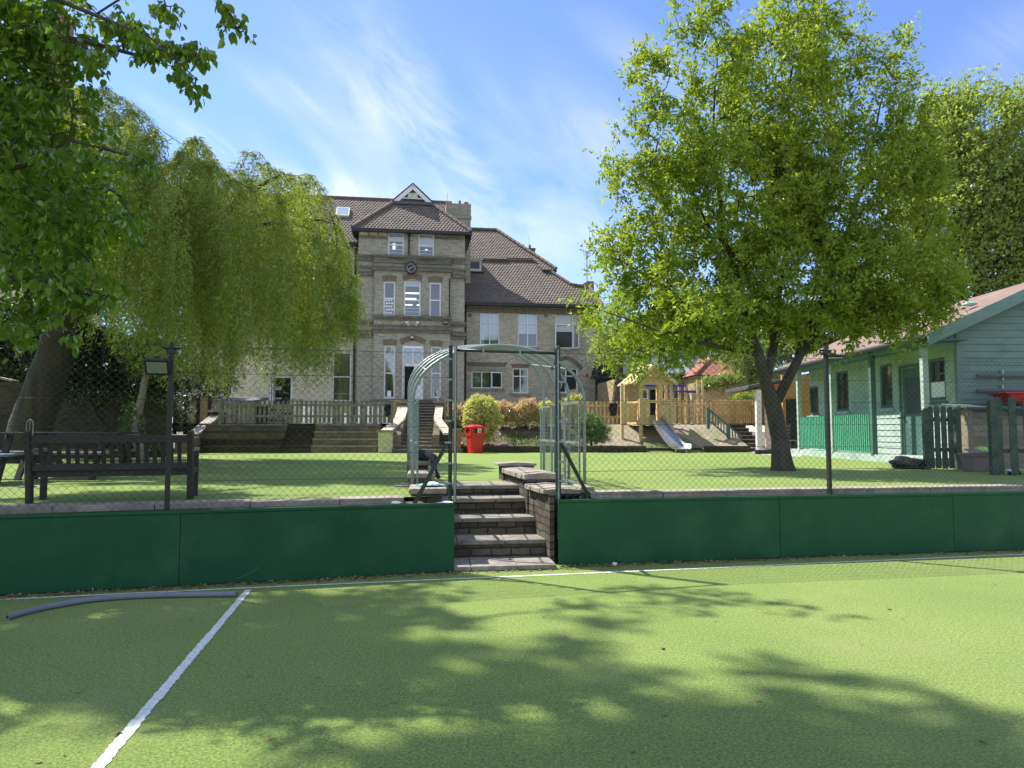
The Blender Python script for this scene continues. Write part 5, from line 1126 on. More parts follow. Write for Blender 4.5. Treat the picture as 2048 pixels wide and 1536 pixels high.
c = P(-40, 900, 10.6); picnic(c[0], c[1], 12, 1.5, 'picnic table with a bluish bench seat at the left edge of the picture', pm('blue_grey', (.16, .24, .30), (.12, .19, .24)))
# scooter-like wire hoop stand behind the bench
c = P(58, 890, 9.6); e = emp('hoop_stand', (c[0], c[1], LZ), 0, 'thin pale wire hoop standing behind the left end of the bench', 'stand')
q = MB(); pts = [(c[0]-.045, c[1], LZ), (c[0]-.045, c[1], LZ+.85)]+[(c[0]+.045*math.cos(t), c[1], LZ+.85+.06*math.sin(t)) for t in np.linspace(math.pi, 0, 7)]+[(c[0]+.045, c[1], LZ)]; q.tube(pts, .007, 5); q.build('hoop', m_galv, e); q = MB(); q.tube([(c[0], c[1], LZ), (c[0], c[1], LZ+.91)], .005, 5); q.box(c[0]-.09, c[0]+.09, c[1]-.05, c[1]+.05, LZ, LZ+.02); q.build('rod', m_galv, e)
# ---------------------------------------------------------------- pipe on the court
pts = [(15, 1234), (60, 1221), (130, 1207), (200, 1197), (280, 1191.5), (380, 1189), (473, 1188)]
pw = [G(x, y, .028) for x, y in pts]; pw = [p for p in pw]
dens = []
for i in range(len(pw)-1):
    p0, p1, p2, p3 = pw[max(i-1, 0)], pw[i], pw[i+1], pw[min(i+2, len(pw)-1)]
    for t in np.linspace(0, 1, 8)[:-1]: dens.append(.5*((2*p1)+(-p0+p2)*t+(2*p0-5*p1+4*p2-p3)*t*t+(-p0+3*p1-3*p2+p3)*t**3))
dens.append(pw[-1])
q = MB(); q.tube(dens, .026, 14, False); fp = emp('foam_pipe', tuple((pw[0]+pw[-1])/2*np.array((1, 1, 0))), 0, 'long bent grey foam pipe lying on the court beside the white line', 'pipe')
q.build('tube', m_pipe, fp, smooth=True); q = MB(); q.tube(dens, .017, 10, True); q.build('bore', m_black, fp, smooth=True)
q = MB()
for end, nx in ((dens[0], dens[1]), (dens[-1], dens[-2])):
    d = unit(end-nx); x = unit(np.cross(d, (0, 0, 1.))); y = np.cross(x, d); V = [end+d*.001+r_*(math.cos(t)*x+math.sin(t)*y) for t in np.linspace(0, 2*math.pi, 15)[:-1] for r_ in (.014, .026)]
    q.add(V, [(2*i, 2*i+1, (2*i+3) % 28, (2*i+2) % 28) for i in range(14)], True)
q.build('cut_end', m_pipe, fp)
# ---------------------------------------------------------------- small things
def crumple(c, r, label, mat, cat='litter', name='crumpled_paper', sq=.6, seed=1, sub=3, amp=.35):
    import bmesh
    bm = bmesh.new(); bmesh.ops.create_icosphere(bm, subdivisions=sub, radius=1); rg = np.random.default_rng(seed); ph = rg.random(9)*6; V = []
    for v in bm.verts:
        p = np.array(v.co); k = 1+amp*(.5*math.sin(p[0]*3.1+ph[0])*math.cos(p[1]*3.7+ph[1])+.35*math.sin(p[2]*6+ph[2]+p[0]*4)+.25*math.sin(p[1]*9+ph[3])*math.cos(p[0]*8+ph[4]))
        V.append((c[0]+p[0]*r[0]*k, c[1]+p[1]*r[1]*k, max(c[2], c[2]+r[2]*(p[2]*k*sq+sq*.8))))
    fs = [tuple(x.index for x in f.verts) for f in bm.faces]; bm.free(); return tag(link_mesh(name, V, fs, mat, None, smooth=(sub > 2)), label, cat)
crumple(G(1230, 1131, .0), (.030, .03, .035), 'white crumpled tissue on the court below the right board', m_paper, seed=3, sub=2)
c = bl(BL.hit(792, 1005, .03)[0], .03); crumple((c[0], c[1], .753), (.05, .022, .03), 'white crumpled tissue on top of the left green board', m_paper, seed=5, sub=2)
u = BL.hit(886, 1004, .03)[0]; q = MB(BL); q.add([(u-.09, -.008, .756), (u+.10, .0, .756), (u+.12, .058, .760), (u-.03, .058, .758), (u+.03, .02, .775)], [(0, 1, 4), (1, 2, 4), (2, 3, 4), (3, 0, 4)]); tag(q.build('paper_sheet', m_paper), 'open sheet of white paper on the left board beside the gate post', 'paper')
c = SF.w((-.80, .80, 0)); F0 = Fr(c[:2], 0); q = MB(F0); q.lathe((0, 0, .872), [(.08, 0), (.15, .015), (.165, .022), (.145, .02), (.09, .008)], 24); pl = emp('plate', (c[0], c[1], .87), 0, 'turquoise and white plate lying on the left stone pier', 'plate'); q.build('dish', m_turq, pl, smooth=True)
q = MB(F0); q.lathe((0, 0, .881), [(.09, 0), (.085, .025), (.05, .04)], 18); q.build('contents', m_paper, pl)
c = SF.w((-.90, 2.42, 0)); crumple((c[0], c[1], 1.11), (.12, .12, .12), 'dark blue jumper bunched on the far left pier of the garden steps', m_navy, 'clothing', 'jumper', .75, 7)
c = SF.w((-.80, 2.25, 0)); q = MB(); q.tube([(c[0]-.05, c[1]-.05, 1.22), (c[0]+.05, c[1]-.14, 1.17), (c[0]+.07, c[1]-.2, .98), (c[0]+.14, c[1]-.30, .90)], [.05, .055, .04, .03], 8, raw=True); tag(q.build('sleeve', m_navy, smooth=True), 'dark sleeve hanging down the left pier of the garden steps', 'clothing')
# leaf litter along the boards and on the court
rg = np.random.default_rng(11); n = 1700; t = rg.random(n); left = rg.random(n) < .5; C = np.zeros((n, 3))
for i in range(n):
    off = -abs(rg.normal())*.07-.015
    x, y = (bl(-6.5*t[i], off) if left[i] else br(8*t[i]**1.3, off)); C[i] = (x, y, .006+rg.random()*.012)
m2 = 130; C2 = np.stack([SF.w((rg.uniform(-.6, .55), -.03-abs(rg.normal())*.05, 0)) for _ in range(m2)]); C2[:, 2] = .008; C = np.concatenate((C, C2)); n = len(C)
D = np.stack((rg.normal(size=n), rg.normal(size=n), np.zeros(n)), 1); U = np.stack((rg.normal(size=n)*.5, rg.normal(size=n)*.5, np.ones(n)), 1)
tag(leaves('leaf_litter', C, D, U, .018+rg.random(n)*.04, .012+rg.random(n)*.02, m_litter, None), kind='stuff')
for i in range(46):
    x, y, _ = G(rg.uniform(60, 2040), rg.uniform(1180, 1530), 0) if i > 7 else G(*[(1132, 1274), (1958, 1480), (1777, 1217), (1322, 1300), (240, 1245), (90, 1235), (1990, 1170), (700, 1215)][i], 0)
    s_ = rg.uniform(.015, .034) if i > 3 else .045; o_ = leaves('fallen_leaf', np.array([(x, y, .012)]), rg.normal(size=(1, 3))*(1, 1, .1), np.array([(.3, .2, 1.)]), s_*1.5, s_*.8, m_litter, None, T_BROAD)
    tag(o_, 'small curled dead leaf lying on the green court', 'leaf', 'dead leaves scattered on the court')
C = []
for i in range(90):
    x, y = bl(-6*rg.random(), -.03-.04*rg.random()) if rg.random() < .45 else br(.05+3*rg.random()**2, -.03-.05*rg.random()); C.append((x, y, 0.))
C = np.repeat(np.array(C), 9, 0); n = len(C); D = rg.normal(size=(n, 3))*(1, 1, .4)+(0, 0, .5); C = C+unit(D)*.012; tag(leaves('ground_weeds', C, D, rg.normal(size=(n, 3))+(0, 0, 1.), .018+rg.random(n)*.02, .008+rg.random(n)*.008, m_lmid, None), kind='stuff')
# ================================================================ playhouse, slide and playground
py0 = 25.8; pc = P(1300, 840, py0); PF = Fr(pc[:2], 9); U = lambda px, py=800, v=0: PF.hit(px, py, v)[0]; Zp = lambda py, px=1300, v=0: PF.hit(px, py, v)[1]
ph = emp('playhouse', tuple(PF.w((0, .7, LZ))), 9, 'honey-timber playhouse on posts with a pitched roof at the top of the slide', 'playhouse')
a, b = U(1281), U(1342); zd = Zp(842); ze = Zp(766); zr = Zp(729); dp = 1.35
for (u, v, zb) in ((a, 0, LZ), (b, 0, .95), (a, dp, 1.5), (b, dp, 1.5)):
    q = MB(PF); q.box(u-.055, u+.055, v-.055, v+.055, zb, ze); q.build('post', m_newwood, ph, bevel=.006)
q = MB(PF); q.box(a-.05, b+.05, -.05, dp+.05, zd-.14, zd); q.build('deck', m_newwood, ph)
zrail = Zp(803)
for (u0, u1) in ((a, U(1300)), (U(1318), b)):
    q = MB(PF); n = 4
    for i in range(n): q.box(u0+.056+(u1-u0-.06)*i/n+.004, u0+.056+(u1-u0-.06)*(i+1)/n-.004, -.02, .01, zd, zrail-.05)
    q.build('side_boarding', m_newwood, ph)
q = MB(PF); q.box(a-.05, b+.05, -.075, -.021, zrail-.05, zrail+.05); q.build('rail', m_newwood, ph)
q = MB(PF); q.box(U(1319)-.04, U(1319)+.04, -.03, .05, zd, ze); q.build('post', m_newwood, ph)
for s, u in ((-1, a), (1, b)):
    q = MB(PF)
    for i in range(7): q.box(u-.015, u+.015, .08+.18*i, .16+.18*i, zd+.03, zrail-.04)
    q.build('balustrade', m_newwood, ph); q = MB(PF); q.box(u-.03, u+.03, .057, dp-.057, zrail-.04, zrail+.04); q.build('rail', m_newwood, ph)
ea, eb, um = U(1262, 766)-.02, U(1346, 766)+.05, U(1306, 740)
for s, ue in ((-1, ea), (1, eb)):
    q = MB(PF); n = 5
    for i in range(n):
        t0, t1 = i/n, (i+1)/n-.01; uA, uB = um+(ue-um)*t0, um+(ue-um)*t1; zA, zB = zr+(ze-.04-zr)*t0, zr+(ze-.04-zr)*t1
        q.oct([(uA, -.28, zA), (uB, -.28, zB), (uA, dp+.28, zA), (uB, dp+.28, zB), (uA, -.28, zA+.03), (uB, -.28, zB+.03), (uA, dp+.28, zA+.03), (uB, dp+.28, zB+.03)])
    q.build('roof_boards', m_newwood, ph)
    q = MB(PF); q.bar((um, -.30, zr-.02), (ue, -.30, ze-.06), .03, .12, (0, 0, 1)); q.build('bargeboard', m_newwood, ph)
q = MB(PF); q.prism([(a-.05, ze-.02), (b+.05, ze-.02), (um, zr-.10)], -.03, .0); q.box(a-.05, b+.05, -.07, -.032, ze-.06, ze+.06); q.build('gable', m_newwood, ph)
# side bay left of the playhouse (balcony with rails)
pb = emp('play_balcony', tuple(PF.w((U(1264), .7, LZ))), 9, 'railed timber balcony on the left of the playhouse', 'balcony')
a2, b2 = U(1249), U(1278)
for u in (a2,): q = MB(PF); q.box(u-.05, u+.05, .25, .35, 1.0, ze); q.build('post', m_newwood, pb)
q = MB(PF)
n = 9
for i in range(n): u = a2+.06+(b2-a2-.06)*i/n; q.box(u, u+.05, .28, .30, zd-.02, Zp(808))
q.build('balustrade', m_newwood, pb)
for z in (zd, Zp(808)): q = MB(PF); q.box(a2, b2+.02, .26, .34, z-.04, z+.04); q.build('rail', m_newwood, pb)
# slide
sl = emp('slide', tuple(PF.w((U(1330), -.9, LZ))), 9, 'stainless steel slide running down from the playhouse to the lawn', 'slide')
top = np.array((*PF.w((U(1310, 838), -.06, 0))[:2], zd+.02)); g0 = P(1362, 894, 24.1); bot = np.array((g0[0], 24.1, LZ+.14))
e1_ = bot; dirh = unit((bot-top)*(1, 1, 0)); side = np.array((-dirh[1], dirh[0], 0)); L_ = np.linalg.norm((bot-top)*(1, 1, 0))
prof = [(0, 0), (.05, -.01), (.2, -.17*1), (.4, -.42), (.6, -.66), (.78, -.84), (.88, -.92), (1.0, -.945), (1.14, -.95)]; H_ = top[2]-bot[2]
cl_ = [top+dirh*L_*t+np.array((0, 0, 1))*H_*h_/.95 for t, h_ in prof]; hw = .24; q = MB(); V = []
sec = [(-hw-.02, .16), (-hw, .16), (-hw, .01), (-hw*.6, 0), (hw*.6, 0), (hw, .01), (hw, .16), (hw+.02, .16), (hw+.02, -.02), (-hw-.02, -.02)]
for p in cl_:
    for s_, h_ in sec: V.append(p+side*s_+np.array((0, 0, h_)))
k = len(sec); q.add(V, [(i*k+j, i*k+(j+1) % k, (i+1)*k+(j+1) % k, (i+1)*k+j) for i in range(len(cl_)-1) for j in range(k)]+[tuple(range(k)), tuple((len(cl_)-1)*k+j for j in range(k-1, -1, -1))], True); q.build('chute', m_steel, sl)
q = MB()
for s_ in (-.2, .2): p = cl_[-2]+side*s_; q.tube([p-(0, 0, .02), (p[0], p[1], LZ)], .025, 6, raw=True)
q.build('foot', m_steel, sl)
# climbing frame posts and blue bars to the right
cf = emp('jungle_gym', tuple(PF.w((U(1385, 800, 2.2), 2.2, TZ))), 9, 'round timber posts with blue bars behind the playhouse', 'climbing frame')
for px, zt_, v in ((1359, 772, 2.4), (1372, 770, 2.4), (1396, 760, 2.2), (1406, 758, 2.2), (1323, 764, 2.2), (1332, 762, 2.2), (1283, 764, 2.2)):
    q = MB(PF); u = U(px, 800, v); q.tube([(u, v, TZ), (u, v, Zp(zt_, px, v))], .06, 8); q.build('post', m_newwood, cf, smooth=False)
for x0, x1, y, v in ((1284, 1372, 771, 2.3), (1340, 1407, 783, 2.3)):
    q = MB(PF); z = Zp(y, (x0+x1)/2, v); q.tube([(U(x0, y, v), v, z), (U(x1, y, v), v, z)], .045, 6); q.tube([(U(x0, y, v), v+.3, z), (U(x1, y, v), v+.3, z)], .045, 6); q.build('bar', m_blue, cf)
# green handrail going down beside the stairs
HFm = Fr(P(1440, 860, 26.2)[:2], 5); h0 = lambda px, py, v=0: HFm.hit(px, py, v)
gr = emp('green_railing', tuple(HFm.w((0, 0, 1.2))), 5, 'green sloping railing going down beside the right-hand stairs', 'railing')
(ua, za), (ub, zb) = h0(1416, 817), h0(1479, 870)
for k_, dz in (('handrail', .0), ('bottom_rail', -.42)):
    q = MB(HFm); q.bar((ua, 0, za+dz), (ub, 0, zb+dz), .05, .05); q.build(k_, m_teal, gr)
for i in range(11):
    t = (i+.5)/11; u = ua+(ub-ua)*t; z = za+(zb-za)*t; q = MB(HFm); q.box(u-.018, u+.018, -.02, .02, z-.42, z); q.build('baluster', m_teal, gr)
for t in (.0, .62, 1.0): u = ua+(ub-ua)*t; z = za+(zb-za)*t; q = MB(HFm); q.box(u-.05, u+.05, -.04, .06, z-.75, z+.04); q.build('post', m_teal, gr)
# right-hand stairs and paving
rs = emp('timber_stairs', tuple(P(1500, 890, 26.2)*(1, 1, 0)+(0, 0, LZ)), 0, 'dark flight of stairs at the right between the green railing and the white post', 'steps')
u0, u1 = P(1468, 880, 26)[0], P(1524, 880, 26)[0]; n = 7
for i in range(n):
    z = LZ+(TZ-LZ)*(i+1)/n; q = MB(); q.box(u0, u1, 25.6+.36*i, 25.6+.36*(i+1)+.02, LZ-.1, z-.035); q.build('riser', m_sleeper, rs); q = MB(); q.box(u0, u1, 25.57+.36*i, 25.6+.36*(i+1), z-.033, z); q.build('tread', m_oldwood, rs)
pv = [G(x, y, LZ)[:2] for x, y in ((1448, 897), (1530, 910), (1600, 914), (1640, 893), (1478, 893))]
sheet('paving', [tuple(p) for p in pv], LZ+.005, m_pave)
# bamboo screen fence and yellow wall
picket(Fr(P(1460, 840, 28.5)[:2], 0), P(1424, 840, 28.5)[0]-P(1460, 840, 28.5)[0], P(1508, 840, 28.5)[0]-P(1460, 840, 28.5)[0], 0, TZ, .95, 'fine-slatted pale fence in front of the yellow wall at the top of the stairs', m_newwood, pw=.05, gap=.03, postn=2, rounded=False)
yw = emp('yellow_wall', tuple(P(1450, 840, 31)*(1, 1, 0)+(0, 0, TZ)), 0, 'tall sunlit yellow brick wall stepped up under the climber', 'wall')
WFy = Fr((0, 30.5), -4); a, b = WFy.hit(1422, 800, 0)[0], WFy.hit(1486, 800, 0)[0]; q = MB(WFy); q.prism([(a-.8, TZ-.2), (b, TZ-.2), (b, WFy.hit(1480, 766, 0)[1]), (a+.6, WFy.hit(1440, 772, 0)[1]), (a-.8, WFy.hit(1420, 780, 0)[1])], 0, .3); q.build('wall', m_yellow, yw)
q = MB(WFy); q.box(b-1.1, b+.02, -.02, .32, WFy.hit(1480, 766, 0)[1]-.0, WFy.hit(1480, 766, 0)[1]+.06); q.build('coping', m_redtile, yw)
# single-storey nursery block behind the playhouse
nb = emp('nursery_building', tuple(P(1330, 830, 36)*(1, 1, 0)+(0, 0, TZ)), 6, 'single-storey brick nursery block behind the playhouse with a glazed slate roof', 'building')
NBF = Fr(P(1330, 830, 35)[:2], 6); nu = lambda px, py=790, v=0: NBF.hit(px, py, v)
a, b = nu(1250)[0], nu(1470)[0]; ztop = nu(1340, 753)[1]
wr = [NBF.rect((1283, 777, 1298, 806), 0), NBF.rect((1300, 779, 1314, 830), 0), NBF.rect((1318, 779, 1335, 806), 0), NBF.rect((1343, 780, 1360, 805), 0)]
q = MB(NBF); q.wall(a, b, TZ-.1, ztop, 0, wr); q.box(b-.02, b, .01, 6, TZ, ztop); q.box(a, a+.02, .01, 6, TZ, ztop); q.build('wall', m_yellow, nb)
for i in (0, 2, 3): window(NBF, nb, None, 0, uz=wr[i], rows=(.3,), frame=.08, sill=False, glass=m_glass2)
q = MB(NBF); q.box(wr[1][0]-.1, wr[1][1]+.1, .6, .65, TZ, ztop-.2); q.build('doorway', m_dark, nb)
q = MB(NBF); zf2 = nu(1340, 706)[1]; q.poly([(a-.3, -.4, ztop), (b+.3, -.4, ztop), (b+.3, 3.6, ztop+2.6), (a-.3, 3.6, ztop+2.6)]); q.poly([(a-.3, 3.6, ztop+2.6), (b+.3, 3.6, ztop+2.6), (b+.3, 7, ztop), (a-.3, 7, ztop)]); q.poly([(b+.3, -.4, ztop), (b+.3, 7, ztop), (b+.3, 3.6, ztop+2.6)]); q.build('roof', m_slate, nb)
q = MB(NBF); q.box(a-.3, b+.3, -.5, -.4, ztop-.15, ztop+.05); q.build('gutter', m_black, nb)
m_skyl = pm('roof_glass', (.30, .36, .42), (.24, .29, .35), 3, .3)
for x0 in (1338, 1356, 1374):
    q = MB(NBF); u = nu(x0, 748, -.4)[0]; q.oct([(u, -.3, ztop+.10), (u+.26, -.3, ztop+.10), (u+.0, 3.2, ztop+2.38), (u+.26, 3.2, ztop+2.38), (u, -.33, ztop+.16), (u+.26, -.33, ztop+.16), (u+.0, 3.17, ztop+2.44), (u+.26, 3.17, ztop+2.44)]); q.build('roof_window', m_skyl, nb)
rt = emp('red_roof_building', tuple(P(1430, 760, 33)*(1, 1, 0)+(0, 0, TZ)), 6, 'small building with a steep red tiled hipped roof above the climber', 'building')
RTF = Fr(P(1430, 760, 33)[:2], 6); ru = lambda px, py, v=0: RTF.hit(px, py, v)
(a, za), (b, zb) = ru(1388, 750), ru(1482, 748); (tA, zA), (tB, zB) = ru(1428, 712, 1.6), ru(1446, 712, 1.6)
q = MB(RTF); q.poly([(a, -.2, za), (b, -.2, za), (tB, 1.6, zA), (tA, 1.6, zA)]); q.poly([(a, -.2, za), (tA, 1.6, zA), (tA-.2, 4, zA), (a, 5, za)][::-1]); q.poly([(b, -.2, za), (tB, 1.6, zA), (tB+.2, 4, zA), (b, 5, za)]); q.poly([(tA, 1.6, zA), (tB, 1.6, zA), (tB+.2, 4, zA), (tA-.2, 4, zA)]); rm = brick_mat('red_roof_tiles', (.52, .22, .16), (.38, .15, .11), (.20, .09, .07), (.22, .12, .09), w=.2, h=.13, ms=.018, b=.8)
q.build('roof', rm, rt); ridge(RTF, (a, -.2, za+.05), (tA, 1.6, zA+.05), .08, rt, m_redtile); ridge(RTF, (b, -.2, za+.05), (tB, 1.6, zA+.05), .07, rt, m_galv)
q = MB(RTF); q.box(a+.2, b-.2, .1, 4.5, TZ, za-.01); q.build('wall', m_yellow, rt)
q = MB(RTF); q.box(b+.1, b+2.6, .2, 3, TZ, ru(1500, 742)[1]); q.build('annexe_wall', m_redbrick, rt)
# low back block between school and playhouse with lean-to
bb = emp('back_annexe', tuple(BF.w((U1+8.2, 3, GZ))), 8.1, 'low brick annexe with slate lean-to and dark vent pipes beside the school', 'building')
q = MB(BF); a, b = BF.hit(1192, 730, 2.6)[0], BF.hit(1262, 730, 2.6)[0]; zt_ = BF.hit(1220, 700, 2.6)[1]; q.box(a, b, 2.6, 7, GZ, zt_); q.build('wall', m_wing, bb)
q = MB(BF); q.box(a-.05, b+.1, 2.5, 7.1, zt_, zt_+.12); q.poly([(a-.1, 2.4, zt_+.12), (b+.2, 2.4, zt_+.12), (b+.2, 5, zt_+1.9), (a-.1, 5, zt_+1.9)]); q.build('roof', m_slate, bb)
zl0, zl1 = BF.hit(1220, 772, 1.2)[1], BF.hit(1220, 755, 2.55)[1]; a2_, b2_ = BF.hit(1196, 772, 1.2)[0], BF.hit(1252, 772, 1.2)[0]
q = MB(BF); q.oct([(a2_, 1.2, zl0), (b2_, 1.2, zl0), (a+.05, 2.58, zl1), (b2_-.2, 2.58, zl1), (a2_, 1.2, zl0+.07), (b2_, 1.2, zl0+.07), (a+.05, 2.58, zl1+.07), (b2_-.2, 2.58, zl1+.07)]); q.build('lean_to_roof', m_slate, bb)
q = MB(BF); q.box(a2_, b2_, 1.15, 1.2, zl0-.06, zl0+.05); q.build('fascia', m_offwhite, bb); q = MB(BF); q.box(a2_+.1, b2_, 1.5, 1.6, GZ, zl0-.001); q.build('dark_front', m_black, bb)
for px in (1207, 1222):
    u = BF.hit(px, 745, 2.2)[0]; q = MB(BF); q.tube([(u, 2.2, BF.hit(px, 762, 2.2)[1]), (u, 2.2, BF.hit(px, 735, 2.2)[1])], .09, 8); q.tube([(u+.22, 2.2, BF.hit(px, 760, 2.2)[1]), (u+.22, 2.2, BF.hit(px, 750, 2.2)[1])], .05, 8); q.build('vent_pipe', m_black, bb)
po = emp('notice', tuple(BF.w((BF.hit(1230, 745, 1.45)[0], 1.45, BF.hit(1230, 790, 1.45)[1]))), 8.1, 'small white and blue notice on the dark lean-to front', 'notice')
a, b, c, d = BF.rect((1227, 783, 1233, 793), 1.45); q = MB(BF); q.box(a, b, 1.45, 1.47, c, d); q.build('sheet', m_paper, po); q = MB(BF); q.box(a+.03, b-.03, 1.44, 1.449, c+.08, d-.08); q.build('print', pm('notice_blue', (.25, .35, .65), (.3, .4, .7)), po)
# orange veranda block at the far end of the hut
ob = emp('orange_building', (10.2, 25.6, LZ), 0, 'orange rendered building with a flat veranda roof beyond the green hut', 'building')
q = MB(); q.box(9.3, 14, 24.4, 24.5, LZ, 3.45); q.build('wall', m_orange, ob)
OFx = Fr((0, 27.2), 0); q = MB(); a = P(1532, 800, 27.2)[0]; q.box(a, 14, 27.2, 27.4, LZ, 3.5); q.build('wall', m_orange, ob)
q = MB(); x0 = P(1482, 785, 26.0)[0]; q.oct([(x0, 25.2, 3.02), (11, 25.2, 3.55), (x0, 28, 3.02), (11, 28, 3.55), (x0, 25.2, 3.12), (11, 25.2, 3.65), (x0, 28, 3.12), (11, 28, 3.65)]); q.build('roof', m_slate, ob)
q = MB(); q.oct([(x0+.2, 25.4, 2.96), (11, 25.4, 3.49), (x0+.2, 28, 2.96), (11, 28, 3.49), (x0+.2, 25.4, 3.0), (11, 25.4, 3.53), (x0+.2, 28, 3.0), (11, 28, 3.53)]); q.build('soffit', m_orange, ob)
x1 = P(1519, 850, 25.2)[0]; q = MB(); q.box(x1-.09, x1+.09, 25.2, 25.38, LZ, 2.98); q.build('post', m_white, ob)
x1 = P(1536, 850, 26.8)[0]; q = MB(); q.box(x1-.1, x1+.14, 26.8, 26.85, LZ, 2.7); q.build('door', m_white, ob)
x1 = P(1584, 800, 24.35)[0]; q = MB(); q.box(x1-.2, x1+.25, 24.33, 24.39, LZ+.1, 2.6); q.build('window', m_black, ob)
e = emp('bench_seat', tuple(P(1578, 900, 23.6)*(1, 1, 0)+(0, 0, LZ)), 0, 'small brown slatted bench in front of the orange wall', 'bench')
xa = P(1567, 880, 23.6)[0]; xb = P(1592, 880, 23.6)[0]
for i in range(4): q = MB(); q.box(xa, xb, 23.9, 23.93, LZ+.5+.12*i, LZ+.58+.12*i); q.build('back_slat', m_oldwood, e)
q = MB(); q.box(xa, xb, 23.45, 23.88, LZ+.40, LZ+.44); q.build('seat', m_oldwood, e)
for x in (xa+.05, xb-.05):
    for y in (23.5, 23.86): q = MB(); q.box(x-.03, x+.03, y-.03, y+.03, LZ, LZ+(.98 if y > 23.8 else .40)); q.build('leg', m_benchw, e)
q = MB(); xa, xb = P(1511, 908, 22.9)[0], P(1596, 908, 22.9)[0]; q.tube([(xa, 22.9, LZ+.09), (xb, 22.9, LZ+.09)], .09, 10); tag(q.build('black_roll', m_blackbag, smooth=True), 'long black roll lying on the paving behind the tree trunk', 'roll')
# ================================================================ green hut
HX, HW_, Y0, Y1, FZ, EZ = 8.92, 9.62, 15.25, 22.9, .95, 3.42
hu = emp('green_hut', (HX+2.5, (Y0+Y1)/2, LZ), 0, 'mint green weatherboarded hut with a veranda and pink felt roof', 'hut')
SFr = Fr((HW_, Y1), -90)                        # its u runs towards us along the veranda wall
hw = lambda r: SFr.rect(r, 0)
wins = [hw((1620, 772, 1638, 830)), hw((1673, 742, 1698, 822)), hw((1761, 728, 1786, 816)), hw((1858, 716, 1892, 801))]
door = hw((1806, 716, 1850, 925)); door = (door[0], door[1], FZ, 3.05)
ops_ = wins+[door]
q = MB(SFr); z = FZ; ul = Y1-Y0
# lapped boards: each course leans out at its foot
edges = sorted({0, ul, *[o_[0] for o_ in ops_], *[o_[1] for o_ in ops_]})
while z < EZ+.25:
    z1 = z+.15
    for a, b in zip(edges, edges[1:]):
        um = (a+b)/2; segs_ = [(z, z1)]
        for o_ in ops_:
            if o_[0] < um < o_[1]: segs_ = [s_ for (p, r_) in segs_ for s_ in ((p, min(r_, o_[2])), (max(p, o_[3]), r_)) if s_[1]-s_[0] > .01]
        for (p, r_) in segs_: q.add([(a, -.022+.016*(p-z)/.15, p), (b, -.022+.016*(p-z)/.15, p), (b, -.004, r_), (a, -.004, r_), (a, .1, p), (b, .1, p), (b, .1, r_), (a, .1, r_)], [(0, 1, 2, 3), (0, 4, 5, 1), (4, 7, 6, 5), (3, 2, 6, 7), (1, 5, 6, 2), (0, 3, 7, 4)])
    z = z1
q.build('side_wall', m_mint, hu)
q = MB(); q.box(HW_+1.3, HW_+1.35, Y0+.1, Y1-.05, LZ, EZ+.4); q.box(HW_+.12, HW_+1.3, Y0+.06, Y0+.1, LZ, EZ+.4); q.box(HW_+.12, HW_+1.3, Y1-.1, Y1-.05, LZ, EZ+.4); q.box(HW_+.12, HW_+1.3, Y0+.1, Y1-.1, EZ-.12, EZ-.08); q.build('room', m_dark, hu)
for i, o_ in enumerate(wins):
    window(SFr, hu, None, 0, uz=o_, frame=.06, dep=.03, sill=False, room=False, fm=m_teal if i < 3 else m_teal, lights=((.1, .83, .95, .87),) if i == 2 else (((.0, .84, 1, .90),) if i == 3 else ()))
    q = MB(SFr); q.box(o_[0]-.08, o_[1]+.08, -.07, -.03, o_[2]-.09, o_[2]-.02); q.build('sill', m_mint if i != 3 else m_teal, hu)
o_ = wins[3]; q = MB(SFr); q.box(o_[0]+.05, o_[1]-.05, .01, .02, o_[2]+.06, o_[2]+.42); q.build('window_notice', m_paper, hu)
q = MB(SFr); q.box(door[0], door[1], .02, .05, door[2], door[3]); q.build('door', m_teal, hu, bevel=.003)
dq = MB(SFr); dq.box(door[0]+.12, door[1]-.12, .006, .019, 1.95, 2.8); dq.build('door_pane', m_room, hu)
q = MB(SFr); q.box(door[0]-.07, door[0]-.001, -.05, .05, FZ, 3.12); q.box(door[1]+.001, door[1]+.07, -.05, .05, FZ, 3.12); q.box(door[0], door[1], -.05, .05, 3.051, 3.12); q.build('door_frame', m_teal, hu)
q = MB(SFr); q.box(door[0]+.02, door[0]+.06, -.05, .02, 1.85, 1.87); q.tube([(door[0]-.12, -.06, 1.86), (door[0]+.06, -.06, 1.86)], .015, 6); q.build('door_handle', m_black, hu)
q = MB(); q.box(HX-.04, HW_+.5, Y0+.02, Y1, LZ, FZ); q.build('plinth', m_mint, hu)
posts = [22.05, 19.75, 17.55, 15.32]
for i, y in enumerate(posts):
    q = MB(); w_ = .06; q.box(HX-w_, HX+w_, y-w_, y+w_, FZ-.02, EZ); q.build('veranda_post', m_mint if i in (0, 1, 3) else m_teal, hu, bevel=.004)
for ya, yb_ in ((19.82, 21.98), (17.62, 19.68)):
    bq = MB(); n = int((yb_-ya)/.105)
    for i in range(n): y = ya+(yb_-ya)*(i+.5)/n; bq.box(HX-.015, HX+.015, y-.024, y+.024, FZ+.05, FZ+1.0)
    bq.build('balustrade', m_brightg, hu)
    for z in (FZ+.08, FZ+.95): q = MB(); q.box(HX+.016, HX+.05, ya, yb_, z-.03, z+.03); q.build('rail', m_brightg, hu)
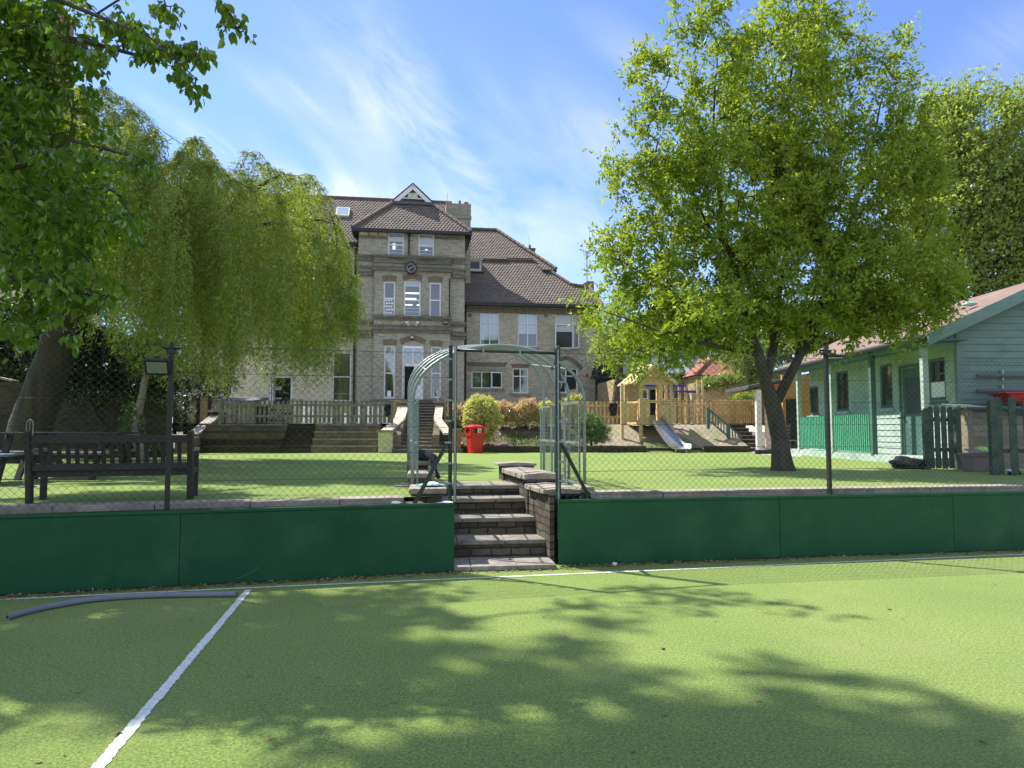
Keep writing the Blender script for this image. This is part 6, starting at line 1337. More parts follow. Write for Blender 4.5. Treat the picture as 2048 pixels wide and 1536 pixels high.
# roof
RP = math.tan(R(24.5)); ov = .18; xe = HX-ov; ze_ = EZ+.10; xr = 11.62; zr = ze_+(xr-xe)*RP; ya_, yb_ = Y0-.42, Y1+.4
q = MB(); q.oct([(xe, ya_, ze_), (xr, ya_, zr), (xe, yb_, ze_), (xr, yb_, zr), (xe, ya_, ze_+.05), (xr, ya_, zr+.05), (xe, yb_, ze_+.05), (xr, yb_, zr+.05)]); XE = 2*xr-xe; q.oct([(xr, ya_, zr), (XE, ya_, ze_), (xr, yb_, zr), (XE, yb_, ze_), (xr, ya_, zr+.05), (XE, ya_, ze_+.05), (xr, yb_, zr+.05), (XE, yb_, ze_+.05)])
q.build('roof', m_pink, hu)
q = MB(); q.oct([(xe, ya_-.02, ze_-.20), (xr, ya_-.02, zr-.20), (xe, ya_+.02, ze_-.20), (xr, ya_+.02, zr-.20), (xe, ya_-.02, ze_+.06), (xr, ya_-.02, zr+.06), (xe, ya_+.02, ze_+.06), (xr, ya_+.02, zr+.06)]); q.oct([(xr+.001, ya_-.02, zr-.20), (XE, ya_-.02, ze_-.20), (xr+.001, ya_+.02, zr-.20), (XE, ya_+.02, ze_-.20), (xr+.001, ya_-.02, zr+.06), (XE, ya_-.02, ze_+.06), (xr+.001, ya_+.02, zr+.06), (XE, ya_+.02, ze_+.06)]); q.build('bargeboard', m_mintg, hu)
q = MB(); q.box(xe-.02, xe+.02, ya_+.03, yb_, ze_-.16, ze_+.01); q.build('fascia', m_teal, hu)
q = MB(); q.tube([(xe-.07, ya_+.05, ze_-.02), (xe-.07, yb_, ze_-.05)], .055, 8); q.tube([(xe-.05, 17.2, ze_-.08), (xe+.1, 17.3, ze_-.2), (HX, 17.4, ze_-.22)], .03, 6); q.build('gutter', m_black, hu)
q = MB(); q.box(xe+.03, HW_, ya_+.05, yb_, EZ+.02, EZ+.05); q.build('veranda_ceiling', m_teal, hu)
# gable wall facing us
GFm = Fr((HW_, Y0), 0); q = MB(GFm); z = FZ-.1
while z < zr-.1:
    xa = max(0, (z+.15-ze_)/RP+xe-HW_+.05) if z+.15 > ze_+(HW_-xe)*RP-.25 else 0; 
    XR = 2*(xr-HW_); xa = min(xa, XR/2-.05)
    if xa < XR/2: q.add([(xa, -.022, z), (XR-xa, -.022, z), (XR-xa, -.005, z+.148), (xa, -.005, z+.148), (xa, .05, z), (XR-xa, .05, z), (XR-xa, .05, z+.148), (xa, .05, z+.148)], [(0, 1, 2, 3), (0, 4, 5, 1), (3, 2, 6, 7), (0, 3, 7, 4), (1, 5, 6, 2)])
    z += .15
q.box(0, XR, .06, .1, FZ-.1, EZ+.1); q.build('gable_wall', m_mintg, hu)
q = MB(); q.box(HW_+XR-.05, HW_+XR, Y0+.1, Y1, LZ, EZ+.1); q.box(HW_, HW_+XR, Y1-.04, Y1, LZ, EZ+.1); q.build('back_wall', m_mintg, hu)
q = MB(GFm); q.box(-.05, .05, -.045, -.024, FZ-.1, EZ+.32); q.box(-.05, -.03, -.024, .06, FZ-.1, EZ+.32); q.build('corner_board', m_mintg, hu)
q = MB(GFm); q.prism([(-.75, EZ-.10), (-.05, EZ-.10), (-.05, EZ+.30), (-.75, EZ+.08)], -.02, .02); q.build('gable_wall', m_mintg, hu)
for py, lb in ((751, 'upper'), (781, 'lower')):
    x, z = GFm.hit(1955, py, -.12); e = emp('grey_pipe', (HW_+x+1, Y0-.12, z), 0, f'{lb} of two long grey pipes held on brackets on the hut gable', 'pipe')
    q = MB(GFm); q.tube([(x, -.12, z), (x+4.2, -.12, z)], .040, 10); q.build('tube', m_pipe, e, smooth=True)
    for k_ in (.55, 2.2): q = MB(GFm); q.box(x+k_, x+k_+.03, -.10, -.024, z-.1, z+.12); q.build('bracket', m_offwhite, e)
# shelf box, pickets and clutter in front of the gable
pk = lambda px, py, Y: P(px, py, Y)
F14 = Fr((0, 14.55), 0)
picket(Fr((0, 14.6), -4), Fr((0, 14.6), -4).hit(1853, 880, 0)[0], Fr((0, 14.6), -4).hit(1915, 880, 0)[0], 0, LZ-.02, 1.22, 'worn dark green picket panel beside the hut corner', m_dkpick, pw=.10, gap=.025, postn=1, front=True)
picket(Fr((0, 13.1), -6), Fr((0, 13.1), -6).hit(1986, 880, 0)[0], Fr((0, 13.1), -6).hit(2110, 880, 0)[0], 0, LZ-.02, 1.32, 'dark green picket gate at the right edge of the picture', m_dkpick, pw=.12, gap=.11, postn=1, front=True)
pbx = emp('timber_store', tuple(P(1985, 870, 14.4)*(1, 1, 0)+(0, 0, LZ)), 0, 'brown horizontal-boarded timber store against the hut gable', 'store')
a, b = pk(1938, 860, 14.4)[0], pk(2150, 860, 14.4)[0]; zt_ = pk(1990, 820, 14.4)[2]; q = MB(); z = LZ; rr_ = random.Random(4)
while z < zt_-.05: q.box(a, b, 14.4-rr_.random()*.012, 14.44, z, z+.118); z += .126
q.build('front_boards', m_oldwood, pbx); q = MB(); q.box(a-.05, a+.05, 14.36, 14.46, LZ, zt_+.06); q.box(a, a+.04, 14.46, 15.1, LZ, zt_); q.build('post', m_oldwood, pbx)
q = MB(); q.oct([(a-.12, 14.25, zt_+.02), (b, 14.25, zt_+.02), (a-.12, 15.1, zt_+.12), (b, 15.1, zt_+.12), (a-.12, 14.25, zt_+.06), (b, 14.25, zt_+.06), (a-.12, 15.1, zt_+.16), (b, 15.1, zt_+.16)]); q.build('lid', pm('grey_felt', (.10, .13, .13), (.07, .09, .09), 5, .9), pbx, bevel=.01)
ty = emp('red_tray', tuple(P(2045, 805, 14.6)*(1, 1, 0)+(0, 0, zt_+.14)), 0, 'red plastic sand tray lying on top of the timber store', 'tray')
a, b = pk(1996, 800, 14.6)[0], pk(2120, 800, 14.6)[0]; z = zt_+.165
q = MB(); rim = lambda w0, w1, zz: [((a+b)/2+(a-b)/2*w0, 14.35+.3-w1*.3, zz), ((a+b)/2-(a-b)/2*w0, 14.35+.3-w1*.3, zz), ((a+b)/2-(a-b)/2*w0, 14.65+w1*.3, zz), ((a+b)/2+(a-b)/2*w0, 14.65+w1*.3, zz)]
RR = [rim(.72, .7, z), rim(.86, .9, z+.16), rim(1, 1, z+.17), rim(1, 1, z+.20), rim(.86, .88, z+.20), rim(.74, .68, z+.04)]; V = [p for r_ in RR for p in r_]
q.add(V, [(i*4+j, i*4+(j+1) % 4, (i+1)*4+(j+1) % 4, (i+1)*4+j) for i in range(5) for j in range(4)]+[(3, 2, 1, 0), (20, 21, 22, 23)]); q.build('tray', m_red, ty, bevel=.01)
ct = emp('storage_crate', tuple(P(1957, 930, 13.3)*(1, 1, 0)+(0, 0, LZ)), 0, 'mauve plastic storage crate with hinged lid flaps beside the dark pickets', 'crate')
a, b = pk(1931, 930, 13.3)[0], pk(1982, 930, 13.3)[0]; q = MB(); zt2 = LZ+.34; q.oct([(a+.04, 13.14, LZ), (b-.04, 13.14, LZ), (a+.04, 13.44, LZ), (b-.04, 13.44, LZ), (a, 13.1, zt2), (b, 13.1, zt2), (a, 13.48, zt2), (b, 13.48, zt2)]); q.box(a-.02, b+.02, 13.08, 13.5, zt2-.05, zt2-.001); q.build('body', m_mauve, ct, bevel=.008)
q = MB(); q.oct([(a-.03, 13.06, zt2+.0), (b+.03, 13.06, zt2), (a-.03, 13.28, zt2+.07), (b+.03, 13.28, zt2+.04), (a-.03, 13.06, zt2+.015), (b+.03, 13.06, zt2+.015), (a-.03, 13.28, zt2+.085), (b+.03, 13.28, zt2+.055)]); q.build('lid_flap', m_mauve, ct)
F1 = Fr(((a+b)/2+.1, 13.33), 0); q = MB(F1); q.lathe((0, 0, zt2+.02), [(.13, 0), (.125, .04), (.09, .085), (.04, .105), (.002, .108)], 18); tag(q.build('green_bowl', m_lime, smooth=True), 'lime green domed bowl on top of the mauve crate', 'bowl')
crumple(P(1815, 935, 14.2)*(1, 1, 0)+(0, 0, LZ), (.36, .22, .22), 'black rubbish sack slumped at the foot of the hut door', m_blackbag, 'sack', 'rubbish_sack', .6, 9)
crumple(P(2028, 953, 12.3)*(1, 1, 0)+(0, 0, LZ), (.11, .09, .1), 'black and white bag on the lawn by the dark green gate', m_blackbag, 'bag', 'bag', .5, 12, 2)
crumple(P(2021, 951, 12.2)*(1, 1, 0)+(0, 0, LZ+.06), (.04, .04, .05), 'scrap of white paper on the black bag by the gate', m_paper, 'paper', 'paper_scrap', .5, 2, 2)
crumple(P(1939, 612, 15.6), (.14, .12, .10), 'small turquoise ball-shaped bundle stuck on the hut roof edge', m_turq, 'bundle', 'turquoise_bundle', .5, 4)
# ================================================================ left garden wall and far houses
gw = emp('garden_wall', tuple(P(120, 850, 20)*(1, 1, 0)+(0, 0, LZ)), 0, 'old brown garden wall with a swept top in the shade behind the willow trunk', 'wall')
GW = Fr(P(0, 800, 19.5)[:2], 14); g = lambda x, y: GW.hit(x, y, 0)
q = MB(GW); q.prism([(-6, LZ-.1), (g(340, 880)[0], LZ-.1), g(340, 800), g(330, 790), g(183, 789), g(170, 785), g(100, 777), (g(100, 777)[0]-.02, g(30, 770)[1]), g(28, 764), (-6, g(-100, 745)[1])], 0, .3); q.build('wall', m_mossy, gw)
q = MB(GW); p, r_ = g(98, 776), g(182, 789); q.bar((p[0], .1, p[1]+.03), (r_[0], .1, r_[1]+.03), .4, .05); q.build('coping', m_coping, gw)
q = MB(GW); p, r_ = g(-60, 745), g(28, 764); q.bar((p[0], .1, p[1]+.03), (r_[0], .1, r_[1]+.03), .5, .05); q.build('coping', m_coping, gw)
nh = emp('neighbour_house', tuple(P(0, 780, 42)*(1, 1, 0)), 0, 'pale neighbouring house glimpsed behind the trees at the far left', 'house')
q = MB(); a, b = P(-260, 700, 42)[0], P(46, 700, 42)[0]; q.box(a, b, 42, 50, 0, 12); q.build('wall', m_cream, nh); q = MB(); q.prism([(a-.4, 12), (b+.4, 12), ((a+b)/2, 16)], 41.6, 50.4); q.build('roof', m_slate, nh)
chh = emp('tall_chimney', tuple(P(95, 700, 42)*(1, 1, 0)), 0, 'tall brown brick chimney stack showing between leaves at the top left', 'chimney')
q = MB(); a, b = P(82, 50, 43)[0], P(124, 50, 43)[0]; z = P(110, 36, 43)[2]; q.box(a, b, 43, 44.2, 0, z); q.build('stack', m_redbrick, chh); q = MB(); q.box(a-.08, b+.08, 42.9, 44.3, z, z+.25); q.build('cap', m_redbrick, chh)
# ================================================================ vegetation
def tree(name, label, limbs, blobs, n_tips, twigs, per, tl, L, W, wood, leafm, seed, rtip=.006, cat='tree', group=None, tmpl=T_SIMPLE, expo=.45, hang=0., up=.75, droopleaf=0., shell=.35, spread=1., extra=None, rmax=None):
    rng = np.random.default_rng(seed); root = limbs[0][0][0]
    e = emp(name, (root[0], root[1], root[2]), 0, label, cat, group)
    tips = blob_points(rng, blobs, n_tips, shell)
    if extra is not None: tips = np.concatenate((tips, extra))
    tr, E, D = skeleton('trunk', limbs, tips, rtip, wood, e, rng, expo, rmax=rmax)
    C, Ld, Un = spray(rng, E, D, twigs, per, tl, spread, hang, up, L*.25, droopleaf)
    n = len(C); s = .65+.6*rng.random(n)
    leaves('crown', C, Ld, Un, L*s, W*s, leafm, e, tmpl); return e
def limb(pts, Y, jitter=None): return [(P(x, y, Y+(dy if len(r) > 1 else 0)), r[0]) for (x, y, dy, *r) in []] if False else None
def LP(Y, *pts): return [(P(x, y, Y+dy), r) for x, y, dy, r in pts]
# cherry on the lawn
YT = 14.0; base = G(1566, 941, LZ); trunk = [(np.array((base[0], base[1], LZ-.05)), .26), (np.array((base[0]-.01, base[1], LZ+.10)), .21), (np.array((base[0]-.03, base[1], LZ+.3)), .18), (P(1560, 880, YT), .165), (P(1547, 815, YT), .16)]
B = lambda *a: pblob(a[0], a[1], a[2], a[3], YT+a[4], a[5] if len(a) > 5 else None)
limbs = [trunk, LP(YT, (1547, 815, 0, .14), (1532, 765, -.1, .115), (1518, 710, -.2, .10), (1490, 620, -.3, .06), (1450, 480, -.2, .045), (1425, 300, -.4, .026), (1435, 90, -.6, .010)),
         LP(YT, (1547, 815, 0, .12), (1572, 765, .1, .10), (1598, 715, .2, .085), (1640, 610, .5, .065), (1690, 480, .7, .06), (1740, 330, .6, .035), (1770, 180, .5, .012)),
         LP(YT, (1532, 765, -.1, .10), (1548, 690, .3, .08), (1560, 560, .5, .065), (1585, 400, .6, .045), (1575, 200, .4, .028), (1600, 30, .3, .010)),
         LP(YT, (1598, 715, .2, .09), (1640, 650, .6, .055), (1730, 560, .9, .035), (1830, 480, .8, .018)),
         LP(YT, (1518, 710, -.2, .08), (1440, 650, .5, .06), (1340, 580, .9, .04), (1240, 520, 1.0, .02)),
         LP(YT, (1548, 690, .3, .07), (1500, 560, .2, .045), (1400, 420, .3, .028), (1320, 270, 0, .012)),
         LP(YT, (1598, 715, .2, .08), (1650, 600, 1.5, .06), (1700, 450, 2.2, .04), (1740, 250, 2.0, .02)),
         LP(YT, (1518, 710, -.2, .06), (1420, 690, -.9, .04), (1300, 655, -1.1, .02), (1200, 620, -.9, .008))]
blobs = [B(1550, 190, 120, 170, 0), B(1425, 120, 60, 130, -.6), B(1580, 20, 75, 70, 0), B(1660, 110, 60, 90, .4), B(1400, 10, 35, 60, -.6), B(1740, 190, 75, 100, .6), B(1790, 120, 30, 55, .4),
         B(1350, 280, 90, 110, -.8), B(1300, 150, 50, 50, -.8), B(1480, 380, 190, 140, 0), B(1700, 390, 170, 140, .5), B(1820, 300, 60, 110, 0),
         B(1280, 520, 80, 85, .6), B(1400, 590, 160, 95, 0), B(1600, 560, 190, 110, 0), B(1770, 560, 140, 110, -.4), B(1860, 500, 65, 90, -.8), B(1885, 590, 35, 50, -.6), B(1260, 350, 55, 45, -.6), B(1285, 230, 30, 40, -.8),
         B(1330, 680, 90, 50, .2, 1.6), B(1380, 640, 90, 60, 0, 2.2), B(1215, 620, 45, 45, -.6), B(1440, 670, 60, 55, -.4), B(1660, 655, 110, 45, .2), B(1780, 650, 70, 50, -.5), B(1290, 430, 50, 60, 0), B(1235, 500, 30, 35, 0), B(1560, 660, 70, 35, 1.3), B(1255,700,25,25,0)]
sx = [P(x, y, YT+dy) for x, y, dy in ((1205, 318, 0), (1225, 335, 0), (1250, 340, 0), (1185, 490, 0), (1200, 520, 0), (1215, 470, .2), (1262, 235, -.8), (1290, 100, -.8), (1310, 120, -.8), (1168, 600, -.8), (1180, 640, -.8), (1240, 265, -.6), (1725, 40, .5), (1730, 80, .5), (1815, 70, .4), (1805, 110, .4), (1640, 10, .2), (1350, 20, -.6), (1375, 60, -.6), (1230, 730, 0), (1280, 740, .2), (1245, 700, 0), (1878, 620, -.6), (1890, 560, -.6), (1330, 100, -.7), (1348, 60, -.7))]
tree('cherry_tree', 'leafy bright green tree on the lawn in front of the hut', limbs, blobs, 1800, 6, 12, .33, .108, .047, m_bark, m_lrt, 21, rtip=.0042, extra=np.array(sx), hang=.05)
# broad-leaved tree overhanging from the left
YN = 6.6; tb = np.array((-7.9, 7.2, LZ-.03))
lim = [[(tb, .34), (np.array((-7.8, 7.2, 2.2)), .27), (np.array((-7.5, 7.1, 4.2)), .22)],
       [(np.array((-7.5, 7.1, 4.2)), .17), (P(-60, 60, 6.9), .06), (P(100, 75, 6.6), .028), (P(250, 104, 6.4), .018), (P(390, 110, 6.3), .007)],
       [(np.array((-7.5, 7.1, 4.2)), .15), (P(-120, -60, 6.6), .06), (P(70, -20, 6.3), .03), (P(190, 30, 6.2), .018), (P(300, 75, 6.1), .009), (P(395, 160, 6.0), .005)],
       [(np.array((-7.8, 7.2, 2.9)), .14), (P(-80, 330, 6.9), .05), (P(40, 335, 6.7), .025), (P(140, 280, 6.6), .016), (P(300, 320, 6.5), .006)],
       [(np.array((-7.8, 7.2, 2.9)), .12), (P(-60, 560, 6.7), .04), (P(60, 555, 6.6), .02), (P(180, 580, 6.5), .010), (P(235, 600, 6.5), .004)],
       [(np.array((-7.5, 7.1, 4.2)), .16), (np.array((-6.8, 6.9, 6.3)), .12), (np.array((-6.4, 7.4, 7.4)), .05)],
       [(np.array((-7.5, 7.1, 4.2)), .14), (np.array((-7.2, 7.8, 6.6)), .11), (np.array((-6.4, 9.2, 8.4)), .04), (np.array((-5.4, 10.0, 9.0)), .015)],
       [(np.array((-7.5, 7.1, 4.2)), .12), (np.array((-7.4, 5.6, 6.0)), .08), (np.array((-6.6, 4.2, 7.2)), .04)]]
nb_ = [pblob(20, 110, 130, 120, 6.8, .8), pblob(110, 200, 120, 70, 6.7, .6), pblob(40, 330, 110, 120, 6.7, .7), pblob(140, 420, 90, 70, 6.6, .5), pblob(60, 500, 120, 90, 6.6, .6), pblob(150, 560, 70, 50, 6.5, .4), pblob(20, 610, 70, 60, 6.6, .4), pblob(130, 60, 90, 40, 6.5, .5), pblob(-80, 250, 90, 260, 7.0, .8),
       pblob(60, 300, 110, 100, 9.5, 1.3), pblob(120, 420, 90, 80, 10.0, 1.2), pblob(20, 500, 90, 70, 9.0, 1.2), pblob(255, 450, 40, 25, 6.5, .2), pblob(220, 370, 60, 40, 6.6, .3), pblob(30, 20, 90, 70, 6.4, .5)]
ovh = [(-4.6, 10.3, 9.0, 1.4, .6, .4), (-7.4, 10.4, 8.7, 1.5, 1.1, .9), (-8.4, 8.4, 6.8, 1.2, 1.4, 1.3), (-2.8, 9.9, 8.9, .6, .25, .25), (-7.6, 7.6, 7.4, 1.1, .8, .6)]
hang_pts = []
rgb = np.random.default_rng(4)
for seg, dens_ in ((((250, 104), (415, 105)), 16), (((100, 80), (250, 104)), 14), (((330, 120), (400, 178)), 9), (((190, 30), (300, 75)), 14), (((300, 78), (392, 92)), 8), (((300, 10), (345, 30)), 6), (((205, 8), (285, 60)), 9), (((440, 5), (480, 66)), 9), (((330, 0), (345, 12)), 2), (((60, 300), (300, 330)), 26), (((180, 440), (310, 430)), 12), (((60, 560), (235, 600)), 18), (((110, 660), (150, 670)), 2), (((0, 650), (90, 660)), 8)):
    (x0, y0), (x1, y1) = seg
    for _ in range(dens_): t = rgb.random(); hang_pts.append(P(x0+(x1-x0)*t+rgb.normal()*6, y0+(y1-y0)*t+rgb.normal()*7, 6.3+rgb.normal()*.12))
lim.append([(P(190, 30, 6.2), .012), (P(300, -40, 6.2), .010), (P(420, -25, 6.2), .007), (P(480, 55, 6.2), .003)])
rng = np.random.default_rng(31); e = emp('broadleaf_tree', tuple(tb), 0, 'dark broad-leaved tree reaching into the top left over the court', 'tree')
tips = np.concatenate((blob_points(rng, nb_, 820, .1), blob_points(rng, ovh, 420, .15), np.array(hang_pts)))
tr, E, D = skeleton('trunk', lim, tips, .0032, m_bark, e, rng, .46)
nh_ = len(hang_pts); c1, l1, u1_ = spray(rng, E[:-nh_], D[:-nh_], 4, 6, .22, .9, .35, .9, .02, .75); c2, l2, u2_ = spray(rng, E[-nh_:], D[-nh_:], 3, 4, .10, .9, .5, .7, .015, 1.3); C, Ld, Un = np.concatenate((c1, c2)), np.concatenate((l1, l2)), np.concatenate((u1_, u2_)); n = len(C); s = .6+.6*rng.random(n)
leaves('crown', C, Ld, Un, .088*s, .056*s, m_lnear, e, T_BROAD)
# willow
rng = np.random.default_rng(8); YW = 17.0; wb = G(52, 925, LZ)
we = emp('willow_tree', (wb[0], wb[1], LZ), 0, 'large weeping willow with a leaning trunk on the left of the lawn', 'tree')
wl_ = [[(np.array((wb[0], wb[1], LZ-.05)), .62), (np.array((wb[0]+.05, wb[1], LZ+.35)), .50), (P(62, 850, YW), .46), (P(92, 760, YW), .41), (P(118, 680, YW), .39), (P(165, 600, YW), .34), (P(215, 560, YW), .30)],
       LP(YW, (215, 560, 0, .30), (185, 520, .3, .22), (160, 440, .5, .16), (150, 330, .6, .10), (190, 230, .6, .05)),
       LP(YW, (215, 560, 0, .30), (262, 545, -.3, .24), (320, 525, -.5, .17), (400, 470, -.6, .11), (480, 400, -.6, .07), (560, 350, -.4, .03)),
       LP(YW, (262, 545, -.3, .18), (270, 470, .4, .14), (310, 380, .9, .10), (350, 320, 1.2, .05)),
       LP(YW, (165, 600, 0, .16), (90, 540, -1, .12), (40, 440, -1.5, .07)), LP(YW, (215, 560, 0, .16), (280, 500, -2, .12), (370, 420, -3, .06)), LP(YW, (320, 525, -.5, .12), (450, 450, 1.5, .08), (600, 400, 2.2, .04)),
       LP(YW, (400, 470, -.6, .08), (520, 450, -1.2, .05), (640, 440, -1, .02))]
def interp(x, T): return float(np.interp(x, [t[0] for t in T], [t[1] for t in T]))
TOP = [(-60, 210), (60, 180), (150, 165), (215, 172), (270, 200), (305, 235), (325, 300), (345, 330), (375, 275), (400, 272), (425, 300), (450, 340), (475, 330), (490, 292), (520, 298), (545, 335), (580, 345), (620, 340), (650, 375), (672, 430), (695, 490), (712, 620)]
BOT = [(-60, 560), (60, 620), (150, 660), (200, 690), (240, 700), (300, 770), (350, 770), (430, 800), (500, 765), (560, 780), (610, 770), (660, 750), (690, 700), (715, 690), (725, 700)]
BOT = [(x, y+18) for x, y in BOT]
anch = []; LC = []; LD = []; 
nb2 = 360
for i in range(nb2):
    layer = rng.random(); x = rng.uniform(-50, 705)
    if i < 60: x = -30+735*i/59; layer = 0
    t0, b0_ = interp(x, TOP), interp(x, BOT)
    y = t0+8 if layer == 0 else t0+(b0_-t0)*rng.random()**1.3*.72
    edge = min(1, (x+250)/400, (735-x)/210); dy = 0 if layer == 0 else rng.choice((-1.5, 1))*(.5+2.7*edge*rng.random()); A0 = P(x, y, YW+dy); anch.append(A0)
    ln_max = (b0_-y)/F_PX*(YW+dy)+rng.uniform(-.35, .15)
    if x > 650 and layer: ln_max = min(ln_max, rng.uniform(1.2, 2.6))
    ln_max = max(.6, ln_max*(rng.uniform(.55, 1.0) if layer else rng.uniform(.4, .9)))
    ns = int(19+rng.integers(0, 12)) if layer else 15; rad = rng.uniform(.12, .30) if layer else .24; tint = 1
    for k in range(ns):
        an_ = rng.random()*6.283; out = np.array((math.cos(an_), math.sin(an_), 0)); Ls = ln_max*rng.uniform(.55, 1.05); m_ = max(6, int(Ls/.050)); t = (np.arange(m_)+rng.random())/m_
        rr2 = rad*rng.uniform(.3, 1.5); hx = out[0]*rr2; hy = out[1]*rr2
        s_ = 1-np.exp(-t*Ls*3.2); zdrop = t*Ls-.14*np.sin(np.minimum(t*Ls*5, math.pi))*rng.uniform(.4, 1.3); sway = .05*np.sin(t*Ls*1.6+rng.random()*6)
        pts = A0+np.stack((hx*s_+sway+.02*t, hy*s_+.5*sway, -zdrop), 1); LC.append(pts+rng.normal(size=(m_, 3))*.02)
        dd = np.stack((rng.normal(size=m_)*.5+out[0]*.3, rng.normal(size=m_)*.5+out[1]*.3, -np.full(m_, 1.0)+rng.random(m_)*.9), 1); LD.append(dd)
LC = np.concatenate(LC); LD = np.concatenate(LD); n = len(LC)
skeleton('trunk', wl_, np.array(anch), .0035, m_barkd, we, rng, .40)
Un = rng.normal(size=(n, 3))+(0, 0, .25); s = .6+.7*rng.random(n)
leaves('crown', LC, LD, Un, np.minimum(.115*s, .13), .020*s, m_lwil, we, T_THIN)
print('willow leaves', n)
# far trees on the right, behind the hut
def bg_tree(px, pyb, Y, blobs, label, leafm, seed, n=650, L=.16, W=.09, name='tree', tw=4, per=7, tl=.6, zb=TZ):
    b0 = P(px, pyb, Y); b0 = np.array((b0[0], b0[1], zb)); top = min(blobs, key=lambda b: b[1]); c = P(sum(b[0] for b in blobs)/len(blobs), sum(b[1] for b in blobs)/len(blobs), Y)
    lb = [[(b0, .3), (b0*.6+c*.4, .22), (c, .13), (P(top[0], top[1], Y), .03)]]
    tree(name, label, lb, [pblob(x, y, rx, ry, Y+(r_[0] if r_ else 0)) for x, y, rx, ry, *r_ in blobs], n, tw, per, tl, L, W, m_bark, leafm, seed, rtip=.008)
bg_tree(1950, 700, 27, [(1860, 230, 50, 60), (1880, 300, 70, 80), (1870, 430, 90, 110), (1900, 210, 50, 60), (1960, 250, 90, 90), (2040, 210, 50, 50), (2060, 300, 80, 80), (1930, 380, 110, 110), (2040, 430, 110, 120), (1960, 520, 120, 90), (2060, 560, 90, 60), (1860, 330, 60, 100), (1890, 190, 25, 35), (1990, 215, 25, 30), (2110, 400, 90, 150)], 'tall blue-green tree rising behind the hut roof at the right edge', m_lback, 41, n=2600, L=.16, W=.09, name='maple_tree')
bg_tree(1800, 720, 31, [(1800, 560, 90, 60), (1850, 620, 80, 50), (1740, 620, 70, 60), (1900, 560, 60, 40)], 'mid-green tree filling the gap above the hut roof', m_lback, 42, n=500, name='ash_tree')
bg_tree(1660, 740, 29, [(1660, 650, 70, 60), (1600, 700, 50, 40), (1700, 700, 60, 40), (1560, 660, 60, 50)], 'bushy green tree just behind the far end of the hut', m_lmid, 43, n=500, name='ash_tree')
bg_tree(1510, 800, 31, [(1520, 720, 45, 40), (1500, 765, 35, 30), (1480, 700, 45, 35)], 'grey-green tree above the stairs at the right of the yellow wall', m_lback, 44, n=420, L=.10, W=.05, name='olive_tree')
bg_tree(1230, 800, 34, [(1230, 650, 45, 50), (1215, 700, 30, 35), (1260, 700, 40, 30), (1262, 740, 18, 30)], 'grey-green evergreen tree between the school wing and the playhouse', m_lback, 45, n=420, L=.10, W=.05, name='evergreen_tree')
bg_tree(1370, 760, 40, [(1370, 690, 80, 50), (1450, 690, 60, 50), (1300, 680, 60, 50)], 'dark tree crown behind the slate nursery roof', m_lback, 46, n=420, name='lime_tree')
# tall tree standing left of the picture: its broken crown dapples the court
rgp = np.random.default_rng(14); pbl = []
while len(pbl) < 44:
    x, y = rgp.uniform(-16, -7.2), rgp.uniform(8.5, 14.2)
    if y > 12.0 and x > -11.2 or y > 10.9 and x > -8.6: continue
    r_ = rgp.uniform(.38, .74); pbl.append((x, y, rgp.uniform(14.8, 17), r_*1.25, r_*.75, r_*.6))
for _ in range(18):
    r_ = rgp.uniform(.45, .85); pbl.append((rgp.uniform(-17.5, -11.5), rgp.uniform(15, 20), rgp.uniform(15.5, 18), r_*1.3, r_*.8, r_*.6))
pbl += [(-9.6, 9.9, 16, 1.6, .6, .7), (-7.6, 9.6, 16.2, .9, .4, .4)]
tree('plane_tree', 'tall broad tree standing out to the left of the near overhanging tree', [[(np.array((-17, 12, LZ)), .45), (np.array((-16, 12, 6.)), .30), (np.array((-13.5, 11.5, 12)), .12), (np.array((-11.5, 11, 16)), .04)]],
     pbl, 440, 6, 8, .36, .20, .13, m_bark, m_lnear, 90, rtip=.006)
# dark evergreens on the left
def shrub(name, label, blobs, Y, n, L, W, leafm, seed, zb=LZ, stems=None, tw=4, per=7, tl=.22, cat='shrub', rtip=.004, wood=None, shell=.35, base=None):
    c = P(blobs[0][0], blobs[0][1], Y); bp = np.array((c[0], c[1], zb)) if base is None else base
    st_ = stems or [[(bp, .05), (bp*.5+c*.5, .035), (c, .02)]]
    tree(name, label, st_, [pblob(x, y, rx, ry, Y+(r_[0] if r_ else 0), r_[1] if len(r_) > 1 else None) for x, y, rx, ry, *r_ in blobs], n, tw, per, tl, L, W, wood or m_bark, leafm, seed, rtip=rtip, cat=cat, shell=shell)
bp = G(235, 905, LZ)
shrub('holly_tree', 'dark holly tree filling the shade between willow and lamp post', [(190, 720, 90, 60), (270, 730, 80, 60), (130, 740, 60, 45), (240, 780, 90, 30), (320, 760, 40, 40), (170, 680, 70, 40)], 19.2, 900, .085, .05, m_ldark, 51,
      stems=[[(np.array((bp[0], 19.0, LZ)), .12), (P(215, 860, 19), .09), (P(225, 800, 19.1), .07), (P(230, 740, 19.2), .05)], [(P(215, 860, 19), .06), (P(180, 800, 19), .05), (P(150, 740, 19.2), .03)], [(P(215, 860, 19), .05), (P(160, 880, 18.6), .03), (P(120, 905, 18.4), .015)]], cat='tree', tw=5, rtip=.006)
bp = G(262, 925, LZ)
shrub('ivy_stem_tree', 'pale leaning trunk wrapped in ivy left of the lamp post', [(262, 830, 12, 28), (270, 850, 16, 22), (258, 870, 18, 18), (290, 700, 60, 30)], 17.6, 170, .075, .06, m_lmid, 52, stems=[[(np.array((bp[0], 17.6, LZ)), .12), (P(268, 860, 17.6), .10), (P(282, 800, 17.6), .085), (P(292, 750, 17.6), .07), (P(296, 700, 17.6), .05)]], cat='tree', wood=m_barkp, tl=.12)
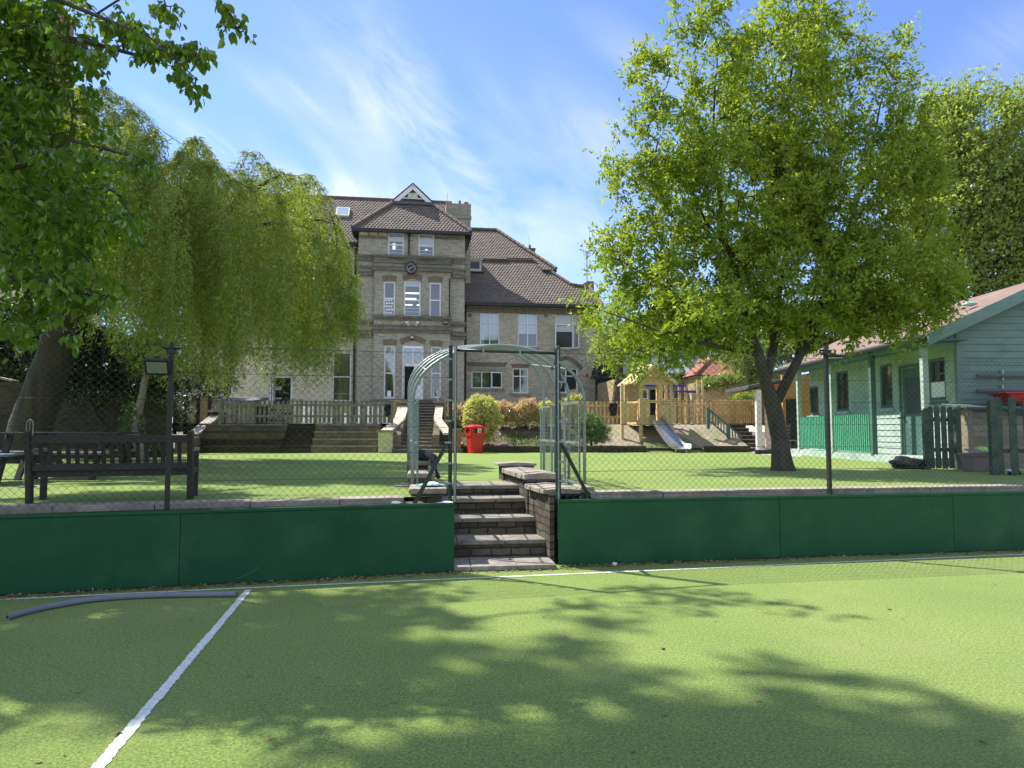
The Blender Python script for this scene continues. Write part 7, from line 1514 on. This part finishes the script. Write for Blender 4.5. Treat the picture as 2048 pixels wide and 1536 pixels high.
shrub('evergreen_shrub', 'dark evergreen mass at the left edge behind the swept wall', [(20, 700, 70, 50), (90, 690, 50, 60), (-60, 700, 80, 80), (60, 640, 80, 40), (110, 740, 40, 30)], 22.5, 700, .10, .06, m_ldark, 53, cat='shrub', tl=.3, tw=5)
shrub('golden_hedge', 'sunlit yellow-green hedge showing over the swept wall at far left', [(15, 742, 40, 14), (-50, 740, 50, 18)], 23.5, 160, .08, .05, m_lmid, 54)
shrub('laurel_bush', 'green bush under the willow behind the tan board fence', [(330, 770, 50, 45), (400, 770, 60, 40), (370, 740, 60, 40), (440, 760, 40, 30), (300, 790, 30, 30)], 27.5, 520, .09, .05, m_ldark, 55, zb=TZ, tl=.3)
shrub('lime_hedge', 'sunlit ground-hugging shrub seen through the slats of the bench', [(230, 893, 60, 13, 0, .5), (300, 895, 40, 10, 0, .5), (150, 900, 50, 8, 0, .4), (255, 880, 20, 10, 0, .3)], 20.5, 260, .06, .035, m_lmid, 56, tl=.12)
shrub('dense_hedge', 'dark dense hedge behind the garden wall and holly', [(120, 800, 120, 60), (260, 800, 90, 60), (340, 820, 40, 40), (20, 800, 100, 60)], 24.5, 900, .12, .07, m_ldark, 57, tl=.3)
# shrubs along the honey picket fence
shrub('golden_bush', 'big rounded yellow-green bush just right of the red bin', [(963, 822, 34, 30, 0, .55), (945, 835, 18, 22), (985, 840, 18, 22), (968, 858, 22, 16), (960, 805, 22, 14), (978, 872, 12, 10)], 25.0, 620, .055, .036, m_lyel, 61, zb=1.0, tw=4, per=8, tl=.12, shell=.6)
shrub('photinia_bush', 'pinkish cream photinia against the fence, next to the golden bush', [(1005, 822, 22, 20), (1000, 838, 16, 10)], 26.4, 230, .06, .035, m_lpink, 62, zb=1.4, tl=.13, shell=.5)
shrub('photinia_bush', 'tallest pinkish photinia in the middle of the honey fence', [(1052, 818, 22, 17), (1045, 832, 26, 12), (1062, 806, 10, 8)], 26.5, 260, .06, .035, m_lpink, 63, zb=1.4, tl=.13, shell=.5)
shrub('photinia_bush', 'pale yellow-pink shrub behind the right legs of the arch', [(1092, 822, 18, 18), (1080, 834, 14, 10)], 26.5, 200, .06, .035, m_lyel, 64, zb=1.4, tl=.13, shell=.5)
shrub('photinia_bush', 'sparse pinkish shrub left of the golden bush on the fence', [(910, 830, 16, 18)], 26.6, 110, .06, .035, m_lpink, 65, zb=1.4, tl=.13, shell=.5)
shrub('laurel_bush', 'upright green and yellow bush behind the arch against the fence', [(1145, 815, 20, 22), (1152, 800, 10, 12)], 26.6, 210, .06, .035, m_lyel, 66, zb=1.4, tl=.13, shell=.5)
shrub('escallonia_bush', 'loose green bush on the bank to the right of the arch', [(1182, 850, 26, 22), (1190, 868, 22, 18), (1165, 858, 16, 18), (1205, 860, 16, 10)], 24.8, 380, .06, .03, m_lmid, 67, zb=1.0, tl=.15, shell=.4)
shrub('climbing_plant', 'yellow-green climber mounded over the top of the yellow wall', [(1432, 768, 30, 12, 0, .5), (1460, 762, 26, 12, 0, .5), (1410, 775, 18, 12, 0, .4), (1440, 782, 22, 6, 0, .3)], 30.2, 380, .08, .05, m_livy, 68, zb=TZ, tl=.2, shell=.4)
shrub('silvery_bush', 'silvery green bush above the fine-slatted fence', [(1490, 803, 22, 14, 0, .5), (1480, 795, 12, 8), (1500, 792, 12, 8)], 29.2, 200, .08, .045, m_lback, 69, zb=TZ, tl=.18)
# ground cover on the planted bank
rng = np.random.default_rng(77); n = 3800; ua, ub = uk0+.1, tz(1180, 880)[0]; t = rng.random(n); tt = t*t*(3-2*t)
keep = np.sin(np.arange(n)*0)+1
C = np.stack([TF.w((ua+(ub-ua)*rng.random(), .28+2.7*t[i], .95+(TZ-.93)*tt[i]+.03+rng.random()*.07)) for i in range(n)])
msk = (np.sin(C[:, 0]*3.1)+np.sin(C[:, 0]*1.3+C[:, 1]*4)+rng.normal(size=n)*.5) > -.4; C = C[msk]; n = len(C)
tag(leaves('ground_cover', C, rng.normal(size=(n, 3))*(1, 1, .5)+(0, 0, .5), rng.normal(size=(n, 3))*.6+(0, 0, 1), .07+rng.random(n)*.05, .035+rng.random(n)*.02, m_lmid, None), kind='stuff')
n = 500; C = np.stack([TF.w((tz(1180, 880)[0]+rng.random()*3.2, .25+rng.random()*.35, .955+rng.random()*.05)) for i in range(n)]); tag(leaves('weed_tufts', C, rng.normal(size=(n, 3))*(1, 1, .5)+(0, 0, .6), rng.normal(size=(n, 3))*.6+(0, 0, 1), .06, .03, m_lmid, None), kind='stuff')
for o in bpy.data.objects:
    if o.type == 'MESH' and len(o.data.vertices) == 0: bpy.data.objects.remove(o)
